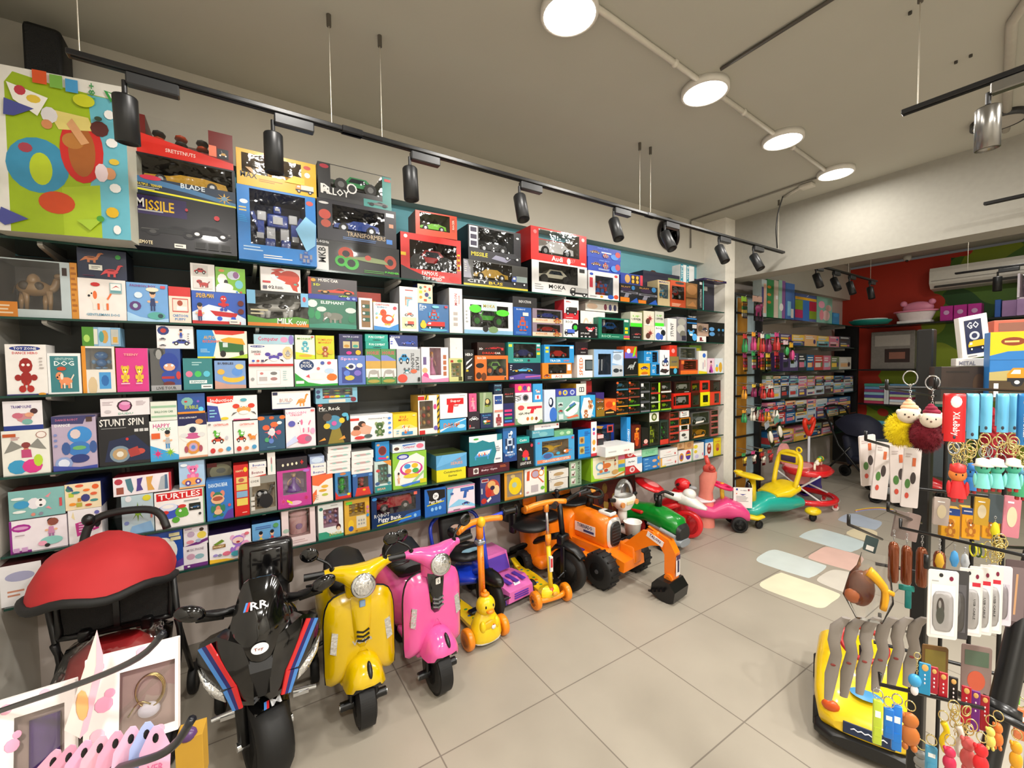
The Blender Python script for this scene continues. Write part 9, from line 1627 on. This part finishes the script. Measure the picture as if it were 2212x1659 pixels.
ringset(2080, 1545, .6, 10, 'cluster of gold rings at the bottom above the hanging charms')
def card(name, label, px, py, d, w, h, col, cat='toy packet', lean=0, parts='', rz=0, thick=2, grp=None, clear=None):
 """hanging card: top centre at (px,py)"""
 t = nt(name, label, cat, px, py, d, grp); b = nb(px, py, d); b.T = b.T @ Matrix.Rotation(rz, 4, 'Z') @ Matrix.Rotation(lean, 4, 'Y')
 b.prism([(a, c - h / 2) for a, c in rrect(w, h, min(w, h) * .08)], M(col, .4), (0, -thick / 2, 0), w=(0, thick, 0))
 if parts:
  T0 = b.T.copy(); b.T = T0 @ Matrix.Scale(200, 4); art(b, parts, -w / 400, -h / 200, w / 200, h / 200, -thick / 400 - .002); b.T = T0
 nob('card', b, t)
 if clear:
  b = nb(px, py, d); b.T = b.T @ Matrix.Rotation(rz, 4, 'Z') @ Matrix.Rotation(lean, 4, 'Y')
  b.rloft([(-thick / 2, 0, -h * .6, w * .36, h * .3), (-thick / 2 - 5, 0, -h * .6, w * .32, h * .28)], film(), axis='y', n=20, p=5); nob('blister', b, t)
 return t
# printed paper bags on the left pegs
for k, (x, y, w, h, dd) in enumerate(((1872, 940, 44, 110, .98), (1910, 955, 40, 125, .95), (1940, 962, 44, 125, .9), (1972, 968, 40, 130, .86))):
 card('paper_bag', ('leftmost', 'second', 'third', 'rightmost')[k] + ' crumpled white paper bag printed with food pictures', x, y, dd, w, h, 'd6ccc8', 'paper bag', (-.1, .1, -.06, .05)[k], 'e .3 .4 .16 .08 4a7a3a;e .6 .5 .16 .1 3a3030;r .5 .7 .7 .84 c8643a;e .3 .2 .12 .05 c84a3a;l .1 .84 .5 .92 b8aaa8 2', .5 - .1 * k, 5, 'white printed bags on the rack')
for k, (x, y, c) in enumerate(((1950, 1105, '7a6c66'), (1975, 1110, '8a7670'))): card('foil_bag', ('left', 'right')[k] + ' grey brown foil bag behind the brown capsules', x, y, .95, 34, 60, c, 'bag', .2, '', .4, 6)
card('toy_packet', 'dark tag card with white barcode on the long left peg', 1885, 1160, .8, 30, 34, '3a4a4a', 'packet', .25, 'r .2 .1 .8 .4 d8d4cc', .2)
# brown capsules
for k, (x, y, w, h) in enumerate(((1931, 1170, 24, 88), (1959, 1178, 25, 84), (1992, 1182, 26, 86), (2030, 1190, 28, 40))):
 t = nt('capsule_charm', ('leftmost', 'second', 'third', 'rightmost')[k] + ' shiny copper brown capsule charm', 'key ring', x, y, .76, 'copper brown capsule charms')
 b = nb(x, y, .76); b.rloft([(-h, 0, 0, w * .4, w * .4), (-h + 6, 0, 0, w / 2, w / 2), (-12, 0, 0, w / 2, w / 2), (-3, 0, 0, w * .36, w * .36), (0, 0, 0, w * .12, w * .12)], M('7a3c1c', .15, me=.4, coat=.5), axis='z', n=16, p=2); nob('capsule', b, t)
 b = nb(x, y, .76); chain(b, 0, 0, 26, 2, CHR); nob('chain', b, t)
# clear bag of animals
t = nt('toy_bag', 'clear bag of brown and yellow plastic animals hanging on the left peg', 'toy packet', 1880, 1225, .75)
b = nb(1880, 1225, .75); b.ell((-20, 0, -50), (32, 16, 40), M('8a4a2a', .3), 14, 10); b.ell((-36, -8, -66), (22, 12, 18), M('9a5430', .3), 12, 8); b.ell((0, -4, -20), (20, 10, 16), M('b07038', .35), 12, 8); nob('brown_animals', b, t)
b = nb(1880, 1225, .75); b.tube([(-6, -10, -6), (14, -12, -22), (30, -12, -44), (26, -12, -84)], [12, 8], M('e0a018', .35), 10, k=3); b.tube([(24, -14, -40), (48, -14, -46)], [7, 5], M('e0a018', .35), 8); nob('yellow_animal', b, t)
b = nb(1880, 1225, .75); b.rloft([(-118, 0, 0, 30, 8), (-70, -4, 0, 56, 20), (-20, 0, 0, 46, 16), (0, 6, 0, 36, 3), (30, 10, 0, 30, 2)], film('thin_bag', base=.03, rough=.1, bmp=.3), axis='z', n=14, p=2.6); nob('clear_bag', b, t)
t = nt('toy_pistol', 'small teal plastic pistol toy beside the clear bag', 'toy', 1958, 1270, .78); b = nb(1958, 1270, .78)
b.box((0, 0, 0), (34, 8, 12), M('1f8a80', .35), bev=2); b.box((4, 0, -24), (14, 8, 40), M('1f7a74', .35), bev=2); nob('pistol', b, t)
# curved grey handles
GH = M('8f8780', .6)
for k in range(6):
 x = 1806 + k * 34; t = nt('umbrella_handle', ('leftmost', 'second', 'third', 'fourth', 'fifth', 'rightmost')[k] + ' curved grey handle of the hanging row', 'handle', x, 1330, .8 - .01 * k, 'curved grey handles below the clear bag')
 b = nb(x, 1330, .8 - .01 * k); L = 190 - k * 6
 b.rloft([(-L, -14, 0, 9, 5), (-L * .7, -8, 0, 15, 8), (-L * .45, 2, 0, 13, 8), (-L * .3, -4, 0, 14, 8), (-L * .12, 2, 0, 15, 9), (0, 22, 0, 10, 6)], GH, axis='z', n=14, p=2.2); nob('handle', b, t)
 b = nb(x, 1330, .8 - .01 * k); b.ell((-6, -8.5, -L * .56), (6, 1, 3), M('8a3a34', .5), 10, 5); nob('logo_spot', b, t)
# white blister cards
BC = 'r .1 .04 .92 .8 d8d6da;r .12 .05 .9 .79 e6e4e8;e .76 .89 .07 .035 7a1a3a;e .42 .93 .07 .03 2a2a2a;l .12 .82 .5 .86 aaa 1'
t = card('blister_card', 'front white blister card with grey gadget', 2038, 1232, .58, 72, 150, 'e6e2de', 'blister pack', 0, BC + ';e .42 .45 .13 .15 4a3c3e;e .42 .34 .14 .13 5a605a;e .4 .5 .05 .06 d8d4d4', .25, 3, 'white blister cards on the rack', 1)
card('blister_card', 'dark clear blister card behind the front white one', 2066, 1232, .62, 60, 150, '3c3a3c', 'blister pack', 0, 'r .1 .1 .9 .8 5a585c;e .5 .5 .2 .2 8a8a90', .25, 3, 'white blister cards on the rack', 1)
for k in range(3): card('blister_card', 'white blister card with red label, %s in the row behind' % ('first', 'second', 'third')[k], 2098 + k * 22, 1228 - k * 3, .64 + .02 * k, 56, 148, 'dcd9d6', 'blister pack', 0, BC + ';r .55 .74 .9 .8 c8283a;U .66 .4 .1 .3 2a2a3a USB_CABLE', .25, 3, 'white blister cards on the rack', 1)
card('blister_card', 'plain pale lilac blister card farthest back in the row', 2160, 1222, .72, 60, 130, 'd8d2dc', 'blister pack', 0, 'r .1 .1 .9 .7 c8c0cc', .25, 3, 'white blister cards on the rack', 1)
card('toy_packet', 'clear packet with dark stick toy at the right edge', 2196, 1210, .72, 50, 150, '5a4a4c', 'packet', 0, 'r .1 .1 .9 .9 7a6a6c;p c89a70 .4 .2 .5 .8 .6 .8 .5 .2', .2, 3)
# hanging bags in the middle, behind
for k, (x, y, w, h, c, l) in enumerate(((2035, 1075, 36, 60, 'b8a8a0', 'translucent beige packet below the red figure'), (2122, 1075, 34, 60, 'c89a2a', 'mustard yellow packet below the teal figures'), (2152, 1068, 34, 62, '3f4a50', 'dark grey packet below the teal figures'), (2188, 1072, 40, 90, 'c87a88', 'pink crinkled packet below the teal figures'))):
 card('toy_packet', l, x, y, .82, w, h, c, 'packet', .05, 'e .5 .5 .3 .25 d8c8a8;l .2 .8 .8 .9 eee 1' if k != 2 else '', .2, 6)
for k in range(3): nbox('game_box', '%s yellow and blue game box behind the wire grid' % ('left', 'middle', 'right')[k], 'toy box', 2052 + k * 44, 1165, 1.0, 40, 30, 68, 'd89a14', 0, 0, 'r 0 .78 1 1 1f3f80;l .1 .84 .8 .94 c8c8d8 1;i bear .5 .4 .7 .6 b06a1a d8a040')
t = nt('spring_toy', 'yellow and green striped ring toy on the long peg', 'toy', 2110, 1188, .7)
b = nb(2110, 1188, .7)
for k, x in enumerate((-8, 2, 12)): b.tor((x, 0, 0), (1, .3, 0), 14, 2.2, M(('d8d020', '2a4a20', 'd8d020')[k], .4), 18, 6)
nob('rings', b, t)
for k, (x, y, c, l) in enumerate(((2030, 1195, 'c89a2a', 'small mustard charm beside the copper capsules'), (2062, 1190, '4a9ad8', 'small sky blue cone charm on the long peg'), (2085, 1196, 'b8bcc0', 'small silver grey charm on the long peg'), (2150, 1128, 'e0d020', 'bright yellow leaf shaped charm in the middle'))):
 t = nt('charm', l, 'key ring', x, y, .72); b = nb(x, y, .72); b.rloft([(-34, 0, 0, 5, 4), (-20, 0, 0, 11, 7), (-4, 0, 0, 7, 5), (0, 0, 0, 2, 2)], M(c, .35), axis='z', n=12, p=2); nob('charm_body', b, t); b = nb(x, y, .72); chain(b, 0, 0, 14, 0, CHR); nob('chain', b, t)
# angled row of short straps
for k, (x, y, w, h, c, l) in enumerate(((1998, 1432, 26, 70, '1f8ab8', 'teal blue short strap at the head of the slanted row'), (2018, 1440, 18, 60, 'a81a30', 'dark red short strap with gold print'), (2038, 1452, 20, 62, 'b01a2a', 'red short strap with white dots'), (2060, 1462, 20, 56, '141012', 'black short strap in the slanted row'), (2088, 1482, 22, 84, 'b0102a', 'plain crimson strap in the slanted row'), (2108, 1492, 20, 90, '6a1a7a', 'violet strap in the slanted row'), (2128, 1502, 20, 80, 'a01428', 'wine red strap at the end of the slanted row'))):
 t = nt('short_strap', l, 'wrist strap', x, y, .62, 'short straps in the slanted row'); b = nb(x, y, .62)
 b.box((0, 0, -h / 2), (w, 4, h), M(c, .4), bev=1.5, seg=1); b.ell((0, -2.4, -10), (w * .3, 1, w * .3), M('d8a860', .4), 10, 5)
 for j in range(3): b.ell((0, -2.4, -26 - j * 9), (2, .8, 2.6), M('e8dcdc', .4), 8, 4)
 nob('strap', b, t)
t = nt('ring_charm', 'round blue charm with white lower ball hanging from a gold clasp', 'key ring', 1976, 1470, .62); b = nb(1976, 1470, .62)
b.ell((0, 0, 0), (15, 11, 14), M('3a9ad0', .35), 16, 10); b.ell((0, 0, -22), (9, 7, 11), M('ece8e8', .4), 12, 8); nob('charm_body', b, t)
b = nb(1976, 1470, .62); chain(b, 4, 0, 50, 14, GOLD); b.tor((4, 0, 56), (0, 1, 0), 7, 1.4, GOLD, 16, 5); nob('clasp', b, t)
# bottom row of charms
def bot(px, py, w, h, c, label, kind='box', d=.6):
 t = nt('charm', label, 'key ring', px, py, d, 'charms along the bottom peg'); b = nb(px, py, d)
 if kind == 'box': b.box((0, 0, -h / 2), (w, 9, h), M(c, .3), bev=2); b.box((0, -5, -h * .3), (w * .6, 1, h * .14), M('e8f0f0', .4)); b.box((0, -5, -h * .7), (w * .7, 1, h * .2), M(c, .2))
 elif kind == 'fig': b.ell((0, 0, -h * .22), (w * .4, 10, h * .2), M(c, .4), 14, 9); b.ell((0, 0, -h * .62), (w * .46, 12, h * .28), M(c, .4), 14, 9); b.ell((-w * .2, -2, -h * .92), (w * .16, 8, h * .1), M(c, .4), 10, 6); b.ell((w * .2, -2, -h * .92), (w * .16, 8, h * .1), M(c, .4), 10, 6); b.ell((-w * .34, -2, -h * .1), (w * .14, 6, h * .08), M(c, .4), 8, 5)
 else: b.tube([(0, 0, 0), (w * .3, 0, -h * .3), (-w * .1, 0, -h * .65), (w * .2, 0, -h)], [w * .3, w * .22], M(c, .4), 12, k=4)
 nob('charm_body', b, t); b = nb(px, py, d); b.tor((0, 0, 14), (.3, 1, 0), 11, 1.5, CHR if px < 1960 else GOLD, 16, 5); nob('ring', b, t)
for a in ((1896, 1512, 20, 98, 'b8cc3a', 'lime green rectangular charm at the left of the bottom peg'), (1920, 1530, 22, 66, '1f70c8', 'dark blue block charm, left of the pair'), (1938, 1524, 22, 100, '1f78d0', 'dark blue block charm, right of the pair'), (1966, 1538, 50, 84, 'b8682a', 'orange brown camel shaped rubber charm', 'fig'), (2038, 1560, 26, 64, 'e0c010', 'yellow curved rubber charm', 'x'), (2070, 1568, 26, 66, 'd8d4cc', 'cream curved rubber charm with brown edge', 'x'),
          (2052, 1612, 34, 60, 'c82a50', 'crimson and navy rubber charm at the bottom', 'fig', .58), (2092, 1590, 40, 80, 'c85a58', 'salmon rubber figure charm at the bottom', 'fig', .58), (2120, 1606, 40, 74, 'd82028', 'bright red rubber figure charm at the bottom', 'fig', .56), (2140, 1570, 26, 50, 'd8cc60', 'pale yellow round headed charm under the black disc', 'fig', .58), (2156, 1560, 28, 60, 'd8702a', 'orange and green charm under the black disc', 'fig', .6),
          (2012, 1612, 26, 60, '4a9ac0', 'sky blue charm low on the rack', 'box', .62), (1990, 1622, 36, 40, '8c8a86', 'light grey flat charm low on the rack', 'fig', .64), (2196, 1600, 34, 70, 'e0a020', 'amber charm at the bottom right corner', 'fig', .6), (2190, 1450, 30, 70, '7ac83a', 'light green packet charm right of the tilted tube', 'box', .8), (2204, 1530, 26, 70, 'd87a4a', 'orange packet charm right of the tilted tube', 'box', .8)): bot(*a)
card('photo_card', 'amber and green framed card behind the slanted straps', 2020, 1395, .85, 60, 90, '6a4a20', 'card', 0, 'r .1 .1 .9 .9 7a6a2a;r .1 .1 .9 .4 9a4a20', .2, 4)
card('toy_packet', 'clear packet with reddish toy right of the slanted straps', 2110, 1395, .85, 70, 110, '8a7470', 'packet', 0, 'e .5 .3 .3 .2 c85a40;r .1 .6 .9 .9 5a6a5a', .2, 4)
# yellow ride-on car under the rack
t = thing('ride_on_car', 'yellow ride-on car with dark number plate under the hanging handles', 'ride-on toy', (2.26, .68, 0), -1.2); t.scale = (.8,) * 3
b = B(); b.rloft([(-.27, 0, .14, .14, .03), (-.24, 0, .15, .2, .07), (-.1, 0, .17, .22, .1), (.1, 0, .2, .22, .12), (.4, 0, .2, .2, .1)], M('e6c010', .25, coat=.5), n=24, p=3); ob('body', b, t)
b = B(); b.rloft([(-.29, 0, .07, .15, .03), (-.25, 0, .07, .22, .045), (.4, 0, .07, .22, .045)], M('0e0e0f', .4), n=20, p=3); ob('bumper', b, t)
b = B(); b.box((0, -.275, .15), (.2, .006, .06), M('182a4a', .4), bev=.002, seg=1); b.tube([(-.07 + .014 * i, -.279, .15 + .008 * (i % 2)) for i in range(11)], .003, M('e8e8ee', .4), 5)
for s in (-1, 1): b.ell((s * .15, -.24, .21), (.04, .02, .03), M('c8501a', .25), 12, 8)
b.dome(circ(14, .07, .05), M('4a90c0', .3), (.0, -.14, .268), (1, 0, 0), (0, 1, 0), (0, 0, 1), h=.006); ob('decals', b, t)
b = B(); b.tube([(0, .0, .28), (0, .06, .42)], .02, BLK()); b.tor((0, .07, .43), (0, -.5, 1), .1, .014, M('a82020', .35)); ob('steering_wheel', b, t)
for x, y in ((-.2, -.12), (.2, -.12), (-.2, .3), (.2, .3)):
 b = B(); wheel(b, (x, y, .075), .075, .05, hub='55585a', spokes=5); ob('wheel', b, t)
# ================================================================ PINK CARD DISPLAY, LEFT FOREGROUND
t = nt('wire_stand', 'black wire hooks of the card stand in the left foreground', 'display rack', -40, 1600, .6)
sp = CAM + ray(-60, 1560) * (.6 / F); t.location = (sp.x, sp.y, 0)
def wr(*P): return [CAM + ray(x, y) * (d / F) - t.location for x, y, d in P]
b = B(); b.cyl((0, 0, 0), (0, 0, 1.25), .014, BLK()); b.cyl((0, 0, 0), (0, 0, .02), .2, BLK(), n=24); ob('post', b, t)
b = B(); b.tube(wr((-60, 1555, .6), (10, 1532, .56), (190, 1470, .5), (300, 1420, .46), (352, 1368, .44)), .0035, M('10121a', .3), 8, k=4); ob('wire_hook', b, t)
b = B(); b.tube(wr((-60, 1700, .6), (120, 1690, .55), (292, 1648, .46), (370, 1615, .44), (415, 1553, .43)), .0042, M('10121a', .3), 8, k=4); ob('wire_hook', b, t)
BL_ = 'e .2 .88 .12 .03 f0b8d0;e .75 .94 .1 .02 f0b8d0;e .2 .5 .14 .1 f0a8c8;e .28 .62 .1 .05 f0a8c8;e .14 .2 .12 .05 f4c0d4;e .6 .08 .14 .04 f0b0c8;e .9 .2 .06 .04 f4c0d4'
def gift(label, px, py, d, w, h, win, gold, rz, lean=.25):
 t = nt('gift_box', label, 'gift box', px, py, d, 'white and pink gift boxes in the left foreground'); T = near(px, py, d) @ Matrix.Rotation(rz, 4, 'Z') @ Matrix.Rotation(-lean, 4, 'X')
 b = B(T); m = M('f0e8e6', .4); u0, v0, u1, v1 = [win[0] * w - w / 2, -h + win[1] * h, win[2] * w - w / 2, -h + win[3] * h]
 for x0, x1, z0, z1 in ((-w / 2, u0, -h, 0), (u1, w / 2, -h, 0), (u0, u1, -h, v0), (u0, u1, v1, 0)): b.box(((x0 + x1) / 2, 0, (z0 + z1) / 2), (x1 - x0, 3, z1 - z0), m)
 b.box((0, 30, -h / 2), (w, 2, h), M('b8a098', .6)); b.box((-w / 2, 15, -h / 2), (2, 30, h), m); b.box((w / 2, 15, -h / 2), (2, 30, h), m); b.box((0, 15, 0), (w, 30, 2), m)
 for x, z, r, c in ((-.38, -.1, .08, 'f2b4cc'), (-.3, -.5, .1, 'f0a4c4'), (.1, -.05, .07, 'f4bcd0'), (-.36, -.8, .08, 'f4c0d4'), (.3, -.93, .06, 'f0b0c8'), (-.05, -.92, .05, 'f4c0d4'), (-.24, -.4, .06, 'f0a4c4')): b.ell((x * w, -2, z * h), (r * w, .6, r * w * .8), M(c, .4), 14, 5)
 nob('carton', b, t); b = B(T); b.box(((u0 + u1) / 2, -.6, (v0 + v1) / 2), (u1 - u0, .6, v1 - v0), film('smooth_film', base=.02, rough=.03, bmp=.05)); nob('window_film', b, t)
 b = B(T); cx, cz = (u0 + u1) / 2, (v0 + v1) / 2
 if gold:
  for k in range(3): b.tor((cx + 4 - k * 2, 8 + k * 2, cz + 12), (.1, 1, .1 * k), 34 - k, 1.8, GOLD, 32, 6)
  b.ell((cx, 12, cz - 28), (26, 8, 16), M('e8e4f0', .15, coat=.5), 14, 8); b.tube([(cx - 44, 6, cz - 30), (cx - 20, 4, cz - 6), (cx + 6, 4, cz - 16)], 2, GOLD, 6, k=3)
 else: b.rloft([(v0 + 6, cx + 8, 14, 34, 8), (v1 - 16, cx + 8, 14, 34, 8)], M('5a3a80', .12, coat=.6), axis='z', n=14, p=5)
 nob('trinket', b, t); return t
gift('right white and pink gift box with gold ring in its window', 288, 1402, .62, 200, 190, (.36, .1, .97, .78), True, -.02)
gift('left white and pink gift box with dark purple trinket', 80, 1492, .6, 170, 190, (.22, .14, .86, .78), False, .0)
t = nt('divider_card', 'tall folded cream and pink card standing between the two gift boxes', 'card', 190, 1480, .55); T = near(190, 1480, .55)
b = B(T); b.prism([(25, 115), (34, 60), (-22, -112), (-55, -82)], M('ecd8d0', .5), (0, 0, 0), w=(0, 3, 0)); b.prism([(25, 115), (36, 60), (36, 30), (-6, -100), (-24, -112), (20, 40)], M('f0b8c8', .5), (0, -1, 0), w=(0, 1, 0)); b.ell((-14, -1.6, -40), (14, .5, 34), M('e8b070', .5), 12, 5); nob('card', b, t)
for k in range(8):
 x = 112 + k * 34; y = 1652 - k * 10; l = ('first', 'second', 'third', 'fourth', 'fifth', 'sixth', 'seventh', 'eighth')[k]
 if k == 7: x, y = 336, 1600
 t = nt('hair_clip_card', 'pink peg card, %s from the left in the fanned row' % l, 'card', x, y, .5 - .004 * k, 'fanned pink cards on the lower wire hook'); T = near(x, y, .5 - .004 * k) @ Matrix.Rotation(.5 - .06 * k, 4, 'Y')
 b = B(T); m = M(('e8a8c0', 'd898b0', 'e0a8c8', 'e8b0c4', 'e4a0bc', 'e8b4d0', 'a8b8e8', 'ecaccb')[k], .4)
 b.prism([(-34, -120), (34, -120), (34, -20), (14, 22), (6, 32), (-6, 32), (-14, 22), (-34, -20)], m, (0, 0, 0), w=(0, 2.2, 0)); b.ell((0, -.5, 6), (7, .8, 11), BLK(), 12, 5)
 if k == 7: b.text('VER', M('d86a9a', .4), (2, -.6, -60), (1, 0, 0), (0, 0, 1), 36, 18)
 nob('card', b, t)
t = nbox('carton', 'open yellow carton with purple items beside the pink cards', 'box', 412, 1700, .9, 60, 60, 110, 'c89a30'); b = nb(412, 1700, .9); b.ell((-4, 10, 112), (22, 18, 14), M('5a3a70', .3), 12, 8); nob('contents', b, t)
